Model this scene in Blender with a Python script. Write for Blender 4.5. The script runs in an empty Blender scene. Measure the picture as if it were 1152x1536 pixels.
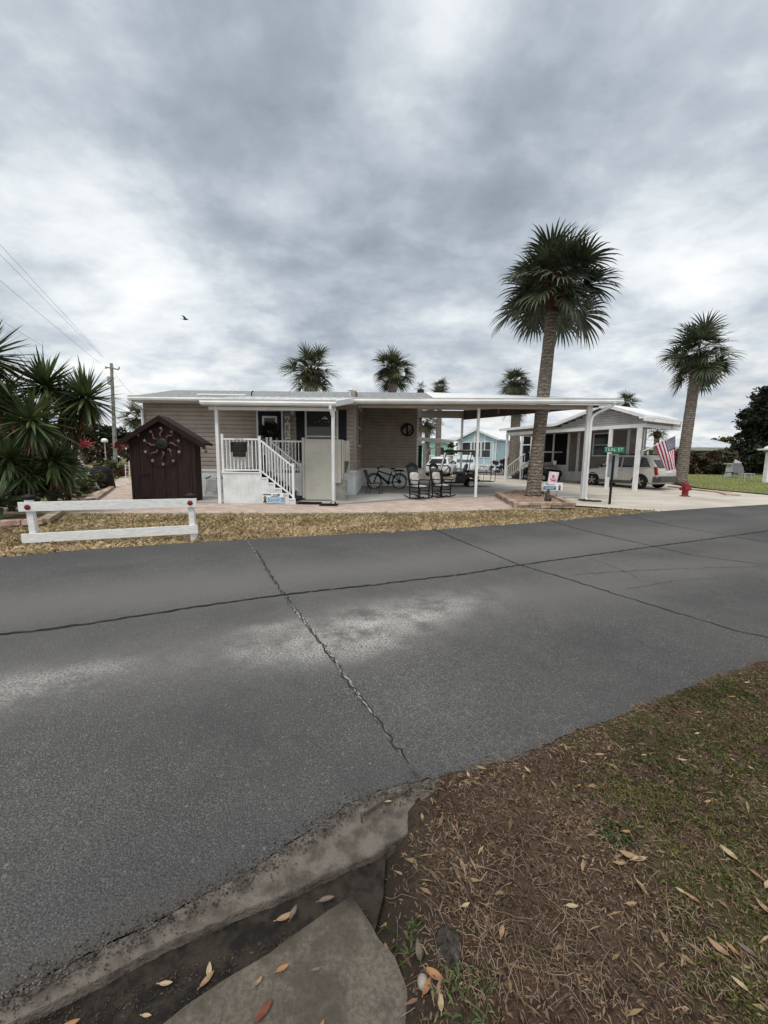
import bpy, bmesh, math, random
from mathutils import Vector, Matrix, noise
R_ = math.radians
random.seed(7)
SC = bpy.context.scene
COL = SC.collection

# ------------------------------------------------------------ camera model
CAM_H, FOC = 1.4, 600.0                       # metres, focal length in pixels of a 1152x1536 picture
PITCH, ROLL = math.atan(78/600), R_(.6)
cp, sp, cr, sr = math.cos(PITCH), math.sin(PITCH), math.cos(ROLL), math.sin(ROLL)
FW = Vector((0, cp, -sp)); RT = Vector((cr, sp*sr, cp*sr)); UP = Vector((-sr, sp*cr, cp*cr))
def g(y): return .018*min(max(0, y-17), 30)   # the lots rise gently away from the road
def ray(x, y): return FW + RT*((x-576)/FOC) + UP*((768-y)/FOC)
def P(x, y, dz=0):                            # ground point seen at a pixel
    d = ray(x, y); t = 5.
    for _ in range(40): t = (g(d.y*t)+dz-CAM_H)/d.z
    return Vector((d.x*t, d.y*t, CAM_H+d.z*t))
def D(x, y, Y):                               # point at depth Y seen at a pixel
    d = ray(x, y); t = Y/d.y
    return Vector((d.x*t, Y, CAM_H+d.z*t))
cam = bpy.data.objects.new('camera', bpy.data.cameras.new('camera')); COL.objects.link(cam)
cam.data.sensor_fit = 'VERTICAL'; cam.data.sensor_height = 36; cam.data.lens = 36*FOC/1536
cam.data.clip_start = .05; cam.data.clip_end = 3000
M = Matrix((RT, UP, -FW)).transposed().to_4x4(); M.translation = (0, 0, CAM_H)
cam.matrix_world = M; SC.camera = cam

# ------------------------------------------------------------ materials
class NT:
    def __init__(s, tree): s.t = tree; s.n = tree.nodes; s.l = tree.links
    def new(s, typ, **kw):
        n = s.n.new(typ)
        for k, v in kw.items(): setattr(n, k, v)
        return n
    def put(s, sock, val):
        if hasattr(val, 'is_linked') or isinstance(val, bpy.types.NodeSocket): s.l.new(val, sock)
        else: sock.default_value = val
    def math(s, op, a, b=0., c=None, clamp=False):
        n = s.new('ShaderNodeMath', operation=op); n.use_clamp = clamp
        s.put(n.inputs[0], a); s.put(n.inputs[1], b)
        if c is not None: s.put(n.inputs[2], c)
        return n.outputs[0]
    def vmath(s, op, a, b=(0, 0, 0)):
        n = s.new('ShaderNodeVectorMath', operation=op); s.put(n.inputs[0], a); s.put(n.inputs[1], b)
        return n.outputs['Value' if op in ('DOT_PRODUCT', 'LENGTH') else 'Vector']
    def noise(s, vec, scale, detail=4, rough=.55, dist=0.):
        n = s.new('ShaderNodeTexNoise'); s.put(n.inputs['Vector'], vec)
        n.inputs['Scale'].default_value = scale; n.inputs['Detail'].default_value = detail
        n.inputs['Roughness'].default_value = rough; n.inputs['Distortion'].default_value = dist
        return n.outputs[0]
    def ramp(s, fac, stops, interp='LINEAR'):
        n = s.new('ShaderNodeValToRGB'); s.put(n.inputs[0], fac); e = n.color_ramp.elements; n.color_ramp.interpolation = interp
        while len(e) < len(stops): e.new(.5)
        for el, (p, c) in zip(e, stops):
            el.position = p; el.color = (c if hasattr(c, '__len__') else (c, c, c))[:3] + (1,) if hasattr(c, '__len__') else (c, c, c, 1)
        return n.outputs[0]
    def mix(s, fac, a, b, blend='MIX'):
        n = s.new('ShaderNodeMix', data_type='RGBA', blend_type=blend)
        s.put(n.inputs[0], fac)
        for sock, v in ((n.inputs[6], a), (n.inputs[7], b)):
            if isinstance(v, tuple): sock.default_value = v[:3]+(1,)
            else: s.l.new(v, sock)
        return n.outputs[2]
    def remap(s, v, a, b, c=0., d=1.):
        n = s.new('ShaderNodeMapRange', interpolation_type='SMOOTHSTEP'); s.put(n.inputs[0], v)
        for i, q in enumerate((a, b, c, d)): n.inputs[i+1].default_value = q
        return n.outputs[0]

def newmat(name):
    m = bpy.data.materials.new(name); m.use_nodes = True
    t = NT(m.node_tree); b = m.node_tree.nodes['Principled BSDF']
    return m, t, b
def pos(t): return t.new('ShaderNodeNewGeometry').outputs['Position']
def objc(t): return t.new('ShaderNodeTexCoord').outputs['Object']
def bump(t, b, h, strength, dist=.01):
    n = t.new('ShaderNodeBump'); n.inputs['Strength'].default_value = strength; n.inputs['Distance'].default_value = dist
    t.put(n.inputs['Height'], h); t.l.new(n.outputs[0], b.inputs['Normal'])
def mat(name, c, rough=.6, var=.12, scale=4, c2=None, bmp=0., bscale=60, metal=0., island=0., spec=None, stretch=None, trans=0.):
    m, t, b = newmat(name); v = objc(t)
    if stretch: v = t.vmath('MULTIPLY', v, stretch)
    n = t.noise(v, scale, 6, .62)
    if c2 is None: c2 = tuple(x*(1-2*var) for x in c); c1 = tuple(min(1, x*(1+var)) for x in c)
    else: c1 = c
    col = t.mix(t.remap(n, .36, .66), c1, c2)
    if island:
        rnd = t.new('ShaderNodeNewGeometry').outputs['Random Per Island']
        hs = t.new('ShaderNodeHueSaturation'); t.l.new(col, hs.inputs['Color'])
        t.put(hs.inputs['Value'], t.math('MULTIPLY_ADD', rnd, 2*island, 1-island))
        t.put(hs.inputs['Hue'], t.math('MULTIPLY_ADD', t.math('FRACT', t.math('MULTIPLY', rnd, 7.13)), .04, .48))
        col = hs.outputs[0]
    t.put(b.inputs['Base Color'], col)
    t.put(b.inputs['Roughness'], t.math('MULTIPLY_ADD', n, .16, max(.02, rough-.08)))
    b.inputs['Metallic'].default_value = metal
    if spec is None: spec = .14 if rough >= .55 else .3
    b.inputs['Specular IOR Level'].default_value = spec
    if bmp: bump(t, b, t.noise(v, bscale, 4), bmp)
    if trans:
        tr = t.new('ShaderNodeBsdfTranslucent'); t.put(tr.inputs[0], col)
        mx = t.new('ShaderNodeMixShader'); mx.inputs[0].default_value = trans
        t.l.new(b.outputs[0], mx.inputs[1]); t.l.new(tr.outputs[0], mx.inputs[2])
        t.l.new(mx.outputs[0], m.node_tree.nodes['Material Output'].inputs[0])
    return m
def glass(name, c=(.02, .022, .025), rough=.06):
    m, t, b = newmat(name); n = t.noise(objc(t), 1.5, 3)
    t.put(b.inputs['Base Color'], t.mix(n, c, tuple(x*1.9 for x in c)))
    b.inputs['Roughness'].default_value = rough; b.inputs['Specular IOR Level'].default_value = .32
    return m

# ------------------------------------------------------------ mesh building
class MB:
    def __init__(s): s.v = []; s.f = []; s.m = []; s.mi = 0; s.cuts = []
    def add(s, vs, fs):
        o = len(s.v); s.v.extend(tuple(p) for p in vs)
        for f in fs: s.f.append([i+o for i in f]); s.m.append(s.mi)
        return s
    def use(s, i): s.mi = i; return s
    def cut(s): s.cuts.append((len(s.v), len(s.f))); return s
    def each(s, name, mats, parent, **k):              # every piece between two cuts becomes an object of its own
        b = [(0, 0)]+s.cuts+[(len(s.v), len(s.f))]
        for (v0, f0), (v1, f1) in zip(b, b[1:]):
            if f1 == f0: continue
            q = MB(); q.v = s.v[v0:v1]; q.f = [[i-v0 for i in f] for f in s.f[f0:f1]]; q.m = s.m[f0:f1]; q.build(name, mats, parent, **k)
    def box(s, x0, x1, y0, y1, z0, z1):
        return s.add([(x, y, z) for z in (z0, z1) for y in (y0, y1) for x in (x0, x1)],
                     [(0, 2, 3, 1), (4, 5, 7, 6), (0, 1, 5, 4), (2, 6, 7, 3), (0, 4, 6, 2), (1, 3, 7, 5)])
    def beam(s, p, q, w, h, up=(0, 0, 1)):
        p, q = Vector(p), Vector(q); d = (q-p).normalized(); u = Vector(up)
        if abs(d.dot(u)) > .98: u = Vector((0, 1, 0))
        a = d.cross(u).normalized(); b = a.cross(d)
        vs = [c + a*(sx*w/2) + b*(sy*h/2) for c in (p, q) for sx, sy in ((-1, -1), (1, -1), (1, 1), (-1, 1))]
        return s.add(vs, [(0, 1, 2, 3), (7, 6, 5, 4), (0, 4, 5, 1), (1, 5, 6, 2), (2, 6, 7, 3), (3, 7, 4, 0)])
    def tube(s, path, r, n=8, cap=True):
        path = [Vector(p) for p in path]; rs = r if hasattr(r, '__len__') else [r]*len(path); rings = []
        a = None
        for i, p in enumerate(path):
            d = (path[min(i+1, len(path)-1)] - path[max(i-1, 0)])
            d = d.normalized() if d.length > 1e-9 else Vector((0, 0, 1))
            if a is None: a = d.orthogonal().normalized()
            else:
                a = a - d*a.dot(d)
                a = a.normalized() if a.length > 1e-6 else d.orthogonal().normalized()
            b = d.cross(a)
            rings.append([p + (a*math.cos(2*math.pi*k/n) + b*math.sin(2*math.pi*k/n))*rs[i] for k in range(n)])
        vs = [v for rg in rings for v in rg]; fs = []
        for i in range(len(path)-1):
            for k in range(n): fs.append((i*n+k, i*n+(k+1) % n, (i+1)*n+(k+1) % n, (i+1)*n+k))
        if cap: fs.append(tuple(range(n))[::-1]); fs.append(tuple((len(path)-1)*n+k for k in range(n)))
        return s.add(vs, fs)
    def lathe(s, prof, c=(0, 0, 0), n=20, axis=(0, 0, 1)):
        ax = Vector(axis).normalized(); a = ax.orthogonal().normalized(); b = ax.cross(a); c = Vector(c)
        vs = [c + ax*z + (a*math.cos(2*math.pi*k/n)+b*math.sin(2*math.pi*k/n))*max(r, 1e-4) for r, z in prof for k in range(n)]
        fs = [(i*n+k, i*n+(k+1) % n, (i+1)*n+(k+1) % n, (i+1)*n+k) for i in range(len(prof)-1) for k in range(n)]
        fs += [tuple(range(n))[::-1], tuple((len(prof)-1)*n+k for k in range(n))]
        return s.add(vs, fs)
    def prism(s, poly, ext):
        e = Vector(ext); n = len(poly); vs = [Vector(p) for p in poly] + [Vector(p)+e for p in poly]
        return s.add(vs, [tuple(range(n))[::-1], tuple(range(n, 2*n))] + [(i, (i+1) % n, n+(i+1) % n, n+i) for i in range(n)])
    def ell(s, c, r, nu=12, nv=8):
        c = Vector(c); vs = []; fs = []
        for j in range(nv+1):
            th = math.pi*j/nv
            for i in range(nu):
                ph = 2*math.pi*i/nu
                vs.append(c + Vector((r[0]*math.sin(th)*math.cos(ph), r[1]*math.sin(th)*math.sin(ph), r[2]*math.cos(th))))
        for j in range(nv):
            for i in range(nu): fs.append((j*nu+i, (j+1)*nu+i, (j+1)*nu+(i+1) % nu, j*nu+(i+1) % nu))
        return s.add(vs, fs)
    def torus(s, c, R, r, axis=(0, 0, 1), n=24, k=8):
        ax = Vector(axis).normalized(); a = ax.orthogonal().normalized(); b = ax.cross(a); c = Vector(c)
        return s.loop([c+(a*math.cos(2*math.pi*i/n)+b*math.sin(2*math.pi*i/n))*R for i in range(n)], r, ax, k)
    def loop(s, pts, r, ax, k=8):
        n = len(pts); vs = []; fs = []; ctr = sum((Vector(p) for p in pts), Vector())/n
        for i, p in enumerate(pts):
            o = (p-ctr).normalized()
            vs += [p + (o*math.cos(2*math.pi*j/k)+ax*math.sin(2*math.pi*j/k))*r for j in range(k)]
        for i in range(n):
            for j in range(k): fs.append((i*k+j, ((i+1) % n)*k+j, ((i+1) % n)*k+(j+1) % k, i*k+(j+1) % k))
        return s.add(vs, fs)
    def strip(s, pts, ws, side):                       # flat tapering blade along pts
        vs = []; fs = []
        for p, w in zip(pts, ws): vs += [p-side*w, p+side*w]
        for i in range(len(pts)-1): fs.append((2*i, 2*i+1, 2*i+3, 2*i+2))
        return s.add(vs, fs)
    def xf(s, loc=(0, 0, 0), rz=0, i0=0):
        c, q = math.cos(rz), math.sin(rz)
        s.v = s.v[:i0] + [(c*x-q*y+loc[0], q*x+c*y+loc[1], z+loc[2]) for x, y, z in s.v[i0:]]
        return s
    def build(s, name, mats, parent=None, local=False, smooth=False, bevel=0.):
        me = bpy.data.meshes.new(name)
        vs = s.v
        if parent is not None and not local:           # world coordinates -> the thing's own
            inv = WM(parent).inverted(); vs = [tuple(inv @ Vector(p)) for p in s.v]
        elif parent is None and not local and vs:      # a one-mesh thing: origin at its base centre
            xs = [p[0] for p in vs]; ys = [p[1] for p in vs]
            off = ((min(xs)+max(xs))/2, (min(ys)+max(ys))/2, min(p[2] for p in vs))
            vs = [(p[0]-off[0], p[1]-off[1], p[2]-off[2]) for p in vs]
        me.from_pydata(vs, [], s.f)
        for m in (mats if isinstance(mats, (list, tuple)) else [mats]): me.materials.append(m)
        me.polygons.foreach_set('material_index', s.m)
        if smooth:
            me.polygons.foreach_set('use_smooth', [True]*len(s.f))
            if smooth == 'auto': me.set_sharp_from_angle(angle=R_(40))
        me.update()
        o = bpy.data.objects.new(name, me); COL.objects.link(o)
        if parent is not None: o.parent = parent
        elif not local and vs: o.location = off
        if bevel:
            md = o.modifiers.new('bevel', 'BEVEL'); md.width = bevel; md.segments = 2; md.limit_method = 'ANGLE'
        return o
def WM(o):
    m = Matrix.LocRotScale(o.location, o.rotation_euler, o.scale)
    return WM(o.parent) @ m if o.parent else m
def tag(o, label=None, cat=None, group=None, kind=None):
    if label: o['label'] = label
    if cat: o['category'] = cat
    if group: o['group'] = group
    if kind: o['kind'] = kind
    return o
def T(name, label, cat, loc=(0, 0, 0), rz=0., group=None):
    o = bpy.data.objects.new(name, None); COL.objects.link(o); o.empty_display_size = .2
    o.location = loc; o.rotation_euler = (0, 0, rz)
    return tag(o, label, cat, group)
def copy_tree(o, parent=None):
    c = o.copy(); COL.objects.link(c)
    if parent: c.parent = parent
    for ch in list(o.children): copy_tree(ch, c)
    return c
def text_into(mb, body, size, origin, ex, ey, depth=.004, spacing=1.):   # lettering laid on a plane
    cu = bpy.data.curves.new('t', 'FONT'); cu.body = body; cu.size = size; cu.align_x = 'CENTER'; cu.align_y = 'CENTER'
    cu.space_character = spacing; cu.resolution_u = 3
    ob = bpy.data.objects.new('t', cu); COL.objects.link(ob); bpy.context.view_layer.update()
    me = bpy.data.meshes.new_from_object(ob.evaluated_get(bpy.context.evaluated_depsgraph_get()))
    ex, ey = Vector(ex).normalized(), Vector(ey).normalized(); nz = ex.cross(ey); o = Vector(origin)
    mb.add([o + ex*v.co.x + ey*v.co.y + nz*depth for v in me.vertices], [tuple(p.vertices) for p in me.polygons])
    bpy.data.objects.remove(ob); bpy.data.meshes.remove(me); bpy.data.curves.remove(cu)

def sheet(name, poly, dz, m, kind='structure', step=4., thick=0.):  # ground sheet following g(y)
    bm = bmesh.new(); f = bm.faces.new([bm.verts.new((p[0], p[1], 0)) for p in poly]); bm.normal_update()
    if f.normal.z < 0: bmesh.ops.reverse_faces(bm, faces=[f])
    bmesh.ops.triangulate(bm, faces=bm.faces[:])
    ys = [p[1] for p in poly]
    for y in (17, 22, 27, 32, 37, 42, 47):
        if min(ys) < y < max(ys):
            bmesh.ops.bisect_plane(bm, geom=bm.verts[:]+bm.edges[:]+bm.faces[:], plane_co=(0, y, 0), plane_no=(0, 1, 0))
    for v in bm.verts: v.co.z = g(v.co.y)+dz
    if thick:
        r = bmesh.ops.extrude_face_region(bm, geom=bm.faces[:])
        for v in [e for e in r['geom'] if isinstance(e, bmesh.types.BMVert)]: v.co.z -= thick
        bmesh.ops.recalc_face_normals(bm, faces=bm.faces[:])
    me = bpy.data.meshes.new(name); bm.to_mesh(me); bm.free(); me.materials.append(m)
    o = bpy.data.objects.new(name, me); COL.objects.link(o)
    if kind: o['kind'] = kind
    return o
def inside(poly, x, y):
    c = False; n = len(poly)
    for i in range(n):
        x0, y0 = poly[i][0], poly[i][1]; x1, y1 = poly[i-1][0], poly[i-1][1]
        if (y0 > y) != (y1 > y) and x < (x1-x0)*(y-y0)/(y1-y0)+x0: c = not c
    return c
def clapboard(mb, p0, p1, z0, z1, course=.155, top=None):   # lapped siding from p0 to p1; top(u) = wall height there
    p0, p1 = Vector((p0[0], p0[1], 0)), Vector((p1[0], p1[1], 0)); L = (p1-p0).length; d = (p1-p0)/L
    n = Vector((d.y, -d.x, 0)); z = z0
    while z < z1-1e-3:
        zt = min(z+course, z1)
        segs = [(0, L)]
        if top:                                       # gable: clip the course to the sloping top
            us = [L*i/160 for i in range(161) if top(L*i/160) > z+course*.5]
            if not us: break
            segs = [(us[0], us[-1])]
        for a, b in segs:
            zm = z+(zt-z)*.7
            pr = ((.001, z), (.032, z), (.026, zm), (.001, zt))    # lip, face, hollow
            vs = [p0+d*u+n*o+Vector((0, 0, h)) for o, h in pr for u in (a, b)]
            mb.add(vs, [(0, 1, 3, 2), (2, 3, 5, 4), (4, 5, 7, 6)])
        z = zt
def ribbed(mb, p0, p1, z0, z1, pitch=.075, dep=.014):       # upright ribbed skirting
    p0, p1 = Vector((p0[0], p0[1], 0)), Vector((p1[0], p1[1], 0)); L = (p1-p0).length; d = (p1-p0)/L; n = Vector((d.y, -d.x, 0))
    k = max(2, int(L/pitch)); pts = []
    for i in range(k):
        for u, o in ((0, 0), (.5, 0), (.58, -dep), (.92, -dep)): pts.append(p0+d*(L*(i+u)/k)+n*o)
    pts.append(p1)
    vs = [p+Vector((0, 0, z)) for p in pts for z in (z0, z1)]
    mb.add(vs, [(2*i, 2*i+2, 2*i+3, 2*i+1) for i in range(len(pts)-1)])

# ------------------------------------------------------------ shared materials
white = mat('white_paint', (.74, .75, .75), .45, .05, 2.5)
white_weather = mat('weathered_white_paint', (.74, .75, .75), .6, c2=(.6, .6, .58), scale=9, bmp=.3, stretch=(1, 1, 6))
alu = mat('white_aluminium', (.72, .73, .73), .38, .06, 1.2)
soffit = mat('soffit_panel', (.46, .43, .39), .6, .05, 1)
tan = mat('tan_vinyl_siding', (.315, .272, .236), .55, .07, 2)
tan_trim = mat('tan_trim', (.27, .23, .195), .5, .06, 3)
skirtw = mat('white_vinyl_skirting', (.68, .70, .71), .5, .07, 2)
shingle = mat('grey_shingle', (.16, .165, .17), .9, c2=(.30, .31, .31), scale=9, bmp=.5)
black = mat('black_paint', (.008, .008, .009), .5, .1, spec=.25)
blackp = mat('black_plastic', (.010, .010, .011), .6, .15, 10, spec=.25)
rubber = mat('rubber', (.016, .016, .016), .8, .2, 8)
steel = mat('grey_steel', (.42, .43, .44), .35, .1, 5, metal=.8)
greym = mat('grey_metal_paint', (.30, .31, .32), .5, .08)
navy = mat('navy_paint', (.008, .009, .018), .5, .1, spec=.25)
darkglass = glass('window_glass'); paleglass = glass('insect_screen', (.10, .105, .11), .5); screen = mat('dark_screen', (.012, .012, .013), .8, .1)
red = mat('red_reflector', (.22, .012, .016), .35, .15)
brown = mat('brown_shed_paint', (.033, .0205, .0185), .6, .14, 5, bmp=.15, bscale=25, stretch=(4, 4, .6))
brown_dk = mat('dark_brown_trim', (.026, .013, .012), .6, .15, 6)
concrete = mat('concrete', (.36, .34, .315), .85, c2=(.27, .255, .235), scale=.9, bmp=.15, bscale=120)
stone = mat('edging_stone', (.42, .33, .26), .85, c2=(.24, .17, .13), scale=5, bmp=.4, bscale=50, island=.25)
BLOBS = [(420, 200, 170, -.16), (700, 260, 180, -.18), (260, 130, 130, -.06), (930, 480, 100, -.2), (480, 460, 140, -.1), (800, 80, 150, -.06), (90, 470, 80, -.05),
 (60, 230, 80, .22), (110, 380, 120, .16), (640, 30, 80, .2), (980, 330, 110, .24), (1130, 260, 120, .14), (330, 520, 110, .08), (430, 330, 60, .12), (1060, 420, 80, .08), (220, 480, 90, .12)]
# ------------------------------------------------------------ sky and light
w = bpy.data.worlds.new('World'); SC.world = w; w.use_nodes = True
t = NT(w.node_tree); bg = w.node_tree.nodes['Background']
SUN_EL, SUN_AZ = R_(60), R_(205)              # azimuth of the sun, clockwise from +Y (behind the viewer)
sky = t.new('ShaderNodeTexSky', sky_type='NISHITA'); sky.sun_disc = False
sky.sun_elevation = SUN_EL; sky.sun_rotation = SUN_AZ
dirv = t.vmath('NORMALIZE', t.new('ShaderNodeTexCoord').outputs['Generated'])
sep = t.new('ShaderNodeSeparateXYZ'); t.l.new(dirv, sep.inputs[0]); dx, dy, dz = sep.outputs
zz = t.math('ADD', t.math('MAXIMUM', dz, 0.), .26)
cmb = t.new('ShaderNodeCombineXYZ'); t.put(cmb.inputs[0], t.math('DIVIDE', dx, zz)); t.put(cmb.inputs[1], t.math('DIVIDE', dy, zz))
cl = cmb.outputs[0]                           # a flat cloud deck seen from below
n1 = t.noise(t.vmath('MULTIPLY', cl, (1, 1.2, 1)), 1.45, 8, .54, .15)
n2 = t.noise(t.vmath('ADD', t.vmath('MULTIPLY', cl, (1, 1.2, 1)), (7.3, 2.1, 0)), 4.3, 9, .58, .15)
n3 = t.noise(t.vmath('ADD', cl, (1.3, 9.1, 3)), .55, 3, .5)
lum = t.math('ADD', t.math('MULTIPLY', n1, 1.75), t.math('ADD', t.math('MULTIPLY', n2, .7), t.math('MULTIPLY', n3, .45)))
lum = t.math('ADD', lum, -.885)
def blob(px, py, rad, amt, val):              # heavier and thinner parts of the deck, by direction
    d = ray(px, py).normalized()
    e = t.math('MULTIPLY', t.math('ADD', t.vmath('DOT_PRODUCT', dirv, tuple(d)), -1.), 2/(rad/600)**2)
    return t.math('MULTIPLY_ADD', t.math('POWER', 2.718, e), amt, val)
for q in BLOBS: lum = blob(*q, lum)
colr = t.ramp(lum, [(0, (.225, .26, .305)), (.28, (.33, .375, .43)), (.50, (.47, .515, .57)), (.72, (.68, .72, .75)), (1, (.90, .91, .91))])
hz = t.remap(dz, .02, .32, 1, 0)
colr = t.mix(t.math('MULTIPLY', hz, .62), colr, t.mix(t.remap(n2, .35, .65), (.54, .60, .67), (.93, .90, .84)))
up = t.remap(dz, .74, .97, 0, 2.2); back = t.remap(t.math('MULTIPLY', dy, -1.), -.1, .6, 0, .55)  # unseen sky overhead and behind brightened to light the scene
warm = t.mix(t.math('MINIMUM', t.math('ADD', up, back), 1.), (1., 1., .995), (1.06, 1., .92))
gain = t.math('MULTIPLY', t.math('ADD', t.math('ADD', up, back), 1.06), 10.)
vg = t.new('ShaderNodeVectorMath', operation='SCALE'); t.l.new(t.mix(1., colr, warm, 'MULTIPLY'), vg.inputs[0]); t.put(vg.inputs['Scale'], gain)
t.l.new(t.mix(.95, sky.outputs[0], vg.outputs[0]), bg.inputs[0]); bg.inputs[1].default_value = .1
sl = bpy.data.lights.new('sun', 'SUN'); so = bpy.data.objects.new('sun', sl); COL.objects.link(so)
sl.energy = 1.3; sl.angle = R_(14); sl.color = (1, .95, .87)
sd = Vector((math.sin(SUN_AZ)*math.cos(SUN_EL), math.cos(SUN_AZ)*math.cos(SUN_EL), math.sin(SUN_EL)))
so.rotation_euler = sd.to_track_quat('Z', 'Y').to_euler(); so.location = (0, -20, 40)
SC.view_settings.view_transform = 'Standard'; SC.view_settings.look = 'None'; SC.view_settings.gamma = 1
SC.view_settings.exposure = .2

# ------------------------------------------------------------ ground
ground_m = mat('lawn_ground', (.085, .095, .035), .95, c2=(.17, .14, .06), scale=.5, bmp=.5, bscale=40)
lawn_m = mat('lawn_green', (.13, .15, .045), .95, c2=(.19, .19, .07), scale=.35, bmp=.5, bscale=60)
deadgrass_m = mat('dead_grass_ground', (.25, .185, .105), .95, c2=(.14, .105, .06), scale=2.2, bmp=.6, bscale=70)

def road_material():
    m, t, b = newmat('asphalt'); p = pos(t)
    sx = t.new('ShaderNodeSeparateXYZ'); t.l.new(p, sx.inputs[0]); X, Y = sx.outputs[0], sx.outputs[1]
    big = t.noise(p, .55, 5, .6, .4); mid = t.noise(p, 5, 5, .7); fine = t.noise(p, 140, 2, .6)
    vo = t.new('ShaderNodeTexVoronoi'); t.l.new(p, vo.inputs['Vector']); vo.inputs['Scale'].default_value = 150
    vr = t.new('ShaderNodeSeparateColor'); t.l.new(vo.outputs['Color'], vr.inputs[0])
    speck = t.math('MULTIPLY', t.remap(vr.outputs[0], .45, 1.), t.remap(vo.outputs['Distance'], .62, .2))
    base = t.mix(t.remap(big, .3, .7), (.072, .070, .069), (.110, .106, .101))
    base = t.mix(t.math('MULTIPLY', t.remap(mid, .42, .72), .35), base, (.125, .122, .118))
    base = t.mix(t.math('MULTIPLY', t.remap(fine, .54, .36), .85), base, (.028, .028, .030))
    lf = t.noise(t.vmath('ADD', p, (5, 8, 0)), .8, 5, .6, .3)
    base = t.mix(t.math('MULTIPLY', t.remap(lf, .56, .70), .5), base, (.055, .055, .057))
    speck = t.math('MULTIPLY', speck, t.remap(lf, .62, .34, .45, 1.15))
    base = t.mix(t.math('MULTIPLY', speck, .8), base, (.33, .32, .305))
    vo2 = t.new('ShaderNodeTexVoronoi'); t.l.new(p, vo2.inputs['Vector']); vo2.inputs['Scale'].default_value = 38
    vr2 = t.new('ShaderNodeSeparateColor'); t.l.new(vo2.outputs['Color'], vr2.inputs[0])
    base = t.mix(t.math('MULTIPLY', t.math('MULTIPLY', t.remap(vr2.outputs[0], .84, 1.), t.remap(vo2.outputs['Distance'], .34, .16)), .3), base, (.36, .35, .33))
    # wheel paths worn a little paler, along the road
    u = t.math('ADD', t.math('MULTIPLY', X, -.4188), t.math('MULTIPLY', Y, .9081))
    wob = t.math('MULTIPLY_ADD', t.noise(p, .7, 3), .6, u)
    for c0, wd, am in ((3.1, 1.0, .45), (4.7, 1.2, .6)):
        e = t.remap(t.math('ABSOLUTE', t.math('SUBTRACT', wob, c0+.3)), wd, 0.)
        base = t.mix(t.math('MULTIPLY', e, am), base, (.165, .157, .147))
    # darker margin beside the near edge and the far edge
    for c0 in (0.75, 7.0):
        e = t.remap(t.math('ABSOLUTE', t.math('SUBTRACT', wob, c0+.3)), 1.1, .1)
        base = t.mix(t.math('MULTIPLY', e, .5), base, (.058, .058, .060))
    # chalky spills, stretched along the road
    spill_n = t.math('MULTIPLY', t.remap(t.noise(t.vmath('ADD', p, (3, 1, 0)), 2.6, 8, .74, .15), .34, .62), t.remap(t.noise(p, 60, 3, .75), .36, .60))
    al = t.math('ADD', t.math('MULTIPLY', X, .9081), t.math('MULTIPLY', Y, .4188))
    for px, py, la, lw, am in ((590, 925, .9, .28, .85), (575, 935, .6, .14, 1.), (545, 965, .55, .2, 1.), (440, 965, .55, .25, .8), (405, 940, .25, .1, .7), (30, 1030, .6, .24, .7), (120, 1010, .4, .12, .35), (640, 905, .9, .3, .45)):
        q = P(px, py); a0 = q.x*.9081+q.y*.4188; u0 = -q.x*.4188+q.y*.9081
        e = t.math('ADD', t.math('POWER', t.math('DIVIDE', t.math('SUBTRACT', al, a0), la), 2.), t.math('POWER', t.math('DIVIDE', t.math('SUBTRACT', u, u0), lw), 2.))
        e = t.math('POWER', 2.718, t.math('MULTIPLY', e, -1.))
        base = t.mix(t.math('MULTIPLY', t.math('MULTIPLY', e, spill_n), am*.68), base, (.56, .54, .51))
    ed = t.math('ADD', u, t.math('ADD', t.math('MULTIPLY', mid, .22), t.math('MULTIPLY', t.noise(p, 30, 3), .10)))
    base = t.mix(t.math('MULTIPLY', t.remap(ed, 1.52, 1.38), .55), base, t.mix(fine, (.11, .092, .075), (.045, .04, .036)))
    # crazed surface near the bottom middle
    vc = t.new('ShaderNodeTexVoronoi', feature='DISTANCE_TO_EDGE'); t.put(vc.inputs['Vector'], t.vmath('ADD', p, (0, 0, 0))); vc.inputs['Scale'].default_value = 17
    q = P(720, 1080); dd = t.vmath('LENGTH', t.vmath('SUBTRACT', p, (q.x, q.y, 0)))
    base = t.mix(t.math('MULTIPLY', t.math('MULTIPLY', t.remap(vc.outputs['Distance'], .05, .0), t.remap(dd, .9, .2)), .35), base, (.2, .195, .185))
    t.put(b.inputs['Base Color'], base); b.inputs['Roughness'].default_value = .82; b.inputs['Specular IOR Level'].default_value = .2
    h = t.math('ADD', t.math('MULTIPLY', fine, .6), t.math('MULTIPLY', vo.outputs['Distance'], -.6))
    bump(t, b, t.math('ADD', h, t.math('MULTIPLY', mid, .8)), 1., .009)
    return m
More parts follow.
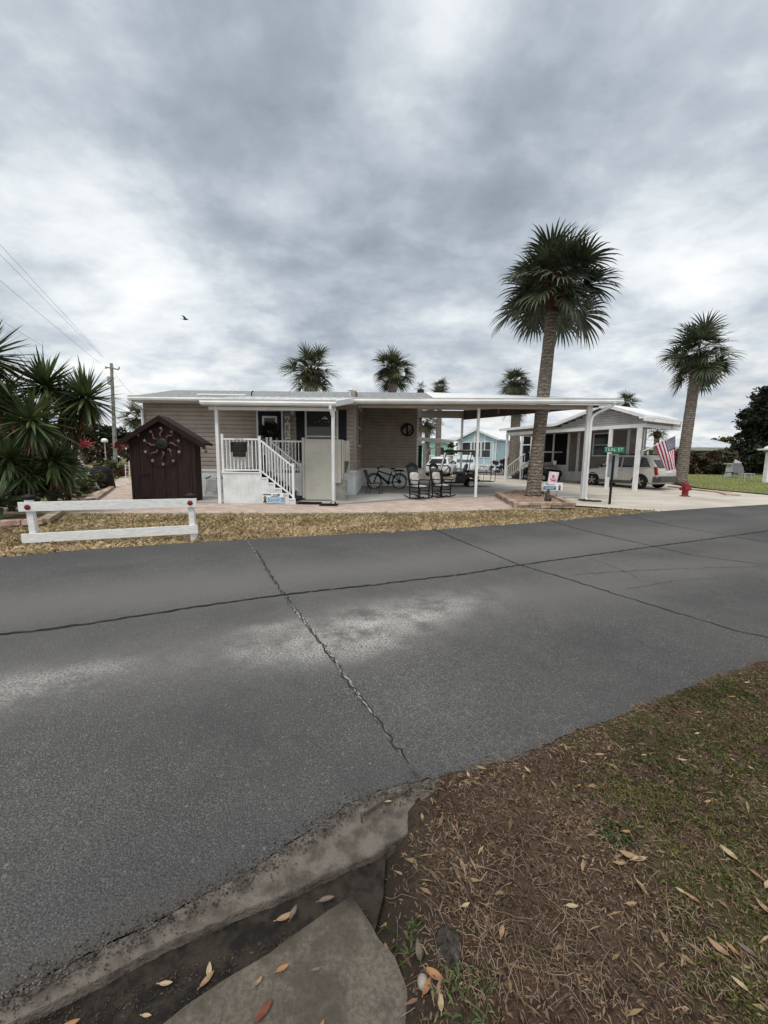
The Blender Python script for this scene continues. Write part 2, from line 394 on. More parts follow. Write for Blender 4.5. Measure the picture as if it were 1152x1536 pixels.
def paver_material(name, c1, c2, mortar, rot=0., bw=.2, bh=.1):
    m, t, b = newmat(name); p = pos(t)
    mp = t.new('ShaderNodeMapping'); t.l.new(p, mp.inputs[0]); mp.inputs['Rotation'].default_value = (0, 0, rot)
    br = t.new('ShaderNodeTexBrick'); t.l.new(mp.outputs[0], br.inputs[0])
    br.inputs['Color1'].default_value = c1+(1,); br.inputs['Color2'].default_value = c2+(1,); br.inputs['Mortar'].default_value = mortar+(1,)
    br.inputs['Scale'].default_value = 1; br.inputs['Brick Width'].default_value = bw; br.inputs['Row Height'].default_value = bh
    br.inputs['Mortar Size'].default_value = .006; br.inputs['Bias'].default_value = -.1
    c = t.mix(t.math('MULTIPLY', t.remap(t.noise(p, 1.3, 6, .65), .4, .65), .35), br.outputs[0], (.27, .20, .17))
    c = t.mix(t.math('MULTIPLY', t.noise(p, 60, 3), .3), c, (.42, .36, .31))
    t.put(b.inputs['Base Color'], c); b.inputs['Roughness'].default_value = .85; b.inputs['Specular IOR Level'].default_value = .2
    bump(t, b, br.outputs['Fac'], -.4)
    return m
asphalt = road_material()
pavers = paver_material('clay_pavers', (.54, .44, .375), (.36, .265, .225), (.21, .175, .15), .42, .30, .15)

sheet('ground', [(-400, -60), (400, -60), (400, 900), (-400, 900)], -.09, ground_m)
sheet('ground', [(-40, -12), (7.73, 11.4), (9.5, 12.2), (12.5, 30), (-40, 30)], -.03, deadgrass_m)
dr = Vector((.9081, .4188, 0)); nr = Vector((-.4188, .9081, 0))
FAR = [P(0, 836), P(130, 824), P(300, 813), P(480, 803), P(640, 795), P(800, 784), P(930, 772), P(985, 767), P(1060, 762), P(1152, 756)]
NEAR = [P(x, y) for x, y in ((0, 1500), (60, 1468), (120, 1437), (190, 1402), (250, 1374), (320, 1332), (380, 1302), (430, 1268), (480, 1237), (520, 1208), (560, 1190), (600, 1176), (640, 1168), (700, 1158), (770, 1137), (820, 1116), (870, 1094), (920, 1078), (960, 1060), (1010, 1040), (1060, 1021), (1105, 1008), (1152, 992))]
rng = random.Random(3)
def jag(pts, step, amp):
    out = []
    for a, b in zip(pts, pts[1:]):
        k = max(1, int((b-a).length/step))
        for i in range(k): out.append(a.lerp(b, i/k)+Vector((rng.uniform(-amp, amp), rng.uniform(-amp, amp), 0)))
    return out+[pts[-1]]
far_edge = jag([FAR[0]-dr*40]+FAR+[FAR[-1]+dr*60], .25, .03)
near_edge = jag([NEAR[0]-dr*3]+NEAR+[NEAR[-1]+dr*3], .022, .008); near_edge = [NEAR[0]-dr*14]+near_edge+[NEAR[-1]+dr*40]
sheet('road', far_edge+near_edge[::-1], 0, asphalt)

# joints and cracks in the asphalt: ragged ribbons in two tones
crack_m = mat('crack_dirt', (.016, .016, .017), .95, c2=(.035, .033, .032), scale=14)
seam_m = mat('seam_grit', (.045, .043, .042), .95, c2=(.15, .143, .132), scale=9, bmp=.5)
seam_p = mat('seam_pale_grit', (.36, .345, .32), .95, c2=(.12, .115, .108), scale=16, bmp=.5)
def crack(pts, w0, w1, m, z=.004, amp=.03, step=.08):
    mb = MB(); pts = [P(*p) for p in pts]; ln = jag(pts, step, amp*.4); vs = []; fs = []; n = len(ln)
    for i, p in enumerate(ln):
        d = (ln[min(i+1, n-1)]-ln[max(i-1, 0)]).normalized(); s = Vector((-d.y, d.x, 0)); wv = w0+(w1-w0)*i/n
        a, b = wv*rng.uniform(.3, 1), wv*rng.uniform(.3, 1); j = rng.uniform(-amp, amp)*.35
        vs += [p+s*(a+j), p-s*(b-j)]
    for v in vs: v.z = z+g(v.y)
    fs = [(2*i, 2*i+1, 2*i+3, 2*i+2) for i in range(n-1)]; mb.add(vs, fs)
    o = mb.build('road_crack', m, local=True); o['kind'] = 'structure'; return o
crack([(-60, 959), (60, 946), (160, 932), (300, 910), (430, 892), (560, 878), (700, 861), (780, 848), (900, 831), (1040, 812), (1200, 790)], .020, .016, crack_m, .008, .022, .05)
crack([(372, 812), (392, 845), (425, 892), (462, 940), (500, 990), (540, 1045), (580, 1100), (612, 1145), (632, 1172)], .030, .011, seam_m, .004, .022, .05)
crack([(436, 906), (462, 940), (500, 990), (540, 1045), (572, 1089)], .012, .007, seam_p, .006, .02, .03)
crack([(385, 826), (405, 862), (432, 900), (466, 945), (503, 995), (543, 1049), (583, 1104), (614, 1147)], .009, .006, crack_m, .008, .03, .03)
crack([(648, 793), (700, 815), (780, 848), (850, 868), (930, 893), (1020, 921), (1100, 945), (1200, 968)], .024, .009, crack_m, .004, .03, .05)
crack([(820, 780), (880, 797), (960, 815), (1040, 833), (1180, 852)], .02, .01, crack_m, .004, .012)
crack([(930, 771), (1000, 787), (1100, 805), (1180, 818)], .02, .012, crack_m, .004, .012)
crack([(860, 862), (960, 856), (1060, 852), (1200, 849)], .006, .006, crack_m, .006, .03)
crack([(870, 835), (920, 850), (960, 870)], .005, .003, crack_m, .010, .03)
crack([(940, 885), (1010, 872), (1080, 868)], .004, .003, crack_m, .010, .03)

# pavers, slabs, drive, lawns
pav_front = [P(x, y) for x, y in ((-30, 768), (60, 769), (170, 770), (330, 770), (440, 770), (520, 769.5), (600, 769), (680, 767), (740, 765), (775, 763))]
sheet('paver_walk', pav_front+[P(745, 744), P(700, 746), P(600, 750.5), P(505, 758), Vector((-1.9, 12.45, 0)), Vector((-7.0, 12.45, 0)), Vector((-6.0, 15.3, 0)), Vector((-9.2, 15.4, 0)), Vector((-10, 24, 0)), Vector((-17, 26, 0)), P(150, 735), P(118, 752)], .006, pavers)
mb = MB()                                         # pale concrete edging along the walk
ln = [p.copy() for p in pav_front]+[P(840, 766)]
for a, b in zip(ln, ln[1:]): mb.beam(a+Vector((0, -.05, .0)), b+Vector((0, -.05, .0)), .1, .05)
tag(mb.build('path_edging', mat('pale_edging', (.42, .36, .29), .85, .15, 6), local=True), kind='structure')
slab_m = mat('carport_concrete', (.42, .41, .39), .8, c2=(.33, .32, .30), scale=.7, bmp=.12, bscale=90)
sheet('concrete_slab', [(-7.0, 12.5), (-1.9, 12.5), P(505, 757), P(600, 749.5), P(700, 745), P(760, 743.5), (7.6, 15.4), (5.6, 24.5), (-1.1, 24.5), (-1.1, 15.4), (-7, 15.4)], .03, slab_m, thick=.06)
drive_m = mat('driveway_concrete', (.52, .47, .41), .85, c2=(.39, .35, .305), scale=.45, bmp=.12, bscale=90)
DRIVE = [Vector((7.95, 11.62, 0)), P(985, 767.5), P(1060, 762.5), P(1152, 757)]
sheet('driveway', [DRIVE[0], DRIVE[1]+Vector((0, -.04, 0)), DRIVE[2]-nr*.03, DRIVE[3]-nr*.02, DRIVE[3]+dr*30, P(1152, 743)+dr*14, P(1152, 743), P(1085, 737), P(1045, 733), (17.4, 25), (14, 30), (5, 33), (5.2, 24), (7.3, 15.5), (5.4, 15.2), (5.6, 13.2)], .012, drive_m)
sheet('street', [(2, 29), (16, 31), (40, 52), (30, 56), (-6, 34)], -.01, mat('far_asphalt', (.16, .155, .15), .9, .1, .5))
sheet('lawn', [P(1152, 741.5)+dr*14, P(1152, 741.5), P(1085, 736), P(1045, 731.5), (19, 27), (22, 46), (80, 60), (60, 30)], .02, lawn_m)
pinkcurb = mat('pink_curb', (.40, .31, .26), .85, .12, 3)
mb = MB(); pts = [P(1008, 731), P(1040, 735), P(1085, 740), P(1100, 744)]
for a, b in zip(pts, pts[1:]): mb.beam(a+Vector((0, 0, .03)), b+Vector((0, 0, .03)), .5, .09)
tag(mb.build('curb', pinkcurb, local=True), kind='structure')
sheet('lawn', [(-60, 24), (-10.5, 24.5), (-10.2, 40), (-60, 45)], .0, lawn_m)
# dark joints across the drive
mb = MB()
for a, b in (((640, 738), (1060, 748)), ((820, 747), (1152, 752)), ((742, 735), (1020, 742))):
    a, b = P(*a), P(*b)
    n = 30
    for i in range(n):
        p, q = a.lerp(b, i/n), a.lerp(b, (i+1)/n); p.z = g(p.y)+.034; q.z = g(q.y)+.034
        s = Vector((0, .02, 0)); mb.add([p-s, q-s, q+s, p+s], [(0, 1, 2, 3)])
tag(mb.build('driveway_joint', crack_m, local=True), kind='structure')

# near side: dirt verge as a height field, gutter and slab
SLAB = [P(x, y) for x, y in ((140, 1600), (225, 1536), (280, 1495), (340, 1457), (400, 1420), (450, 1385), (492, 1352), (527, 1334), (554, 1372), (590, 1424), (612, 1475), (624, 1536), (628, 1600))]
CURB_LO = [P(x, y) for x, y in ((-120, 1600), (0, 1536), (130, 1474), (250, 1412), (330, 1377), (400, 1347), (470, 1314), (530, 1287), (585, 1262), (640, 1238), (700, 1212), (760, 1180), (800, 1158))]
def dist_poly(pts, x, y):
    best = 9; side = 0
    for a, b in zip(pts, pts[1:]):
        d = b-a; L2 = d.x*d.x+d.y*d.y; k = max(0, min(1, ((x-a.x)*d.x+(y-a.y)*d.y)/L2)); ex, ey = x-a.x-d.x*k, y-a.y-d.y*k
        q = math.hypot(ex, ey)
        if q < best: best = q; side = d.x*ey-d.y*ex
    return best if side > 0 else -best            # >0 = road side
def dirt_z(x, y):
    n = noise.noise((x*1.7, y*1.7, 0))*.02+noise.noise((x*7, y*7, 3))*.014+noise.noise((x*26, y*26, 5))*.009
    d = dist_poly(NEAR_S, x, y)
    z = .012+n+min(.05, max(0, -d)*.03)
    if d > -.05: z = min(z, .009+n*.6-.22*(d+.05))
    if x < .62:                                   # the worn curb strip runs out under the dirt
        lim = .13*max(0, 1-max(0, x-.02)/.55)
        if -d < lim: z = min(z, -.028+.055*min(1, max(0, x)/.6)+n*.9+.10*max(0, (-d-lim*.45)))
    c = P600.x
    if x < .15:                                   # towards the gutter the dirt drops away
        k = min(1, max(0, (.13-x+noise.noise((y*6, 3, 1))*.03)/.10)); z = z*(1-k)+(-.075+n*.5)*k
    return z
NEAR_S = NEAR[::2]+[NEAR[-1]+dr*40]; NEAR_S[0] = NEAR[0]-dr*5; P600 = P(600, 1300)
mb = MB(); nx, ny = 230, 190; x0, x1, y0, y1 = -2.4, 5.2, .35, 4.2
for j in range(ny+1):
    for i in range(nx+1):
        x = x0+(x1-x0)*i/nx; y = y0+(y1-y0)*j/ny; mb.v.append((x, y, dirt_z(x, y)))
for j in range(ny):
    for i in range(nx):
        a = j*(nx+1)+i; v = mb.v[a]
        if dist_poly(NEAR_S, v[0], v[1]) < .3: mb.f.append([a, a+1, a+nx+2, a+nx+1]); mb.m.append(0)
def dirt_material():
    m, t, b = newmat('verge_dirt'); p = pos(t)
    sx = t.new('ShaderNodeSeparateXYZ'); t.l.new(p, sx.inputs[0])
    a = t.noise(p, 2.2, 6, .65, .5); f = t.noise(p, 45, 5, .7); f2 = t.noise(p, 160, 3, .7)
    c = t.mix(t.remap(a, .35, .65), (.058, .037, .026), (.085, .057, .040))
    c = t.mix(t.math('MULTIPLY', t.remap(f, .44, .62), .75), c, (.014, .010, .008))
    c = t.mix(t.math('MULTIPLY', t.remap(f2, .56, .72), .6), c, (.16, .115, .08))
    wet = t.remap(t.math('ADD', sx.outputs[0], t.math('MULTIPLY', a, .3)), .42, .16)   # black mud round the gutter
    c = t.mix(t.math('MULTIPLY', wet, .8), c, t.mix(f, (.018, .015, .013), (.045, .038, .032)))
    moss = t.math('MULTIPLY', t.remap(t.noise(t.vmath('ADD', p, (4, 4, 0)), 1.6, 4, .6), .46, .6), t.remap(sx.outputs[0], .7, 1.2))
    c = t.mix(t.math('MULTIPLY', moss, .6), c, (.06, .066, .02))
    t.put(b.inputs['Base Color'], c); b.inputs['Roughness'].default_value = .95; b.inputs['Specular IOR Level'].default_value = .1
    bump(t, b, t.math('ADD', f, t.math('MULTIPLY', f2, .5)), .9, .012); return m
tag(mb.build('dirt_verge', dirt_material(), local=True, smooth=True), kind='structure')
sheet('ground', [(.25, -14), (.25, .7), (4.9, 3.6), (NEAR[-1]+dr*40)[:], (60, -14)], -.045, mat('dirt_base', (.09, .07, .045), .95, c2=(.075, .08, .03), scale=1.2, bmp=.5))
curbm = mat('gutter_concrete', (.145, .125, .107), .92, c2=(.070, .060, .051), scale=15, bmp=.9, bscale=90)
mb = MB(); top = [p.copy() for p in NEAR[:16]]; lo = CURB_LO
top = [NEAR[0]-dr*2]+top; lo = [CURB_LO[0]-dr*1.6]+lo
def resample(pts, n):
    L = [0]
    for a, b in zip(pts, pts[1:]): L.append(L[-1]+(b-a).length)
    out = []; k = 0
    for i in range(n):
        s = L[-1]*i/(n-1)
        while k < len(L)-2 and L[k+1] < s: k += 1
        out.append(pts[k].lerp(pts[k+1], (s-L[k])/(L[k+1]-L[k])))
    return out
A, B = resample(top, 240), resample(lo, 240); rows = []
for a, b in zip(A, B):
    jn = noise.noise((b.x*6, b.y*6, 7))*.016+noise.noise((b.x*22, b.y*22, 8))*.007; b = b+nr*jn; row = []
    for k, z in ((-.25, -.03), (0, -.003), (.33, -.004), (.66, -.006), (.985, -.010), (1.0, -.016), (1.01, -.10)):
        p = a.lerp(b, k); row.append(Vector((p.x, p.y, z+noise.noise((p.x*9, p.y*9, 1))*.004+noise.noise((p.x*31, p.y*31, 2))*.003)))
    rows.append(row)
mb.add([p for r in rows for p in r], [(i*7+k, i*7+k+1, i*7+k+8, i*7+k+7) for i in range(239) for k in range(6)])
for i, f in enumerate(mb.f): mb.f[i] = f[::-1]
tag(mb.build('curb', curbm, local=True), kind='structure')
slabm, t, b_ = newmat('gutter_slab'); p_ = pos(t)
sx = t.new('ShaderNodeSeparateXYZ'); t.l.new(p_, sx.inputs[0])
u_ = t.math('ADD', t.math('MULTIPLY', sx.outputs[0], -.4188), t.math('MULTIPLY', sx.outputs[1], .9081)); q = P(400, 1428); u0 = -q.x*.4188+q.y*.9081
na = t.noise(p_, 6, 6, .68, .6); nb = t.noise(p_, 70, 4, .7)
c_ = t.mix(t.remap(na, .35, .65), (.135, .117, .095), (.066, .056, .044))
c_ = t.mix(t.math('MULTIPLY', t.remap(nb, .4, .62), .55), c_, (.05, .044, .037))
c_ = t.mix(t.math('MULTIPLY', t.remap(t.noise(t.vmath('ADD', p_, (9, 1, 0)), 11, 5, .7), .56, .70), .6), c_, (.055, .05, .043))
edge = t.math('ADD', u_, t.math('MULTIPLY', na, .16))
c_ = t.mix(t.remap(edge, u0+.05, u0+.12), c_, (.062, .053, .040)); c_ = t.mix(t.math('MULTIPLY', t.remap(edge, u0+.10, u0+.16), .9), c_, (.022, .020, .018))
t.put(b_.inputs['Base Color'], c_); b_.inputs['Roughness'].default_value = .85; b_.inputs['Specular IOR Level'].default_value = .15; bump(t, b_, t.math('ADD', na, nb), .5, .008)
sheet('concrete_slab', jag(SLAB+[SLAB[0]-Vector((0, .1, 0))], .05, .006), -.028, slabm, thick=.08)
mudm = mat('gutter_mud', (.010, .009, .008), .8, c2=(.034, .027, .021), scale=16, bmp=1., bscale=45, spec=.15)
sheet('mud', [CURB_LO[0]-dr*3]+[p+nr*.03 for p in CURB_LO[:9]]+[P(575, 1330), P(560, 1390)]+[Vector((.1, .4, 0)), Vector((.1, -1.5, 0)), Vector((-6, -3.5, 0))], -.040, mudm)
# ------------------------------------------------------------ window helper (facing direction n, width along e)
def window(parent, o, e, n, wd, ht, frame_m=alu, glass_m=darkglass, split='h', fw=.05, lower=None, name='window', dp=1.):
    o, e, n = Vector(o), Vector(e).normalized(), Vector(n).normalized(); u = Vector((0, 0, 1))
    mb = MB()
    def bar(a, b, w, dpt=.05): mb.beam(o+e*a[0]+u*a[1]+n*dpt/2, o+e*b[0]+u*b[1]+n*dpt/2, *((w, dpt) if abs(a[0]-b[0]) < 1e-6 else (dpt, w)))
    def rect(a0, a1, b0, b1, d0, d1):
        vs = [o+e*x+u*z+n*y for z in (b0, b1) for y in (d0*dp, d1*dp) for x in (a0, a1)]
        mb.add(vs, [(0, 2, 3, 1), (4, 5, 7, 6), (0, 1, 5, 4), (2, 6, 7, 3), (0, 4, 6, 2), (1, 3, 7, 5)])
    rect(0, fw, 0, ht, 0, .06); rect(wd-fw, wd, 0, ht, 0, .06); rect(fw, wd-fw, 0, fw, 0, .058); rect(fw, wd-fw, ht-fw, ht, 0, .058)
    if split == 'h': rect(fw, wd-fw, ht*.47, ht*.47+.045, 0, .055)
    if split == 'h2':
        for k in (.33, .64): rect(fw, wd-fw, ht*k, ht*k+.04, 0, .055)
    f = mb.build(name, frame_m, parent)
    mb = MB(); rect(fw, wd-fw, ht*.47+.045 if split == 'h' else fw, ht-fw, .015, .03); mb.build('pane', glass_m, f)
    if split == 'h':
        mb = MB(); rect(fw, wd-fw, fw, ht*.47, .015, .035); mb.build('pane', lower or glass_m, f)
    return f

# ------------------------------------------------------------ the tan home
HX0, HX1, HX2, HY, HY2 = -9.12, -1.12, 1.67, 15.5, 20.5
home = T('mobile_home', 'tan vinyl sided mobile home with low grey shingle roof and white gutter, on white skirting', 'house', ((HX0+HX1)/2, HY, 0))
mb = MB(); clapboard(mb, (HX0, HY), (HX1, HY), .98, 3.52); mb.box(HX0+.02, HX1-.02, HY+.004, HY+.15, .95, 3.5)
clapboard(mb, (HX1, HY), (HX1, HY2), .98, 4.0); clapboard(mb, (HX1, HY2), (.55, HY2), .98, 4.1); clapboard(mb, (.6, HY2), (HX2, HY2), .98, 4.1)
mb.box(HX1-.15, HX1-.002, HY+.16, HY2, .9, 4.0); mb.box(HX1+.002, HX2-.002, HY2+.004, HY2+.2, .9, 4.1)
mb.box(HX2-.2, HX2-.001, HY2+.21, 24, .1, 4.0); mb.box(HX0+.001, HX0+.15, HY+.16, 24, .1, 3.6)
mb.build('wall', tan, home)
mb = MB()
mb.box(HX1-.07, HX1+.034, HY-.034, HY+.07, .98, 3.6); mb.cut().box(HX1+.002, HX1+.05, HY2-.05, HY2+.003, 1, 4.05)
mb.cut().box(.53, .62, HY2-.036, HY2+.01, 1, 4.1); mb.cut().box(HX0-.022, HX0+.07, HY-.034, HY+.05, .98, 3.5)
mb.each('corner_trim', tan_trim, home)
mb = MB(); mb.box(HX2-.06, HX2+.03, HY2-.03, HY2+.09, .1, 4.05); mb.build('corner_trim', alu, home)
mb = MB(); ribbed(mb, (HX0, HY-.01), (HX1+.01, HY-.01), 0, .90); ribbed(mb, (HX1+.012, HY), (HX1+.012, HY2), 0, .90); ribbed(mb, (HX1, HY2-.012), (HX2, HY2-.012), 0, .90)
mb.box(HX0-.01, HX1+.035, HY-.035, HY+.01, .90, .985); mb.box(HX1, HX1+.036, HY+.011, HY2-.04, .90, .985); mb.box(HX1+.037, HX2, HY2-.036, HY2, .90, .985)
mb.build('skirting', skirtw, home)
EY, EZ, RY, RZ = 14.9, 3.62, 18.0, 4.33
mb = MB()
mb.prism([(HX0-.12, EY, EZ-.02), (HX0-.12, RY, RZ), (HX0-.12, 24.4, 4.02), (HX0-.12, 24.4, 3.9), (HX0-.12, RY, RZ-.12), (HX0-.12, EY, EZ-.14)], (HX2+.1-HX0+.12, 0, 0))
rf = mb.build('roof', shingle, home)
mb = MB(); mb.tube([(-1.35, 16.0, 3.85), (-1.35, 16.0, 4.06)], .05, 8); mb.lathe([(.05, 0), (.12, .01), (.1, .08), (.02, .1)], (-1.35, 16.0, 4.05), 10); mb.build('vent', alu, rf)
mb = MB(); mb.tube([(-5.0, 15.4, 3.7), (-5.0, 15.4, 3.84), (-4.93, 15.36, 3.9)], .025, 6); mb.build('vent', black, rf)
mb = MB(); mb.prism([(-7.0, 15.25, 3.72), (-5.2, 15.25, 3.72), (-5.2, 15.25, 3.75), (-7.0, 15.25, 3.75)], (0, .16, .04)); mb.build('flashing', alu, rf)
mb = MB()                                         # front gutter
gp = [(0, 0), (-.10, .0), (-.125, .06), (-.105, .11), (-.125, .16), (-.10, .165), (-.09, .02), (0, .02)]
mb.prism([(-9.27, EY+y, EZ-.165+z) for y, z in gp], (8.25, 0, 0)); mb.box(-9.27, -1.03, EY+.002, EY+.03, EZ-.17, EZ+.0)
mb.box(-9.27, -1.03, EY+.032, HY-.002, EZ-.19, EZ-.15)
gut = mb.build('gutter', alu, home)
mb = MB(); mb.tube([(-9.2, EY-.05, 3.47), (-9.2, EY-.05, 3.40), (-9.14, HY-.12, 3.2), (-9.14, HY-.1, 3.1), (-9.14, HY-.1, .1)], .05, 8); mb.build('downspout', alu, home)
# door, windows
def door(parent, x0, x1, z0, z1, y):
    mb = MB(); mb.box(x0, x0+.06, y-.05, y, z0, z1); mb.box(x1-.06, x1, y-.05, y, z0, z1); mb.box(x0+.06, x1-.06, y-.048, y, z1-.06, z1)
    fr = mb.build('door_frame', white, parent)
    mb = MB(); mb.box(x0+.06, x1-.06, y-.03, y, z0, z1-.06); d = mb.build('door', navy, parent)
    a, b = x0+.22, x1-.22
    mb = MB(); mb.box(a, a+.07, y-.05, y-.031, z0+.55, z1-.24); mb.box(b-.07, b, y-.05, y-.031, z0+.55, z1-.24); mb.box(a+.07, b-.07, y-.05, y-.031, z0+.55, z0+.62); mb.box(a+.07, b-.07, y-.05, y-.031, z1-.31, z1-.24); mb.build('glazing_frame', white, d)
    mb = MB(); mb.box(a+.07, b-.07, y-.04, y-.032, z0+.62, z1-.31); mb.build('pane', paleglass, d)
    mb = MB(); mb.tube([(x0+.13, y-.03, z0+1.0), (x0+.13, y-.08, z0+1.0), (x0+.23, y-.08, z0+1.0)], .014, 6); mb.build('handle', steel, d)
door(home, -4.86, -3.86, 1.0, 3.24, HY-.02)
wf = window(home, (-3.02, HY-.018, 1.35), (1, 0, 0), (0, -1, 0), 1.24, 1.9, alu, darkglass, 'h', .055, paleglass)
mb = MB(); mb.lathe([(.02, .1), (.1, .04), (.13, 0)], (-2.28, HY-.055, 2.9), 12); mb.build('lamp_reflection', mat('pale_lamp_reflection', (.8, .78, .7), .6), wf)  # pale shape on the pane standing in for an interior lamp's reflection
mb = MB()
for k in range(7): mb.cut().ell((-2.62+k*.12, HY-.05, 2.78+.05*math.sin(k*2.2)), (.03, .01, .02), 6, 4)
mb.each('window_ornament', mat('string_ornament', (.25, .22, .18), .6, .3), wf)
for x in (-3.36, -1.75):
    mb = MB(); mb.box(x, x+.3, HY-.045, HY-.017, 1.35, 3.26)
    for k in range(26): mb.beam((x+.03, HY-.05, 1.43+k*.068), (x+.27, HY-.05, 1.43+k*.068), .012, .05)
    mb.build('shutter', navy, home)
window(home, (HX1+.032, 16.6, 1.95), (0, 1, 0), (1, 0, 0), 1.9, 1.65, alu, darkglass, 'h', .07, dp=.12)
mb = MB(); mb.box(-3.56, -3.38, HY-.07, HY-.017, 3.0, 3.26); mb.build('light_bracket', tan_trim, home)
mb = MB(); mb.lathe([(.06, 0), (.075, .05), (.07, .14), (.03, .18)], (-3.47, HY-.13, 3.05), 10); mb.build('porch_light', mat('frosted_lamp', (.55, .54, .5), .4), home)
mb = MB(); mb.lathe([(.04, 0), (.05, .02), (.05, .05), (.02, .06)], (HX1+.02, 19.2, 1.35), 10, (1, 0, 0)); mb.tube([(HX1+.05, 19.2, 1.33), (HX1+.09, 19.2, 1.25)], .02, 6); mb.build('hose_tap', tan_trim, home)
mb = MB(); mb.box(1.15, 1.32, HY2-.07, HY2-.025, 1.1, 1.2); mb.build('outlet_cover', white, home)

# ------------------------------------------------------------ porch
PY = 12.46
por = T('porch', 'white front porch with ribbed skirt, railings, dark steps and flat roof on posts', 'porch', (-4.4, PY, 0))
deckm = mat('dark_decking', (.04, .035, .033), .7, .2, 8)
mb = MB(); ribbed(mb, (-5.02, PY), (-3.84, PY), .0, .97, .062, .01)
n = 5; sx0, sx1 = -3.84, -2.80; run = (sx1-sx0)/n; rise = .97/6
for k in range(n): ribbed(mb, (sx0+k*run, PY), (sx0+(k+1)*run, PY), 0, .97-(k+1)*rise, .069, .01)
mb.box(-5.02, -4.99, PY+.01, HY-.04, 0, .97); mb.box(-3.84, -2.85, 13.66, 13.69, 0, .97)
mb.build('skirt', skirtw, por)
mb = MB(); mb.box(-5.06, -3.82, PY-.02, PY+.0, .95, .99)
for k in range(n):
    z = .97-(k+1)*rise; mb.box(sx0+k*run+.03, sx0+(k+1)*run+.03, PY-.022, PY+.0, z-.022, z+.018)
    mb.box(sx0+k*run-.005, sx0+k*run+.028, PY-.024, PY, z-.02, z+rise+.0)
mb.box(sx1-.005, sx1+.03, PY-.024, PY, 0, rise); mb.build('edge_trim', white, por)
mb = MB(); mb.box(-5.05, -3.84, PY+.012, HY-.05, .93, .975); mb.box(-3.84, -2.85, 13.66, HY-.05, .93, .975); mb.build('deck', deckm, por)
for k in range(n):
    z = .97-(k+1)*rise
    mb = MB(); mb.box(sx0+k*run, sx0+(k+1)*run+.02, PY+.012, 13.64, z-.04, z); mb.box(sx0+k*run-.02, sx0+k*run, PY+.012, 13.64, z-.04, z+rise); mb.build('step', deckm, por)
mb = MB()                                          # railings: front, stair near, stair far, back
def rail(a, b, h0, h1, nb, bw=.026):
    a, b = Vector(a), Vector(b); u = Vector((0, 0, 1))
    mb.beam(a+u*h1, b+u*h1, .045, .05); mb.beam(a+u*h0, b+u*h0, .04, .045)
    for i in range(1, nb): p = a.lerp(b, i/nb); mb.beam(p+u*h0, p+u*h1, bw, bw, (0, 1, 0))
rail((-5.0, PY+.03, .97), (-3.86, PY+.03, .97), .08, 1.02, 10)
rail((-3.84, PY+.03, .97), (-2.86, PY+.03, .18), .06, 1.0, 11)
rail((-3.84, 13.66, .97), (-2.86, 13.66, .18), .06, 1.0, 11)
rail((-3.80, 13.70, .97), (-2.80, 13.70, .97), .08, 1.02, 9)
rail((-5.0, PY+.05, .97), (-5.0, HY-.06, .97), .08, 1.02, 22)
mb.build('railing', white, por)
mb = MB()
for x, y, z0, z1 in ((-5.0, PY+.03, .97, 2.13), (-3.85, PY+.03, .94, 2.08), (-2.84, PY+.03, .16, 1.25), (-2.84, 13.66, .16, 1.25), (-3.84, 13.68, .9, 2.1), (-3.98, 13.72, .97, 2.1)):
    mb.cut().box(x-.035, x+.035, y-.035, y+.035, z0, z1); mb.prism([(x-.04, y-.04, z1), (x+.04, y-.04, z1), (x+.04, y+.04, z1), (x-.04, y+.04, z1)], (0, 0, .015))
mb.each('newel_post', white, por)
mb = MB(); mb.box(-5.17, -5.08, PY-.06, PY+.03, 0, 3.0); mb.build('post', alu, por)
mb = MB(); mb.box(-1.62, -1.52, PY-.09, PY+.01, .0, 3.0); mb.build('post', alu, por)
# the porch roof: pan slab, deep fascia, beam
mb = MB()
F0, F1, B1, B0 = Vector((-5.45, 12.2, 3.12)), Vector((-1.47, 12.2, 3.12)), Vector((-1.16, 14.74, 3.58)), Vector((-5.45, 14.74, 3.58))
mb.add([F0, F1, B1, B0]+[p-Vector((0, 0, .06)) for p in (F0, F1, B1, B0)], [(0, 1, 2, 3), (7, 6, 5, 4), (0, 4, 5, 1), (1, 5, 6, 2), (2, 6, 7, 3), (3, 7, 4, 0)])
for k in range(1, 13):
    a = F0.lerp(F1, k/13); b = B0.lerp(B1, k/13); mb.beam(a+Vector((0, 0, .012)), b+Vector((0, 0, .012)), .03, .024)
mb.build('roof', alu, por)
mb = MB(); mb.prism([(-5.47, 12.2+y, 2.98+z*.95) for y, z in gp], (4.02, 0, 0)); mb.box(-5.47, -1.46, 12.205, 12.26, 2.96, 3.055)
mb.beam((-1.455, 12.2, 3.05), (-1.145, 14.72, 3.50), .03, .17); mb.beam((-5.46, 12.26, 3.05), (-5.46, 14.72, 3.50), .03, .17)
mb.build('gutter', alu, por)
mb = MB(); mb.box(-5.35, -1.5, PY-.05, PY+.05, 2.86, 2.955); mb.build('beam', alu, por)
mb = MB(); mb.tube([(-1.62, 12.13, 3.0), (-1.62, 12.13, 2.9), (-1.57, PY-.15, 2.68), (-1.57, PY-.15, 2.6), (-1.57, PY-.15, .1), (-1.57, PY-.3, .04)], .05, 8); mb.build('downspout', alu, por)
mb = MB(); mb.box(-1.95, -1.42, 11.95, 12.33, .012, .05); mb.prism([(-1.9, 12.0, .05), (-1.47, 12.0, .05), (-1.47, 12.03, .05), (-1.9, 12.03, .05)], (0, 0, .03)); mb.ell((-1.57, 12.3, .06), (.09, .09, .06))
tag(mb.build('splash_block', mat('black_splash_block', (.02, .016, .015), .7)), 'black splash block under the downspout at the porch corner', 'splash block')
mb = MB(); mb.box(-2.72, -1.98, 12.3, 12.72, .034, .05)
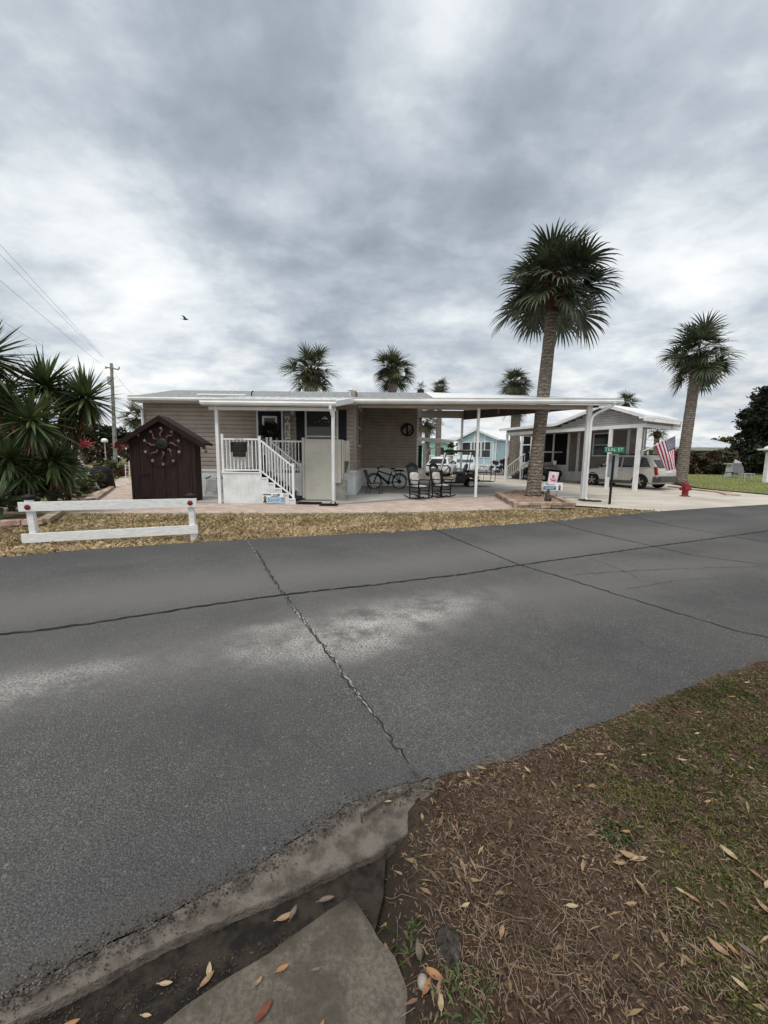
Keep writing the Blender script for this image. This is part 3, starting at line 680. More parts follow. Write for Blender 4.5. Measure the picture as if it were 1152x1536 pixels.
for k in range(12): mb.box(-2.70+k*.06, -2.67+k*.06, 12.32, 12.70, .051, .056)
tag(mb.build('door_mat', mat('black_mat', (.012, .012, .012), .9)), 'black ribbed mat lying at the foot of the porch steps', 'mat')

# wheelchair lift beside the porch
lm = mat('beige_lift_panel', (.46, .45, .395), .5, .05, 1.5)
lift = T('wheelchair_lift', 'beige vertical wheelchair lift standing beside the porch steps', 'lift', (-2.1, 13.4, 0))
LY = 13.3
mb = MB(); mb.box(-2.63, -1.72, LY, LY+.05, .06, 2.05); mb.box(-2.63, -1.72, LY-.012, LY-.001, 2.0, 2.05); o = mb.build('front_panel', lm, lift, bevel=.008)
mb = MB()
for x, z in ((-2.3, 1.93), (-2.06, 1.94), (-2.18, 1.6), (-2.18, 1.25), (-2.17, .9), (-2.18, .55)): mb.cut().lathe([(.014, 0), (.012, .008), (.004, .011)], (x, LY, z), 8, (0, -1, 0))
mb.each('bolt', greym, lift)
mb = MB(); mb.box(-2.73, -2.64, LY+.02, LY+1.0, .1, 2.1); mb.build('mast', lm, lift, bevel=.01)
mb = MB(); mb.box(-1.71, -1.44, LY+.05, LY+.10, .62, 2.05); mb.box(-1.60, -1.56, LY+.02, LY+.05, .7, 2.04); mb.box(-1.43, -1.38, LY+.1, LY+1.0, .9, 2.05); mb.build('side_wall', lm, lift, bevel=.008)
mb = MB(); mb.box(-1.38, -1.24, LY+.95, LY+1.02, .95, 2.06); mb.box(-1.26, -1.23, LY+.93, LY+.95, 1.0, 1.8); mb.build('gate', lm, lift, bevel=.008)
mb = MB(); mb.prism([D(x, y, LY+.55) for x, y in ((506.5, 711), (519, 709), (524, 692.5), (512.5, 693))][::-1], (-.06, .06, .02)); mb.build('ramp_flap', mat('dark_grey_flap', (.085, .088, .09), .5), lift)
mb = MB(); mb.beam((-1.66, LY+.2, .70), (-1.42, LY+.25, .86), .06, .06); mb.build('hinge_arm', alu, lift)
mb = MB(); mb.box(-1.71, -1.25, LY+.12, LY+.16, .04, .72); mb.box(-2.6, -1.3, LY+.2, LY+1.1, .06, .14); mb.build('base', mat('grey_lift_base', (.24, .24, .215), .6), lift)

# ------------------------------------------------------------ carport
cpt = T('carport', 'long white carport roof on slim posts, joined to the right end of the tan home', 'carport', (3.47, 15.6, 0))
V = Vector
def czc(y): return 3.44+.1*(y-14.9)
fl, fr = V((-1.03, 14.9, 3.62)), V((8.24, 14.3, 3.60))
mb = MB()
fm = fl.lerp(fr, 2.82/9.45); top = [fm, fr, V((6.1, 19, 4.2)), V((4.66, 24.2, 4.55)), V((1.79, 24.2, 4.55)), V((1.79, 19, 4.52))]
mb.add(top, [(0, 1, 5), (1, 2, 5), (2, 3, 4, 5)]); mb.build('roof', alu, cpt)
ce = [V((x, y, czc(y))) for x, y in ((-1.06, 15.02), (8.2, 14.45), (4.6, 24.15), (1.70, 24.15), (1.70, 20.48), (-1.06, 20.48))]
mb = MB(); mb.add(ce, [(5, 4, 1, 0), (4, 3, 2, 1)])
mb.build('ceiling', soffit, cpt)
mb = MB()
e = (fr-fl); L = e.length; e = e/L; nn = V((e.y, -e.x, 0))*1
for y, z in (): pass
gpoly = [fl+nn*(-y)+V((0, 0, z-.165)) for y, z in gp]
mb.prism(gpoly, fr-fl); mb.prism([fl+V((0, .01, -.2)), fl+V((0, .05, -.2)), fl+V((0, .05, 0)), fl+V((0, .01, 0))], fr-fl)
mb.build('gutter', alu, cpt)
mb = MB(); a, b = V((-1.0, 15.45, czc(15.45)-.075)), V((7.45, 14.95, czc(14.95)-.075)); mb.beam(a, b, .08, .15)
mb.cut(); a2, b2 = V((HX2+.03, 24.1, 4.10)), V((4.62, 24.1, 4.10)); mb.beam(a2, b2, .1, .42)
mb.each('beam', soffit, cpt)
valm = mat('brown_valance', (.13, .095, .08), .6, .08, 2)
mb = MB(); q0, q1 = V((7.72, 14.9, 0)), V((4.62, 24.1, 0))
top_l, bot_l = [], []
for i in range(9):
    p = q0.lerp(q1, i/8); zt = czc(p.y)-.004; zb = zt-.06-.5*(i/8); top_l.append(p+V((0, 0, zt))); bot_l.append(p+V((0, 0, zb)))
mb.prism(bot_l+top_l[::-1], (.05, .02, 0)); mb.build('valance', valm, cpt)
mb = MB()
for i in (2, 5):
    p = q0.lerp(q1, i/8); mb.cut().box(p.x-.1, p.x-.03, p.y-.03, p.y+.03, czc(p.y)-.22, czc(p.y)-.01)
mb.each('bracket', soffit, cpt)
for x, y, zt, wd in ((3.47, 15.18+.0, 3.33, .09), (4.56, 24.05, 3.9, .12)):
    mb = MB(); mb.box(x-wd/2, x+wd/2, y-wd/2, y+wd/2, .03 if y < 20 else .15, zt); mb.box(x-wd*.8, x+wd*.8, y-wd*.8, y+wd*.8, .03 if y < 20 else .15, .05 if y < 20 else .17); mb.build('post', alu, cpt)
mb = MB(); mb.box(7.24, 7.40, 14.62, 14.76, .02, 3.4); mb.build('post', alu, cpt)
mb = MB(); mb.tube([(7.95, 14.22, 3.46), (7.93, 14.3, 3.36), (7.5, 14.5, 3.12), (7.37, 14.52, 3.0), (7.33, 14.52, 2.8), (7.33, 14.52, .12), (7.3, 14.3, .05)], .045, 8); mb.build('downspout', alu, cpt)
mb = MB(); mb.box(7.1, 7.42, 14.15, 14.6, .02, .06); mb.prism([(7.3, 14.0, .03), (7.62, 13.95, .03), (7.65, 14.1, .03), (7.35, 14.14, .03)], (0, 0, .04))
tag(mb.build('splash_block', mat('dark_splash_block', (.03, .027, .026), .7)), 'dark splash block at the foot of the carport corner post', 'splash block')
# white awning post bay behind the tan home's right corner
aw = T('side_awning', 'small white awning on one post behind the right corner of the tan home', 'awning', (2.6, 25.6, g(25.6)))
mb = MB(); a, b = D(625, 658, 25), D(672, 662, 26); mb.beam(a, b, 1.6, .1); mb.beam(a-V((0, .75, .1)), b-V((0, .75, .08)), .08, .14); mb.build('roof', alu, aw)
mb = MB(); p = D(637, 668, 25.2); mb.box(p.x-.09, p.x+.09, 25.1, 25.28, g(25), p.z+.1); mb.build('post', alu, aw)
mb = MB(); q = D(670, 664, 25.9); mb.tube([q, q-V((.1, 0, .16)), p+V((.2, 0, -.25)), p+V((.1, 0, -.5))], .035, 6); mb.build('downspout', alu, aw)
mb = MB(); q = D(629, 668, 25); mb.box(HX2+.05, p.x-.15, 25.3, 25.36, .9, p.z); mb.build('screen_panel', mat('dark_green_screen', (.03, .05, .04), .8), aw)
# ------------------------------------------------------------ plants
palm_leaf = mat('palm_leaf', (.080, .094, .054), .42, c2=(.034, .045, .027), scale=2, island=.45, trans=.15)
palm_leaf_far = mat('palm_leaf_light', (.098, .110, .056), .5, c2=(.050, .060, .032), scale=2, island=.4, trans=.15)
palm_dead = mat('palm_boot', (.10, .062, .038), .9, c2=(.035, .022, .015), scale=6, island=.35)
def trunk_mat(name, c, c2):
    m, t, b = newmat(name); v = objc(t)
    wv = t.new('ShaderNodeTexWave', wave_type='BANDS', bands_direction='Z'); t.put(wv.inputs[0], v)
    wv.inputs['Scale'].default_value = 2.6; wv.inputs['Distortion'].default_value = 7; wv.inputs['Detail'].default_value = 3; wv.inputs['Detail Scale'].default_value = 2.5
    n = t.noise(t.vmath('MULTIPLY', v, (9, 9, 16)), 1, 5, .65)
    col = t.mix(t.remap(n, .38, .64), c, c2); col = t.mix(t.math('MULTIPLY', t.remap(wv.outputs[1], .42, .1), .6), col, tuple(x*.35 for x in c2))
    t.put(b.inputs['Base Color'], col); b.inputs['Roughness'].default_value = .9
    bump(t, b, t.math('ADD', wv.outputs[1], n), .8, .03); return m
palm_trunk = trunk_mat('palm_trunk', (.27, .225, .185), (.125, .098, .078))
def fan(mb, base, az, el, pet, R, nseg, rng, droop=.5, wide=1.):
    o = Vector((math.cos(az), math.sin(az), 0)); u = Vector((0, 0, 1))
    d = o*math.cos(el)+u*math.sin(el); p = Vector(base); path = [p.copy()]
    for i in range(5):                                  # arching stalk
        d = (d-u*.07*droop*(1+.6*i)).normalized(); p = p+d*pet/5; path.append(p.copy())
    mb.use(1).tube(path, [.03, .022, .018, .015, .012, .01], 4, False); mb.use(0)
    s = d.cross(u); s = s.normalized() if s.length > .05 else o.cross(u); s = (s*math.cos(rng.uniform(-.5, .5))+d.cross(s)*math.sin(rng.uniform(-.5, .5))).normalized()
    n = s.cross(d).normalized()
    for k in range(nseg):
        th = (k/(nseg-1)*2-1)*2.05; th += rng.uniform(-.03, .03)
        dirn = (d*math.cos(th)+s*math.sin(th)+n*(.28*abs(math.sin(th))+rng.uniform(-.05, .1))).normalized()
        r = R*(.74+.26*math.cos(th*.8))*rng.uniform(.88, 1.08); q = p-d*.02+d*.12*max(0, math.cos(th)); pts = [q.copy()]; dd = dirn
        for m in range(4):
            dd = (dd-u*droop*(.03, .12, .28, .5)[m]).normalized(); q = q+dd*r*(.36, .26, .22, .18)[m]; pts.append(q.copy())
        sd = dd.cross(n); sd = sd.normalized() if sd.length > .05 else s
        ww = R*.034*wide
        mb.strip(pts, [ww*.5, ww*1.15, ww*.95, ww*.5, .002], sd)
def palm(name, label, base, top, r0, r1, R, nl, seed, lm=palm_leaf, group=None, seg=26, low=-.9, boot=.55, skip=(), crown_h=.5, stalk=None, flat=.42):
    rng = random.Random(seed); base, top = Vector(base), Vector(top)
    t = T(name, label, 'palm tree', base, 0, group)
    mb = MB(); path = []; rs = []; n = 26; bend = Vector((rng.uniform(-.12, .12), rng.uniform(-.1, .1), 0))*(top-base).length*.1
    for i in range(n+1):
        k = i/n; path.append(base.lerp(top, k)+bend*math.sin(k*math.pi)); rs.append((r0*(1.25-k*1.2) if k < .2 else r0+(r1-r0)*min(1, (k-.15)/.5))*(1+rng.uniform(-.03, .03)) if k < .2 else (r0+(r1-r0)*min(1, k))*(1+rng.uniform(-.025, .025)))
    rs[0] = r0*1.3; rs[1] = r0*1.15; rs[2] = r0*1.05
    mb.tube(path, rs, 14); mb.build('trunk', palm_trunk, t, smooth=True)
    if boot:                                            # the crisscross leaf bases below the crown
        mb = MB(); ax = (top-base).normalized()
        mb.tube([top-ax*boot*.9, top-ax*boot*.2, top+ax*.35*boot, top+ax*boot*.9], [r1*1.05, r1*1.5, r1*1.5, r1*.5], 10)
        for i in range(70):
            a = rng.uniform(0, 2*math.pi); h = rng.uniform(-boot*.8, boot*.7); o = Vector((math.cos(a), math.sin(a), 0)); q = top+ax*h+o*r1*1.1
            e = (o*.8+Vector((0, 0, 1))*rng.uniform(.3, 1)).normalized(); L = rng.uniform(.1, .3)*max(.7, boot/.6)
            mb.beam(q-e*.05, q+e*L, .09, .03, o)
        mb.build('leaf_bases', palm_dead, t)
    mb = MB(); pet = stalk or R*.9
    nl = int(nl*.9)
    for i in range(nl):
        k = (i+.5)/nl; el = math.asin(max(-1, min(1, low+(1-low)*k**.85)))*.93; az = i*2.39996+rng.uniform(-.25, .25)
        if any(abs((az-a+math.pi) % (2*math.pi)-math.pi) < wd and lo < el < hi for a, wd, lo, hi in skip): continue
        fan(mb, top+Vector((0, 0, crown_h*k+.1)), az, el+rng.uniform(-.08, .08), pet*(rng.uniform(.8, 1.08) if rng.random() < .7 else rng.uniform(.3, .7))*(1-flat*max(0, math.sin(el))**1.5), R*rng.uniform(.85, 1.08), seg, rng, .55+.35*(1-k))
    mb.build('crown', [lm, palm_dead], t)
    return t
def PT(px, py, dpt): return D(px, py, dpt)
palm('palm_tree', 'tallest palm, with a thick leaning trunk in the stone edged bed beside the carport', P(799, 748), D(832, 436, 15.4), .25, .215, 1.22, 54, 11, low=-.50, seg=28, boot=.85, stalk=1.34, crown_h=.3, flat=.6)
palm('palm_tree', 'large palm beside the red hydrant, right of the flag', P(1020, 727), D(1046, 545, 24.2), .30, .265, 1.15, 42, 12, low=-.85, boot=.7, stalk=1.1, crown_h=.9)
mb_far = 'palms behind the tan home'
q = D(466, 566, 26); palm('palm_tree', 'wide palm with a ragged crown rising behind the tan home above the porch', (q.x, 26, g(26)), q, .33, .40, 1.05, 34, 13, palm_leaf_far, low=-.5, boot=.6, stalk=1.15, seg=24)
q = D(590, 562, 28); palm('palm_tree', 'round headed palm rising behind the tan home left of the carport roof', (q.x, 28, g(28)), q, .3, .27, .9, 38, 14, palm_leaf_far, low=-.62, boot=.75, stalk=.95, seg=24)
q = D(772, 579, 38); palm('palm_tree', 'smaller palm rising over the carport roof just left of the tallest palm', (q.x, 38, g(38)), q, .3, .28, 1.05, 36, 15, palm_leaf_far, low=-.62, boot=.6, stalk=1.05, seg=20)
q = D(661, 584, 60); palm('palm_tree', 'dark small palm top showing above the white carport roof', (q.x, 60, .5), q, .3, .3, 1.0, 30, 16, palm_leaf, low=-.4, boot=.5, stalk=1.0, seg=16)
q = D(631, 588, 52); palm('palm_tree', 'tiny pale palm top at the end of the grey shingle roof', (q.x, 52, .5), q, .28, .28, .55, 22, 17, palm_leaf_far, low=-.3, boot=.4, stalk=.5, seg=14)
q = D(938, 612, 45); palm('palm_tree', 'palm top peeking over the grey house roof ridge', (q.x, 45, g(45)), q, .3, .3, .9, 30, 18, palm_leaf, low=-.5, boot=.5, stalk=.95, seg=18)
q = D(641, 640, 34); palm('palm_tree', 'short palm with drooping leaves seen under the carport beside the tan home', (q.x, 34, g(34)), q, .22, .2, .8, 30, 19, palm_leaf_far, low=-.7, boot=.4, stalk=.75, seg=20)
q = D(205, 634, 34); palm('palm_tree', 'pale palm between the brown shed roof and the utility pole', (q.x, 34, g(34)), q, .22, .2, .95, 26, 20, palm_leaf_far, low=-.5, boot=.4, stalk=.8, seg=20)
q = D(517, 640, 33)
q = D(657, 560, 33); palm('palm_tree', 'palm with a bare grey trunk standing behind the carport back beam', (D(657, 690, 33).x, 33, g(33)), D(660, 601, 33), .24, .2, .8, 26, 21, palm_leaf_far, low=-.3, boot=.4, stalk=.6, seg=14)
palm('palm_tree', 'palm with a dark trunk and hanging fronds left of the grey house stairs', (D(769, 700, 31).x, 31, g(31)), D(774, 612, 31), .40, .34, .8, 30, 22, palm_leaf, low=-.95, boot=.5, stalk=.8, seg=16)
q = D(522, 640, 33); palm('palm_tree', 'small palm tip behind the grey house under its right awning', (D(985, 650, 40).x, 40, g(40)), D(986, 652, 40), .24, .22, .8, 24, 23, palm_leaf_far, low=-.4, boot=.4, stalk=.7, seg=14)
palm('palm_tree', 'palm whose leaf tips hang in at the upper right edge of the photo', (7.9, 5.3, 0), (7.75, 5.4, 5.6), .3, .26, 1.35, 30, 31, palm_leaf, low=-.5, stalk=1.3)

def sword(mb, c, dirn, L, wd, droop, rng, fold=.3):
    u = Vector((0, 0, 1)); d = dirn.normalized(); q = Vector(c)+d*.03; pts = [q.copy()]
    for m in range(4):
        d = (d-u*droop*(.05, .12, .2, .3)[m]).normalized(); q = q+d*L*.25; pts.append(q.copy())
    sd = d.cross(u); sd = sd.normalized() if sd.length > .08 else Vector((1, 0, 0))
    a = rng.uniform(-.6, .6); sd = sd*math.cos(a)+d.cross(sd)*math.sin(a)
    mb.strip(pts, [wd*.6, wd, wd*.9, wd*.55, .001], sd)
def rosette(mb, c, n, L, wd, rng, tilt=(0, 0, 1), low=-.6, droop=.25):
    z = Vector(tilt).normalized(); a = z.orthogonal().normalized(); b = z.cross(a)
    for i in range(n):
        k = (i+.5)/n; h = low+(1-low)*k; az = i*2.39996+rng.uniform(-.2, .2); rr = math.sqrt(max(0, 1-h*h))
        sword(mb, Vector(c)+z*rng.uniform(-.06, .08), (a*math.cos(az)+b*math.sin(az))*rr+z*h, L*rng.uniform(.75, 1.1), wd*rng.uniform(.8, 1.1), droop*(1.4-k), rng)
yucca_leaf = mat('yucca_leaf', (.105, .145, .055), .42, c2=(.046, .070, .031), scale=1.6, island=.5, trans=.12)
agave_leaf = mat('broad_strap_leaf', (.105, .140, .068), .45, c2=(.044, .066, .036), scale=1.6, island=.45, trans=.12)
yucca_stem = mat('yucca_stem', (.075, .052, .04), .9, .3, 6, bmp=.6)
dead_leaf = mat('hanging_dead_leaf', (.11, .075, .045), .8, .25, 5, island=.4)
rng = random.Random(21)
def yucca(label, foot, heads, seed):
    r = random.Random(seed); foot = Vector(foot); t = T('yucca', label, 'yucca', foot, 0, 'yuccas in the corner bed')
    mb = MB(); mc = MB()
    for c, n, L, wd, tilt, low in heads:
        c = Vector(c); m = foot.lerp(c, .5)+Vector((r.uniform(-.08, .08), r.uniform(-.08, .08), -.05)); mb.tube([foot+Vector((r.uniform(-.15, .15), r.uniform(-.15, .15), 0)), m, c-Vector((0, 0, .0))], [.075, .065, .055], 7)
        rosette(mc, c, int(n*1.35), L, wd*1.2, r, tilt, low)
    mb.build('stem', yucca_stem, t); mc.build('crown', yucca_leaf, t)
    mb = MB()
    for c, n, L, wd, tilt, low in heads[:2]:
        for i in range(16):
            a = r.uniform(0, 6.3); sword(mb, Vector(c)-Vector((0, 0, .12+.15*r.random())), Vector((math.cos(a)*.35, math.sin(a)*.35, -1)), L*.7, wd*.8, .1, r)
    mb.build('dead_leaves', dead_leaf, t)
yucca('yucca with the outermost right spiky head, leaning toward the utility pole', P(100, 752), [(D(128, 598, 10.6), 120, .95, .030, (.25, -.1, 1), -.85), (D(108, 628, 11.0), 70, .8, .03, (-.1, .2, 1), -.6)], 1)
yucca('tall yucca with the highest full spiky head, left of the leaning pole', P(55, 752), [(D(68, 580, 10.3), 120, .95, .032, (0, -.15, 1), -.7), (D(95, 610, 10.9), 80, .85, .03, (.1, .2, 1), -.6)], 2)
yucca('yucca cut off by the left edge of the photo, its head reaching highest', P(-40, 765), [(D(-28, 535, 9.2), 120, 1.1, .034, (.1, 0, 1), -.7), (D(-5, 600, 9.6), 100, .95, .032, (.2, 0, 1), -.7), (D(15, 620, 10.4), 90, .9, .03, (0, 0, 1), -.8)], 3)
yucca('yucca with a lower pale green head in front of the others', P(45, 762), [(D(48, 632, 9.5), 95, .95, .030, (0, -.35, 1), -.9)], 4)
yucca('low bushy yucca filling the bed at the left edge below the taller heads', P(18, 766), [(D(14, 690, 9.6), 110, .8, .034, (.1, -.3, 1), -.9), (D(40, 706, 9.9), 90, .75, .034, (0, -.3, 1), -.9)], 9)
yucca('low bushy yucca in the middle of the bed in front of the leaning pole', P(80, 756), [(D(80, 690, 10.2), 110, .8, .032, (.15, -.3, 1), -.9), (D(100, 700, 10.6), 80, .7, .03, (.2, -.2, 1), -.9)], 10)
def strap_plant(label, c, n, L, wd, seed, low=-.1):
    n = int(n*1.3); wd *= 1.2; r = random.Random(seed); mb = MB(); c = Vector(c); rosette(mb, c+Vector((0, 0, .28)), n, L, wd, r, (0, -.1, 1), low, .75)
    o = mb.build('strap_leaf_plant', agave_leaf); tag(o, label, 'plant')
strap_plant('broad leaved strap plant at the left edge behind the stone edging', P(12, 768)+V((-.1, .1, .25)), 46, 1.05, .055, 5)
strap_plant('dark strap leaved plant hanging over the bed behind the left fence post', P(62, 764)+V((0, .2, .2)), 50, 1.0, .05, 6, -.3)
strap_plant('bushy strap leaved plant in the middle of the yucca bed', P(84, 752)+V((0, .1, .15)), 60, .85, .045, 8, -.35)
strap_plant('small strap leaved plant low at the left picture edge', P(-10, 778)+V((0, .2, 0)), 34, .8, .05, 7)

def cloud(mb, blobs, n, size, rng, flat=.0):                # leaf clumps through the crown's volume
    tot = sum(r[0]*r[1]*r[2] for _, r in blobs)
    for c, r in blobs:
        c = Vector(c); k = max(8, int(n*r[0]*r[1]*r[2]/tot))
        nc = max(4, k//28); cl = []
        for _ in range(nc):
            while True:
                p = Vector((rng.uniform(-1, 1), rng.uniform(-1, 1), rng.uniform(-1, 1)))
                if .45 < p.length < 1: break
            cl.append(p)
        for i in range(k):
            p = cl[i % nc]+Vector((rng.gauss(0, .13), rng.gauss(0, .13), rng.gauss(0, .11)))
            q = c+Vector((p.x*r[0], p.y*r[1], p.z*r[2])); s = size*rng.uniform(.6, 1.35)
            a = Vector((rng.gauss(0, 1), rng.gauss(0, 1), rng.gauss(0, .6)-.3)).normalized(); b = a.cross(Vector((rng.gauss(0, 1), rng.gauss(0, 1), rng.gauss(0, 1)))).normalized()
            mb.add([q-a*s*.6, q+b*s*.28, q+a*s*.6, q-b*s*.28], [(0, 1, 2, 3)])
leaf_dark = mat('dark_tree_leaf', (.030, .036, .019), .55, c2=(.014, .018, .011), scale=.6, island=.5, trans=.1)
leaf_mid = mat('bush_leaf', (.066, .082, .032), .6, c2=(.022, .030, .015), scale=.8, island=.5, trans=.12)
leaf_olive = mat('olive_leaf', (.085, .085, .035), .6, c2=(.04, .045, .022), scale=.8, island=.45, trans=.12)
leaf_red = mat('reddish_hedge_leaf', (.070, .046, .030), .6, c2=(.034, .042, .022), scale=.5, island=.5, trans=.1)
leaf_pink = mat('pink_cordyline_leaf', (.45, .07, .09), .45, c2=(.20, .03, .06), scale=3, island=.4, trans=.2)
bark = mat('bark', (.09, .07, .055), .9, .3, 5, bmp=.6)
def tree(name, label, base, blobs, n, size, m, seed, cat='tree', r0=.2, group=None, limbs=5):
    r = random.Random(seed); base = Vector(base); t = T(name, label, cat, base, 0, group)
    mb = MB(); cs = [Vector(c) for c, _ in blobs]; fork = base.lerp(sum(cs, Vector())/len(cs), .45)
    mb.tube([base, base.lerp(fork, .5)+Vector((r.uniform(-.1, .1), 0, 0)), fork], [r0*1.25, r0, r0*.8], 8)
    for c in cs[:limbs*2]: mb.tube([fork, fork.lerp(c, .55)+Vector((r.uniform(-.2, .2)*r0*4, r.uniform(-.2, .2), .1*r0)), c], [r0*.6, r0*.4, r0*.12], 6)
    mb.build('trunk', bark, t)
    mc = MB(); cloud(mc, blobs, n, size, r); mc.build('crown', m, t); return t
def bush(name, label, c, rx, ry, rz, n, size, m, seed, cat='bush', group=None):
    r = random.Random(seed); c = Vector(c); bl = []
    for i in range(7):
        a = r.uniform(0, 6.3); bl.append((c+Vector((math.cos(a)*rx*.5, math.sin(a)*ry*.5, rz*r.uniform(.7, 1.15))), (rx*.62, ry*.62, rz*.7)))
    t = T(name, label, cat, c, 0, group); mb = MB()
    for b_, _ in bl: mb.tube([c, c.lerp(b_, .5)+Vector((r.uniform(-.05, .05), 0, 0)), b_], [.03, .02, .008], 5)
    mb.build('stems', bark, t); mc = MB(); cloud(mc, bl, n, size, r); mc.build('foliage', m, t); return t
# left garden
bush('bush', 'dense round dark green bush between the yuccas and the paver walk', P(98, 745), .75, .6, .42, 2600, .10, leaf_mid, 31)
bush('bush', 'yellow green shrub behind the leaning pole', P(105, 738)+V((0, .8, 0)), .75, .5, .55, 1600, .09, leaf_olive, 32)
bush('bush', 'loose grassy bush beside the paver patio, left of the shed', P(172, 716), .95, .8, .62, 1500, .16, leaf_olive, 33)
bush('bush', 'dark bush filling the bed behind the spiky yuccas at the left edge', P(25, 745)+V((0, .6, 0)), 1.6, .8, .8, 3000, .13, leaf_mid, 34)
bush('bush', 'dark bush low under the yuccas at the left picture edge', P(-60, 755), 1.0, .7, .6, 1600, .12, leaf_dark, 35)
def cordyline(label, c, h, seed, n=30, L=.42):
    r = random.Random(seed); c = Vector(c); t = T('cordyline', label, 'plant', c, 0, 'pink cordylines in the back bed')
    mb = MB(); mb.tube([c, c+Vector((.05, 0, h*.5)), c+Vector((0, 0, h))], [.025, .02, .015], 6); mb.build('stem', bark, t)
    mb = MB(); rosette(mb, c+Vector((0, 0, h)), n, L*1.2, .055, r, (0, -.1, 1), .05, .4); mb.build('leaves', leaf_pink, t)
q = P(42, 735); cordyline('pink cordyline under the hanging yucca leaves, leftmost', (q.x, q.y, 0), .4+D(42, 655, q.y).z-.3, 1)
q = P(84, 730); cordyline('pink cordyline just left of the leaning pole', (q.x, q.y, 0), D(84, 668, q.y).z, 2)
q = P(128, 722); cordyline('brightest pink cordyline behind the stone statue', (q.x, q.y, 0), D(128, 671, q.y).z, 3, 36, .6)
q = P(182, 716); cordyline('reddish cordyline at the left side of the shed', (q.x, q.y, 0), D(183, 673, q.y).z, 4, 30, .5)
# far tree line to the left: separate trees
for i, (px, top, dpt, wpx, lab) in enumerate(((150, 638, 62, 52, 'dark spreading tree behind the patio near the utility pole'), (95, 640, 58, 40, 'dark tree behind the pink cordylines'), (40, 628, 64, 46, 'dark tree behind the yucca stems'), (-20, 622, 60, 50, 'dark tree at the far left edge behind the yuccas'), (215, 650, 75, 30, 'low far tree behind the brown shed roof'))):
    c = D(px, 690, dpt); hgt = D(px, top, dpt).z; wv = wpx/600*dpt; r = random.Random(50+i); bl = []
    for k in range(9): bl.append(((c.x+r.uniform(-.55, .55)*wv, dpt+r.uniform(-1.5, 1.5), hgt*r.uniform(.42, .82)), (wv*.42, 2.0, hgt*.22)))
    tree('tree', lab, (c.x, dpt, .3), bl, 5200, .62, leaf_dark, 60+i, r0=.25)
hedge_m = leaf_red
def hedge(label, p, q, h, dp, n, size, m, seed):
    r = random.Random(seed); p, q = Vector(p), Vector(q); mb = MB(); bl = []
    k = max(3, int((q-p).length/1.2))
    for i in range(k):
        c = p.lerp(q, (i+.5)/k); bl.append((c+Vector((r.uniform(-.3, .3), r.uniform(-.3, .3), h*r.uniform(.5, .62))), ((q-p).length/k*.85, dp, h*r.uniform(.42, .55))))
    cloud(mb, bl, n, size, r)
    t = T('hedge', label, 'hedge', p.lerp(q, .5)); mb.build('foliage', m, t)
    mb = MB()
    for c, _ in bl: mb.tube([(c.x, c.y, p.z-.1), (c.x+.1, c.y, p.z+h*.3), (c.x-.05, c.y, p.z+h*.6)], [.06, .05, .02], 5)
    mb.build('stems', bark, t)
q1, q2 = D(95, 690, 50), D(215, 690, 50); hedge('low reddish hedge across the lawn behind the garden', (q1.x, 50, .45), (q2.x, 50, .45), 2.6, .8, 4500, .4, leaf_red, 71)
hedge('dark green hedge at the far left behind the yuccas', (D(-120, 690, 54).x, 54, .45), (D(100, 690, 54).x, 54, .45), 3.2, 1.0, 7000, .45, leaf_dark, 72)
# right side: big dark tree, hedge
c = D(1160, 690, 40); bl = []; r = random.Random(81)
for k in range(16):
    a = r.uniform(0, 6.3); rr = r.uniform(0, 1); bl.append(((c.x+.3+math.cos(a)*2.2*rr, 40+math.sin(a)*2.2*rr, 4.6+r.uniform(-1.7, 3.2)), (1.55, 1.5, 1.3)))
tree('tree', 'big rounded dark green tree at the right edge behind the hedge', (c.x+.3, 40, g(40)), bl, 36000, .32, leaf_dark, 82, r0=.3)
hedge('overgrown hedge with reddish tops below the long white roof', (D(1008, 700, 38).x, 38, .3), (D(1090, 700, 38).x, 38, .3), 2.2, 1.0, 9000, .34, leaf_red, 83)
hedge('dark green hedge under the big tree at the right edge', (D(1092, 700, 38.6).x, 38.6, .3), (D(1165, 700, 38.6).x, 38.6, .3), 2.9, 1.0, 8000, .36, leaf_dark, 84)
q = D(1085, 655, 70); tree('tree', 'small far tree above the long white roof', (q.x, 70, .5), [((q.x-1, 70, 4.9), (1.6, 1.3, .8)), ((q.x+1.4, 70, 5.2), (1.8, 1.3, .9)), ((q.x, 70, 4.3), (2, 1.5, .8))], 900, .5, leaf_olive, 85)
q = P(748, 714); bush('bush', 'dark red leaved bush at the corner of the pale blue house', (q.x+1.2, q.y+2.5, g(q.y)), 1.3, .9, .9, 1300, .22, mat('crimson_leaf', (.09, .018, .022), .5, c2=(.035, .012, .014), scale=1.5, island=.45, trans=.15), 86)
q = D(674, 690, 50); tree('tree', 'leafy green tree between the mint house and the pale blue house', (q.x, 50, .5), [((q.x, 50, 2.2), (.9, .9, .8)), ((q.x+.6, 50, 2.9), (.8, .9, .7)), ((q.x-.7, 50, 1.7), (.8, .9, .7))], 1100, .3, leaf_mid, 87, r0=.1)
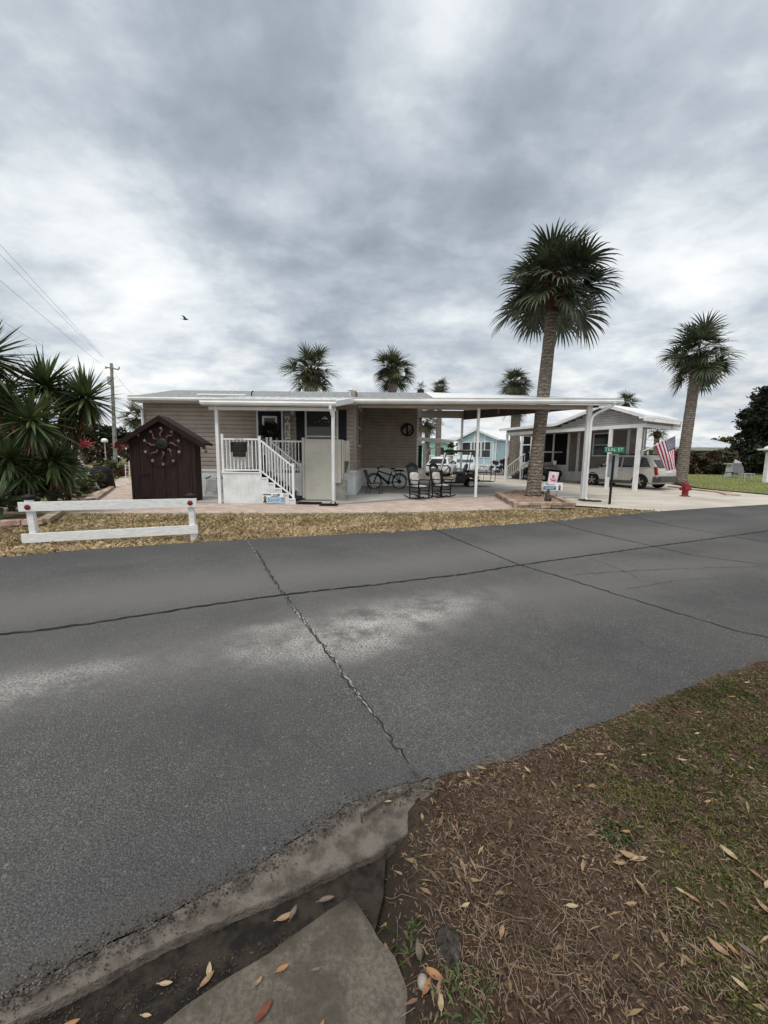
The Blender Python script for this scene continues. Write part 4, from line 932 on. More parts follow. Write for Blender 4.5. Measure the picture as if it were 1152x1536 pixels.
# ------------------------------------------------------------ white two-rail fence
fn = T('rail_fence', 'short white two rail fence with black post caps and red reflectors beside the road', 'fence', (-4.5, 6.6, 0))
fl0, fr0 = V((-5.66, 6.36, 0)), V((-3.33, 6.87, 0)); fd = (fr0-fl0).normalized(); fp = V((-fd.y, fd.x, 0))
for p, lean in ((fl0, -.02), (fr0, -.012)):
    mb = MB(); mb.beam(p+V((lean*-1.2, 0, -.05)), p+V((lean, 0, .74)), .09, .09, fp); pm = mb.build('post', white_weather, fn, bevel=.004)
    c = p+V((lean, 0, .74)); mb = MB(); mb.box(c.x-.075, c.x+.075, c.y-.075, c.y+.075, c.z, c.z+.025); mb.box(c.x-.055, c.x+.055, c.y-.055, c.y+.055, c.z-.03, c.z-.001)
    mb.add([c+V((-.065, -.065, .026)), c+V((.065, -.065, .026)), c+V((.065, .065, .026)), c+V((-.065, .065, .026)), c+V((0, 0, .07))], [(0, 1, 4), (1, 2, 4), (2, 3, 4), (3, 0, 4)]); mb.build('post_cap', black, fn)
for (za, zb), nm in ((((.605, .64)), 'rail'), (((.095, .18)), 'rail')):
    a, b = fl0-fd*.13-fp*.066+V((0, 0, za)), fr0+fd*.10-fp*.066+V((0, 0, zb)); mb = MB(); mb.beam(a, b, .035, .15); mb.build(nm, white_weather, fn, bevel=.003)
for p, z in ((fl0, .60), (fr0, .64)):
    mb = MB(); mb.lathe([(.043, 0), (.043, .006), (.033, .013), (.0, .015)], p-fp*.086+V((0, 0, z)), 16, -fp); mb.build('reflector', red, fn, smooth=True)

# ------------------------------------------------------------ brown shed
SY = 12.88; sx0, sx1, sxa = -8.13, -6.04, -7.06
sh = T('garden_shed', 'dark brown board and batten garden shed with a peaked roof', 'shed', (-7.08, SY, 0))
ez, az = 2.0, 2.62
def rz(x): return az-(az-ez)*abs(x-sxa)/(sx1-sxa)
mb = MB(); mb.prism([(sx0, SY, .03), (sx1, SY, .03), (sx1, SY, rz(sx1)-.02), (sxa, SY, az-.03), (sx0, SY, rz(sx0)-.02)], (0, .38, 0)); mb.build('wall', brown, sh)
mb = MB()
for x in (-8.10, -7.93, -7.86, -7.47, -7.06, -6.66, -6.27, -6.20, -6.07): mb.box(x-.028, x+.028, SY-.022, SY-.001, .04, rz(x)-.05)
mb.build('batten', brown, sh)
mb = MB(); mb.box(-7.83, -7.5, SY-.04, SY-.001, .86, .93); mb.box(-7.82, -7.51, SY-.02, SY-.001, .12, .80); mb.box(-7.83, -7.5, SY-.035, SY-.001, .80, .84); mb.build('hatch', brown, sh)
mb = MB()
for s, xe in ((-1, -8.44), (1, -5.66)):
    a, b = V((sxa, SY-.16, az+.03)), V((xe, SY-.16, rz(xe)+.03)); mb.prism([a, b, b+V((0, 0, .06)), a+V((0, 0, .06))] if s > 0 else [b, a, a+V((0, 0, .06)), b+V((0, 0, .06))], (0, .62, 0))
mb.build('roof', mat('dark_shed_shingle', (.035, .028, .027), .9, .25, 14, bmp=.5), sh)
mb = MB()
for s, xe in ((-1, -8.47), (1, -5.63)):
    a, b = V((sxa, SY-.18, az-.09)), V((xe, SY-.18, rz(xe)-.09)); mb.prism([a, b, b+V((0, 0, .17)), a+V((0, 0, .17))] if s > 0 else [b, a, a+V((0, 0, .17)), b+V((0, 0, .17))], (0, .018, 0))
mb.build('bargeboard', brown_dk, sh)
copper = mat('dull_copper', (.125, .066, .062), .5, .3, 12); verd = mat('dark_green_face', (.012, .018, .012), .5, .3, 14); pale = mat('pale_star', (.30, .25, .2), .5, .2)
orn = T('sun_ornament', 'round metal sun ornament with copper flames and pale stars hanging on the brown shed', 'ornament', (-7.06, SY-.06, 1.25))
cx, cz, yy = -7.05, 1.76, SY-.045
mb = MB(); mb.torus((cx, yy, cz), .64, .012, (0, 1, 0), 40, 6); mb.tube([(cx, yy, cz+.64), (cx, yy, cz+.86)], .01, 6); mb.build('ring', brown_dk, orn)
mb = MB(); mb.ell((cx, yy, cz+.06), (.2, .06, .2), 18, 10); mb.ell((cx, yy-.06, cz+.05), (.025, .03, .05), 8, 6)
for s in (-1, 1): mb.ell((cx+s*.07, yy-.05, cz+.1), (.035, .02, .015), 8, 5)
mb.ell((cx, yy-.055, cz-.04), (.05, .02, .014), 8, 5); mb.build('face', verd, orn, smooth=True)
mb = MB()
for k in range(8):
    a = k*math.pi/4+math.pi/2; o = V((math.cos(a), 0, math.sin(a))); s = V((-math.sin(a), 0, math.cos(a))); c = V((cx, yy-.012, cz+.06))
    pts = [c+o*(.22+.30*i/8)+s*(.045*math.sin(i/8*6)) for i in range(9)]
    mb.tube(pts, [.02, .032, .036, .034, .03, .026, .02, .012, .003], 6)
mb.build('flame', copper, orn, smooth=True)
mb = MB()
def star(c, r):
    c = V(c); pts = [c+V((math.sin(i*math.pi/5)*r*(1 if i % 2 == 0 else .45), 0, math.cos(i*math.pi/5)*r*(1 if i % 2 == 0 else .45))) for i in range(10)]; mb.prism(pts, (0, .015, 0))
for k in range(10): a = k*math.pi/5+.32; star((cx+math.cos(a)*.56, yy-.03, cz+math.sin(a)*.56), .06)
mb.build('star', pale, orn)
for x, lab in ((-7.80, 'small pale star fixed on the shed left of the sun ornament'), (-6.36, 'small pale star fixed on the shed right of the sun ornament')):
    mb = MB(); star((x, SY-.045, 2.1), .055); tag(mb.build('star_ornament', pale), lab, 'ornament')
mb = MB(); r = random.Random(4)
mb.tube([(-5.98, SY-.12, 1.93), (-5.6, SY-.12, 1.76)], .008, 5)
for k in range(8): x = -5.97+k*.05; z = 1.86-.015*k-r.uniform(0, .16); mb.tube([(x, SY-.12, 1.93-.022*k), (x, SY-.12, z)], .004, 4); mb.ell((x, SY-.12, z-.02), (.022, .015, .035), 6, 5)
tag(mb.build('wind_chime', brown_dk), 'dark wind chime hanging under the right eave of the brown shed', 'wind chime')
# white trellis at the left side of the shed
tr = MB(); q = P(189, 728); a, b = V((q.x, q.y, 0)), V((q.x+.35, q.y+.6, 0))
for k in range(5): p = a.lerp(b, k/4); tr.beam(p, p+V((.05, 0, 1.05+.25*math.sin(k/4*math.pi))), .03, .02)
for z in (.12, .4, .7, 1.0): tr.beam(a+V((0, 0, z)), b+V((0, 0, z)), .02, .03)
tag(tr.build('garden_trellis', white), 'white garden trellis leaning at the left side of the shed', 'trellis')

# folded chairs behind the shed, against the skirting
def folded(label, p):
    t = T('folded_chair', label, 'folded chair', p, 0, 'folded chairs by the skirting'); p = V(p)
    mb = MB()
    for x in (0, .42): mb.tube([p+V((x, 0, .0)), p+V((x+.03, .12, .62)), p+V((x+.06, .14, .68))], .016, 6); mb.tube([p+V((x+.02, -.1, .0)), p+V((x+.04, .06, .55))], .014, 6)
    for z, y in ((.04, 0), (.62, .12)): mb.tube([p+V((0, y, z)), p+V((.46, y, z))], .014, 6)
    mb.build('frame', steel, t)
    mb = MB(); mb.beam(p+V((.22, .0, .1)), p+V((.24, .1, .56)), .34, .015, (0, 1, 0)); mb.build('seat', greym, t)
    mb = MB()
    for x in (0, .42): mb.tube([p+V((x-.02, .1, .6)), p+V((x+.2, .05, .69))], .02, 6)
    mb.build('armrest', black, t)
folded('folded grey chair standing next to the brown shed', (-6.78, 15.15, .03))
folded('folded grey chair standing next to the porch post', (-6.20, 15.15, .03))

# ------------------------------------------------------------ wreaths, signs
def wreath(name, label, c, R, r, m, axis, seed, n=420):
    rr = random.Random(seed); mb = MB(); c = V(c); ax = V(axis); a = ax.orthogonal().normalized(); b = ax.cross(a)
    mb.torus(c, R, r*.55, ax, 26, 6)
    for i in range(n):
        th = rr.uniform(0, 6.283); o = a*math.cos(th)+b*math.sin(th); q = c+o*(R+rr.uniform(-r, r))+ax*rr.uniform(-.1, r)
        d = (o*rr.uniform(-1, 1)+ax*rr.uniform(0, .8)+V((rr.uniform(-1, 1), 0, rr.uniform(-1, 1)))).normalized(); s = d.cross(ax+V((.1, .1, .1))).normalized()
        mb.add([q, q+d*r*.4+s*r*.18, q+d*r*.9, q+d*r*.4-s*r*.18], [(0, 1, 2, 3)])
    return tag(mb.build(name, m), label, 'wreath')
wreath('wreath', 'bushy dark wreath hanging on the glazed front door', (-4.36, HY-.12, 2.42), .23, .13, mat('dark_wreath', (.016, .02, .012), .8, .3, 8, island=.5), (0, -1, 0), 1)
mb = MB(); R0 = .29; cw = V((1.13, HY2-.06, 2.92)); mb.torus(cw, R0, .04, (0, -1, 0), 28, 8); mb.box(cw.x-.05, cw.x+.03, cw.y-.03, cw.y+.02, cw.z-.26, cw.z+.26)
mb.beam(cw+V((-.26, 0, .0)), cw+V((-.05, 0, .2)), .03, .05); mb.beam(cw+V((.03, 0, -.18)), cw+V((.22, 0, .02)), .03, .05)
for k in range(12): a = k*.5236; mb.ell(cw+V((math.cos(a)*R0, -.03, math.sin(a)*R0)), (.05, .03, .05), 6, 4)
tag(mb.build('wall_ornament', mat('black_iron', (.014, .012, .012), .6)), 'round black ring ornament on the carport end wall of the tan home', 'ornament')
ws = T('welcome_sign', 'tall white plank sign reading WELCOME beside the front door', 'sign', (-3.68, HY-.08, .98))
mb = MB(); mb.beam((-3.68, HY-.16, 1.0), (-3.69, HY-.055, 2.99), .21, .02, (0, -1, 0)); mb.build('plank', mat('cream_plank', (.62, .60, .55), .6, .08, 6), ws)
mb = MB()
for i, ch in enumerate('WELCOME'):
    z = 2.83-i*.262; y = HY-.16+(z-1.0)/1.99*.105; text_into(mb, ch, .27, (-3.685, y-.012, z), (1, 0, 0), (0, .053, 1), .004)
mb.build('lettering', black, ws)
pq = T('hanging_plaque', 'dark brown plaque with small faded writing hanging on the porch railing', 'sign', (-4.43, PY-.05, 1.5))
py_ = PY-.04
mb = MB(); mb.box(-4.73, -4.22, py_-.02, py_, 1.60, 1.9); mb.box(-4.66, -4.27, py_-.02, py_, 1.45, 1.599); mb.build('board', mat('dark_plaque', (.022, .016, .015), .6, .2), pq)
mb = MB(); rr = random.Random(2)
for z, x0, x1 in ((1.84, -4.62, -4.32), (1.76, -4.66, -4.28), (1.68, -4.6, -4.3), (1.56, -4.6, -4.34), (1.50, -4.56, -4.36)):
    x = x0
    while x < x1: wv = rr.uniform(.02, .06); mb.box(x, x+wv, py_-.023, py_-.0205, z-.011, z+.011); x += wv+.02
mb.build('faded_writing', mat('faded_writing', (.07, .055, .05), .7), pq)
mb = MB(); mb.tube([(-4.66, py_-.01, 1.9), (-4.52, py_, 2.0), (-4.46, py_, 2.02)], .006, 5); mb.tube([(-4.28, py_-.01, 1.9), (-4.38, py_, 2.0), (-4.46, py_, 2.02)], .006, 5)
for k in range(5): mb.ell((-4.56+k*.05, py_-.02, 2.0+.015*(k % 2)), (.022, .015, .018), 6, 4)
mb.build('hanger', steel, pq)
blue_d = mat('sign_blue', (.02, .09, .22), .4, .1); blue_l = mat('sign_pale_blue', (.16, .42, .60), .4, c2=(.05, .22, .40), scale=7); signw = mat('sign_white', (.72, .74, .76), .4, .04); ink = mat('sign_ink', (.03, .03, .035), .6); skin = mat('printed_face', (.42, .26, .2), .6, .1); hair = mat('printed_hair', (.05, .035, .03), .6, .1)
def yardsign(label, c, ex, wd, ht, legs, portrait_right, rows, tilt=0.):
    c = V(c); ex = V(ex).normalized(); ez_ = V((0, 0, 1)); n = ex.cross(ez_)*1; t = T('yard_sign', label, 'sign', (c.x, c.y, c.z-legs), 0)
    if n.y > 0: n = -n
    def rect(x0, x1, z0, z1, d0, d1): mb.add([c+ex*x+ez_*z+n*y for z in (z0, z1) for y in (d0, d1) for x in (x0, x1)], [(0, 2, 3, 1), (4, 5, 7, 6), (0, 1, 5, 4), (2, 6, 7, 3), (0, 4, 6, 2), (1, 3, 7, 5)])
    mb = MB(); rect(0, wd, 0, ht, 0, .008); mb.build('panel', signw, t)
    bx0, bx1 = (.0, wd*.66) if portrait_right else (wd*.24, wd)
    mb = MB(); rect(bx0, bx1, ht*.08, ht*(.56 if not portrait_right else .52), .0085, .0105); mb.build('colour_band', blue_l if not portrait_right else blue_d, t)
    px = wd*.84 if portrait_right else wd*.12; s = ht
    mb = MB(); k = [(px+math.cos(a)*s*.15, ht*.45+math.sin(a)*s*.22) for a in [i*.3927 for i in range(16)]]; mb.prism([c+ex*x+ez_*z+n*.0085 for x, z in k], n*.002)
    mb.use(1).prism([c+ex*(px+math.cos(a)*s*.075)+ez_*(ht*.47+math.sin(a)*s*.11)+n*.011 for a in [i*.3927 for i in range(16)]], n*.002)
    mb.use(0).prism([c+ex*(px+x*s)+ez_*(z*ht)+n*.0115 for x, z in ((-.19, .06), (.19, .06), (.14, .24), (-.14, .24))], n*.002); mb.build('portrait', [hair, skin], t)
    mb = MB(); rr = random.Random(rows)
    for z, x0, x1, h in (((.83, .02, .36, .08), (.80, .5, .68, .06), (.82, .72, .79, .12), (.66, .42, .70, .05)) if not portrait_right else ((.88, .05, .2, .06), (.72, .1, .6, .06))):
        x = x0*wd
        while x < x1*wd: w_ = rr.uniform(.018, .04); rect(x, x+w_, ht*(z-h), ht*(z+h*.5), .009, .011); x += w_+.008
    mb.build('blurred_print', ink, t)
    mb = MB()
    for z, x0, x1 in ((.44, .3, .85), (.30, .34, .92), (.17, .3, .8)) if not portrait_right else ((.36, .06, .58), (.22, .06, .5)):
        mb.cut(); x = x0*wd
        while x < x1*wd: w_ = rr.uniform(.018, .05); rect(x, x+w_, ht*(z-.028), ht*(z+.028), .0108, .0118); x += w_+.01
    mb.each('pale_print', signw, t)
    if legs > .05:
        mb = MB()
        for x in (.08*wd, .8*wd): mb.tube([c+ex*x-ez_*legs-n*.01, c+ex*x+ez_*ht*.3-n*.01], .006, 5)
        mb.build('stake', steel, t)
q = P(393, 753); yardsign('blue and white printed sign with a portrait leaning against the porch steps', (-3.78, PY-.07, .03), (1, 0, 0), .65, .33, 0, False, 1)
q = P(820, 752); qq = D(815, 735.5, q.y); yardsign('white and blue yard sign with a portrait at its right, beside the tallest palm', (qq.x, q.y, qq.z), (1, -.05, 0), .66, .28, qq.z-.03, True, 2)
# flamingo garden flag
gf = T('garden_flag', 'small white garden flag with a pink flamingo, behind the yard sign by the tallest palm', 'flag', (q.x+.1, q.y+.25, 0))
fy = q.y+.2; c4 = [D(824, 707, fy), D(838.6, 708.6, fy), D(834.5, 729, fy), D(821, 728, fy)]
mb = MB(); nn_ = 8
def quadp(u, v): p = c4[0].lerp(c4[1], u).lerp(c4[3].lerp(c4[2], u), v); return p+V((0, .015*math.sin(u*5+v*3), 0))
def patch(mb, pts, off=-.004): mb.add([quadp(u, v)+V((0, off, 0)) for u, v in pts], [tuple(range(len(pts)))])
for i in range(8):
    for j in range(8): mb.add([quadp((i+a)/8, (j+b)/8) for a, b in ((0, 0), (1, 0), (1, 1), (0, 1))], [(0, 1, 2, 3)])
fcl = mb.build('cloth', mat('pale_flag_cloth', (.66, .60, .62), .8, .05), gf)
mb = MB(); patch(mb, [(.2, .5), (.75, .5), (.85, .62), (.6, .68), (.35, .66)]); mb.add([quadp(.48+.14*math.cos(a), .32+.12*math.sin(a))+V((0, -.004, 0)) for a in [i*.785 for i in range(8)]], [tuple(range(8))]); patch(mb, [(.5, .38), (.62, .4), (.45, .52), (.34, .5)])
mb.build('flamingo_print', mat('flamingo_pink', (.55, .10, .17), .8, .1), gf)
mb = MB(); patch(mb, [(.02, .72), (.98, .70), (.98, .97), (.02, .98)]); mb.build('sea_print', mat('flag_teal', (.28, .52, .55), .8, c2=(.5, .62, .62), scale=10), gf)
mb = MB(); a = c4[1]+V((.02, .01, .02)); b = c4[0]+V((-.03, .01, .02)); mb.tube([b, a, (c4[2].x+.02, fy+.01, .02)], .007, 6); mb.build('stand', black, gf)
# little figure in the bed
q = P(821.5, 751.5, .16); mb = MB(); mb.lathe([(.10, 0), (.11, .05), (.09, .14), (.06, .22), (.045, .26), (.05, .30), (.04, .35), (.005, .375)], q, 12); mb.ell(q+V((.06, -.05, .08)), (.045, .04, .08), 8, 6)
tag(mb.build('garden_statue', mat('mossy_stone', (.10, .085, .06), .9, c2=(.035, .03, .022), scale=12), smooth=True), 'small dark stone figure in the palm bed just right of the trunk', 'statue')
# street sign
s0 = P(914, 757); ss = T('street_sign', 'green street name sign on a black post at the edge of the dead grass', 'sign', s0)
top = D(921, 683, s0.y+.05)
mb = MB(); mb.beam(s0-V((0, 0, .1)), V((top.x, top.y, top.z)), .055, .055); mb.build('post', black, ss)
c = D(922, 674.5, s0.y); ex = V((1, .08, .0)).normalized(); green = mat('street_sign_green', (.01, .17, .095), .35, .08)
mb = MB(); mb.beam(c-ex*.345, c+ex*.335, .016, .185); mb.build('panel', green, ss)
mb = MB(); text_into(mb, 'TEAL ST', .155, c+V((-.03, -.010, 0)), ex, (0, 0, 1), .003, 1.15); mb.build('lettering', mat('sign_letter', (.62, .70, .66), .4), ss)
c2 = D(920, 697, s0.y+.14); mb = MB(); mb.box(c2.x-.17, c2.x+.16, c2.y-.012, c2.y+.012, c2.z-.42, c2.z+.36); mb.box(c2.x-.14, c2.x-.12, c2.y-.02, c2.y-.0125, c2.z-.42, c2.z+.36); mb.build('grey_back_panel', greym, ss)

# hydrant
h0 = P(1027, 745); hy = T('fire_hydrant', 'red fire hydrant at the edge of the concrete drive', 'hydrant', h0)
hred = mat('hydrant_red', (.21, .020, .022), .5, .2, 8)
mb = MB(); mb.lathe([(.19, 0), (.19, .04), (.13, .05), (.115, .08), (.115, .40), (.15, .41), (.15, .45), (.12, .46), (.125, .52), (.10, .58), (.05, .62), (.03, .63)], h0, 18); mb.build('barrel', hred, hy, smooth='auto')
for ax, nm in (((1, -.3, 0), 'outlet_cap'), ((-1, .3, 0), 'outlet_cap'), ((-.3, -1, 0), 'pumper_cap')):
    big = nm == 'pumper_cap'; k = 1.35 if big else 1
    mb = MB(); mb.lathe([(.055*k, .09), (.055*k, .14), (.068*k, .145), (.068*k, .19), (.05*k, .2), (.02, .205), (.02, .235)], h0+V((0, 0, .33)), 12, ax); mb.build(nm, hred, hy)
mb = MB(); mb.lathe([(.03, .62), (.025, .68), (.01, .685)], h0, 5); mb.build('operating_nut', hred, hy)

# flag of stripes and stars on the grey house post
fy = 18.75; fg = T('flag', 'striped flag with a starred blue corner hanging from a pole on the grey house', 'flag', D(968, 690, fy))
tip, inn = D(1013, 653.5, fy-.15), D(981.5, 666, fy-.05); br_, bl_ = D(1014.5, 702, fy-.2), D(1000.5, 707, fy-.1)
fwhite = mat('flag_white', (.66, .60, .63), .8, .05); fred = mat('flag_red', (.26, .025, .06), .8, .1); fblue = mat('flag_navy', (.035, .035, .11), .8, .1)
def fq(u, v): p = tip.lerp(inn, u).lerp(br_.lerp(bl_, u), v); return p+V((0, .07*math.sin(u*7+v*2.2)*(.3+v), .02*math.sin(u*6)*v))
mb = MB(); sub = 3
for i in range(13*sub):
    for j in range(20):
        st = i//sub; u0, u1 = i/(13*sub), (i+1)/(13*sub); v0, v1 = j/20, (j+1)/20
        mb.use(2 if (st < 7 and j < 8) else (1 if st % 2 == 0 else 0)).add([fq(u0, v0), fq(u1, v0), fq(u1, v1), fq(u0, v1)], [(0, 1, 2, 3)])
mb.build('cloth', [fwhite, fred, fblue], fg, smooth=True)
mb = MB()
for i in range(9):
    for j in range(6 if i % 2 == 0 else 5):
        u, v = (i+.9)/10.4*7/13, (j+(.6 if i % 2 == 0 else 1.1))/6.4*.4; p = fq(u, v); ps = []
        for k in range(10): r0 = .032*(1 if k % 2 == 0 else .42); ps.append(fq(u+math.sin(k*.628)*r0/1.05, v+math.cos(k*.628)*r0/1.35)+V((0, -.006, 0)))
        mb.add(ps, [tuple(range(10))])
mb.build('star', fwhite, fg)
mb = MB(); a = D(964, 677, fy); mb.tube([a, tip+V((.03, 0, .02))], .016, 8); mb.ell(tip+V((.05, 0, .03)), (.03, .03, .03), 8, 6); mb.build('pole', white, fg)
mb = MB(); mb.beam(D(962.5, 675, fy), D(963, 684, fy), .09, .09); mb.build('bracket', greym, fg)

# ------------------------------------------------------------ palm bed
BED = [P(x, y) for x, y in ((746, 745), (776, 762.5), (858, 762.5), (836, 752), (815, 743), (780, 741))]
bd = T('planter_bed', 'stone edged gravel bed around the tallest palm', 'planter', (5.2, 13.6, 0))
mb = MB(); rr = random.Random(9)
for a, b in zip(BED, BED[1:]+BED[:1]):
    L = (b-a).length; k = max(1, int(L/.32)); d = (b-a)/k
    for lay in (0, 1):
        for i in range(k):
            p, q = a+d*(i+.03+.5*lay*0), a+d*(i+.97); o = V((rr.uniform(-.01, .01), rr.uniform(-.01, .01), .05+lay*.085)); mb.beam(p+o, q+o, .17 if lay == 0 else .2, .08)
mb.build('stone_edging', stone, bd, bevel=.008)
mb = MB(); cc = sum(BED, V())/6; mb.add([p.lerp(cc, .05)+V((0, 0, .1)) for p in BED], [tuple(range(6))]); mb.build('soil', mat('pink_gravel', (.38, .27, .21), .9, c2=(.2, .13, .1), scale=40, bmp=.6), bd)
mb = MB()
for i in range(700):
    a, b = rr.random(), rr.random(); k = rr.randrange(6); p = cc+(BED[k]-cc)*a*.9*(1-b)+(BED[(k+1) % 6]-cc)*a*.9*b; s = rr.uniform(.012, .03); mb.ell(p+V((0, 0, .105)), (s, s*.8, s*.6), 5, 3)
o = mb.build('gravel', mat('gravel_stone', (.40, .29, .23), .9, c2=(.2, .14, .11), scale=20, island=.35), bd); o['kind'] = 'stuff'
# stone edging in the left garden
def blocks(label, pts, name='stone_edging', lays=1):
    mb = MB(); rr = random.Random(len(label))
    for a, b in zip(pts, pts[1:]):
        L = (b-a).length; k = max(1, round(L/.42)); d = (b-a)/k
        for lay in range(lays):
            for i in range(k): o = V((rr.uniform(-.015, .015), rr.uniform(-.015, .015), .06+lay*.11)); mb.beam(a+d*(i+.02)+o, a+d*(i+.98)+o, .2, .11)
    tag(mb.build(name, stone, bevel=.01), label, 'edging')
blocks('row of edging stones ending behind the left fence post', [P(-40, 792), P(0, 789), P(66, 786), P(90, 770)])
blocks('edging stones along the paver walk beside the dark bush', [P(105, 757), P(140, 752), P(168, 733)])
blocks('short row of edging stones below the covered grill', [P(118, 737), P(150, 733), P(168, 731)])
blocks('low pale wall of stones at the far end of the patio', [D(130, 705, 27), D(155, 705, 27.5), D(195, 705, 27)], 'low_wall', 2)
# covered grill
q = P(146, 733); mb = MB(); r = random.Random(3)
mb.tube([q+V((0, .3, 0)), q+V((0, .3, .35)), q+V((0, .3, .8)), q+V((.02, .3, .98))], [.52, .5, .44, .22], 14)
for i, v in enumerate(mb.v): mb.v[i] = (v[0]*1+.02*math.sin(v[2]*9+v[0]*7), v[1]+.02*math.sin(v[0]*11), v[2])
tag(mb.build('covered_grill', mat('black_cover_cloth', (.013, .013, .014), .75, .2, 5, bmp=.4, bscale=12), smooth=True), 'barbecue grill under a black cloth cover at the edge of the patio', 'grill')
a, b = P(149, 734), D(101, 660, P(149, 734).y+.3); mb = MB(); mb.tube([a, b], .045, 8)
tag(mb.build('metal_pole', mat('galvanised_pole', (.40, .41, .42), .5, .15)), 'grey metal pole leaning across the garden in front of the covered grill', 'pole')
q = P(126, 716); hgt = D(115, 668, q.y).z; st = T('stone_statue', 'grey stone figure on a pedestal behind the leaning pole', 'statue', (D(118, 700, q.y).x, q.y, g(q.y))); bx = st.location.x; z0 = hgt-.75
mb = MB(); mb.lathe([(.34, -.0), (.34, .1), (.24, .14), (.22, z0-.1), (.32, z0-.06), (.32, z0)], (bx+.12, q.y, .05), 10); mb.build('pedestal', mat('weathered_stone', (.22, .19, .165), .9, .2, 6), st)
mb = MB(); mb.lathe([(.2, 0), (.24, .15), (.2, .32), (.12, .42), (.08, .46), (.12, .55), (.11, .65), (.03, .72)], (bx, q.y, z0+.05), 12); mb.ell((bx-.15, q.y-.1, z0+.25), (.08, .1, .15), 8, 6); mb.build('figure', mat('worn_statue', (.26, .2, .18), .9, .2, 8), st, smooth=True)
q = P(160, 722); mb = MB(); p = V((q.x, q.y, 0)); mb.tube([p, p+V((.05, 0, .3))], .05, 6); mb.tube([p+V((.05, 0, .3)), p+V((.1, 0, .7)), p+V((.28, 0, 1.05))], [.05, .035, .02], 6); mb.lathe([(.2, 0), (.26, .25), (.28, .3)], p, 10)
tag(mb.build('plant_pot', mat('dark_pot', (.04, .028, .024), .7)), 'dark pot with a bare stem beside the covered grill', 'pot')
q = P(183, 714); mb = MB(); mb.lathe([(.28, 0), (.42, .3), (.46, .46), (.42, .48), (.38, .44)], q, 14)
tag(mb.build('plant_pot', mat('red_pot', (.19, .03, .03), .5)), 'red bowl pot on the patio just left of the shed', 'pot')
# garden lamps and bird feeder
q = D(159, 690, 30); mb = MB(); mb.tube([(q.x, 30, .2), (q.x, 30, D(159, 664, 30).z)], .04, 6); lp = T('garden_lamp', 'white globe garden lamp on a thin post beside the utility pole', 'lamp', (q.x, 30, .2)); mb.build('post', greym, lp)
mb = MB(); mb.lathe([(.19, -.08), (.23, .04), (.16, .18), (.03, .22)], (q.x, 30, D(159, 662, 30).z), 12); mb.build('globe', signw, lp, smooth=True)
q = D(114, 690, 27); bh = T('bird_feeder', 'white box bird feeder on a thin post above the stone figure', 'bird feeder', (q.x, 27, .15)); zt = D(114, 653, 27).z
mb = MB(); mb.tube([(q.x, 27, .15), (q.x, 27, zt-.15)], .03, 6); mb.build('post', greym, bh)
mb = MB(); mb.box(q.x-.34, q.x+.34, 26.8, 27.2, zt-.02, zt+.12); mb.box(q.x-.22, q.x+.22, 26.85, 27.15, zt-.16, zt-.021); mb.prism([(q.x-.4, 26.75, zt+.121), (q.x+.4, 26.75, zt+.121), (q.x, 26.75, zt+.26)], (0, .5, 0)); mb.build('house_box', signw, bh)
# utility pole and wires
pb, pt = D(173, 690, 40), D(167, 545, 40); up = T('utility_pole', 'tall grey utility pole with a cross arm behind the garden', 'utility pole', (pb.x, 40, .4)); pg = mat('weathered_wood_pole', (.22, .215, .205), .85, .2, 3)
mb = MB(); mb.tube([(pb.x, 40, .3), (pt.x, 40, pt.z)], [.2, .13], 8); mb.build('pole', pg, up)
mb = MB(); c = D(168, 553, 40); mb.beam((c.x-.65, 40.1, c.z+.15), (c.x+.75, 39.8, c.z-.12), .12, .12); mb.build('cross_arm', pg, up)
mb = MB()
for x in (-.6, .1, .7): mb.lathe([(.06, 0), (.09, .06), (.05, .12), (.07, .18), (.02, .24)], (c.x+x, 40, c.z-.02), 8)
mb.build('insulator', greym, up)
mb = MB(); mb.lathe([(.2, 0), (.22, .05), (.22, .7), (.12, .78)], (c.x-.3, 40, c.z-1.5), 10); mb.build('transformer', greym, up)
wirem = mat('wire', (.03, .03, .032), .6)
for (x0, y0), (x1, y1), dn, lab in (((155, 535), (0, 363), 24, 'upper of the two close power wires above the yuccas'), ((155, 537), (0, 378), 24, 'lower of the two close power wires above the yuccas'), ((150, 545), (-8, 410), 22, 'single power wire sloping down to the pole below the other two'), ((66, 520), (-8, 470), 22, 'low power wire just above the yucca heads'), ((168, 553), (197, 590), 26, 'thin wire from the utility pole to the left end of the tan home')):
    a = D(x0, y0, 40) if lab[0] != 'l' or 'low power' not in lab else D(x0, y0, 38); b = D(x1, y1, dn); e = b+(b-a)*(1.4 if x1 < 50 else 0); pts = [a.lerp(e, k/14)-V((0, 0, .6*math.sin(k/14*math.pi)*.25)) for k in range(15)]
    mb = MB(); mb.tube(pts, .0085, 5); tag(mb.build('power_wire', wirem), lab, 'wire')
# bird in flight
c = D(278, 479, 30); br = T('bird', 'small dark bird flying in the sky above the left end of the roof', 'bird', c); mb = MB()
prof = [(-.22, .012), (-.16, .03), (-.05, .055), (.06, .05), (.12, .03), (.16, .034), (.19, .024), (.23, .004)]
mb.tube([c+V((x, 0, -.10*x)) for x, _ in prof], [r_ for _, r_ in prof], 8)
for s in (-1, 1):
    root = c+V((.02, 0, .02)); a = root+V((-.03, s*.22, .14)); b = root+V((-.16, s*.42, .12))
    mb.add([root+V((.07, 0, 0)), a+V((.05, 0, 0)), b, a+V((-.08, 0, -.01)), root+V((-.09, 0, 0))], [(0, 1, 2, 3, 4)])
mb.add([c+V((-.18, 0, .02)), c+V((-.33, .05, .03)), c+V((-.33, -.05, .03))], [(0, 1, 2)])
o = mb.build('body', mat('dark_feathers', (.05, .05, .055), .8, .2), br, smooth=True)
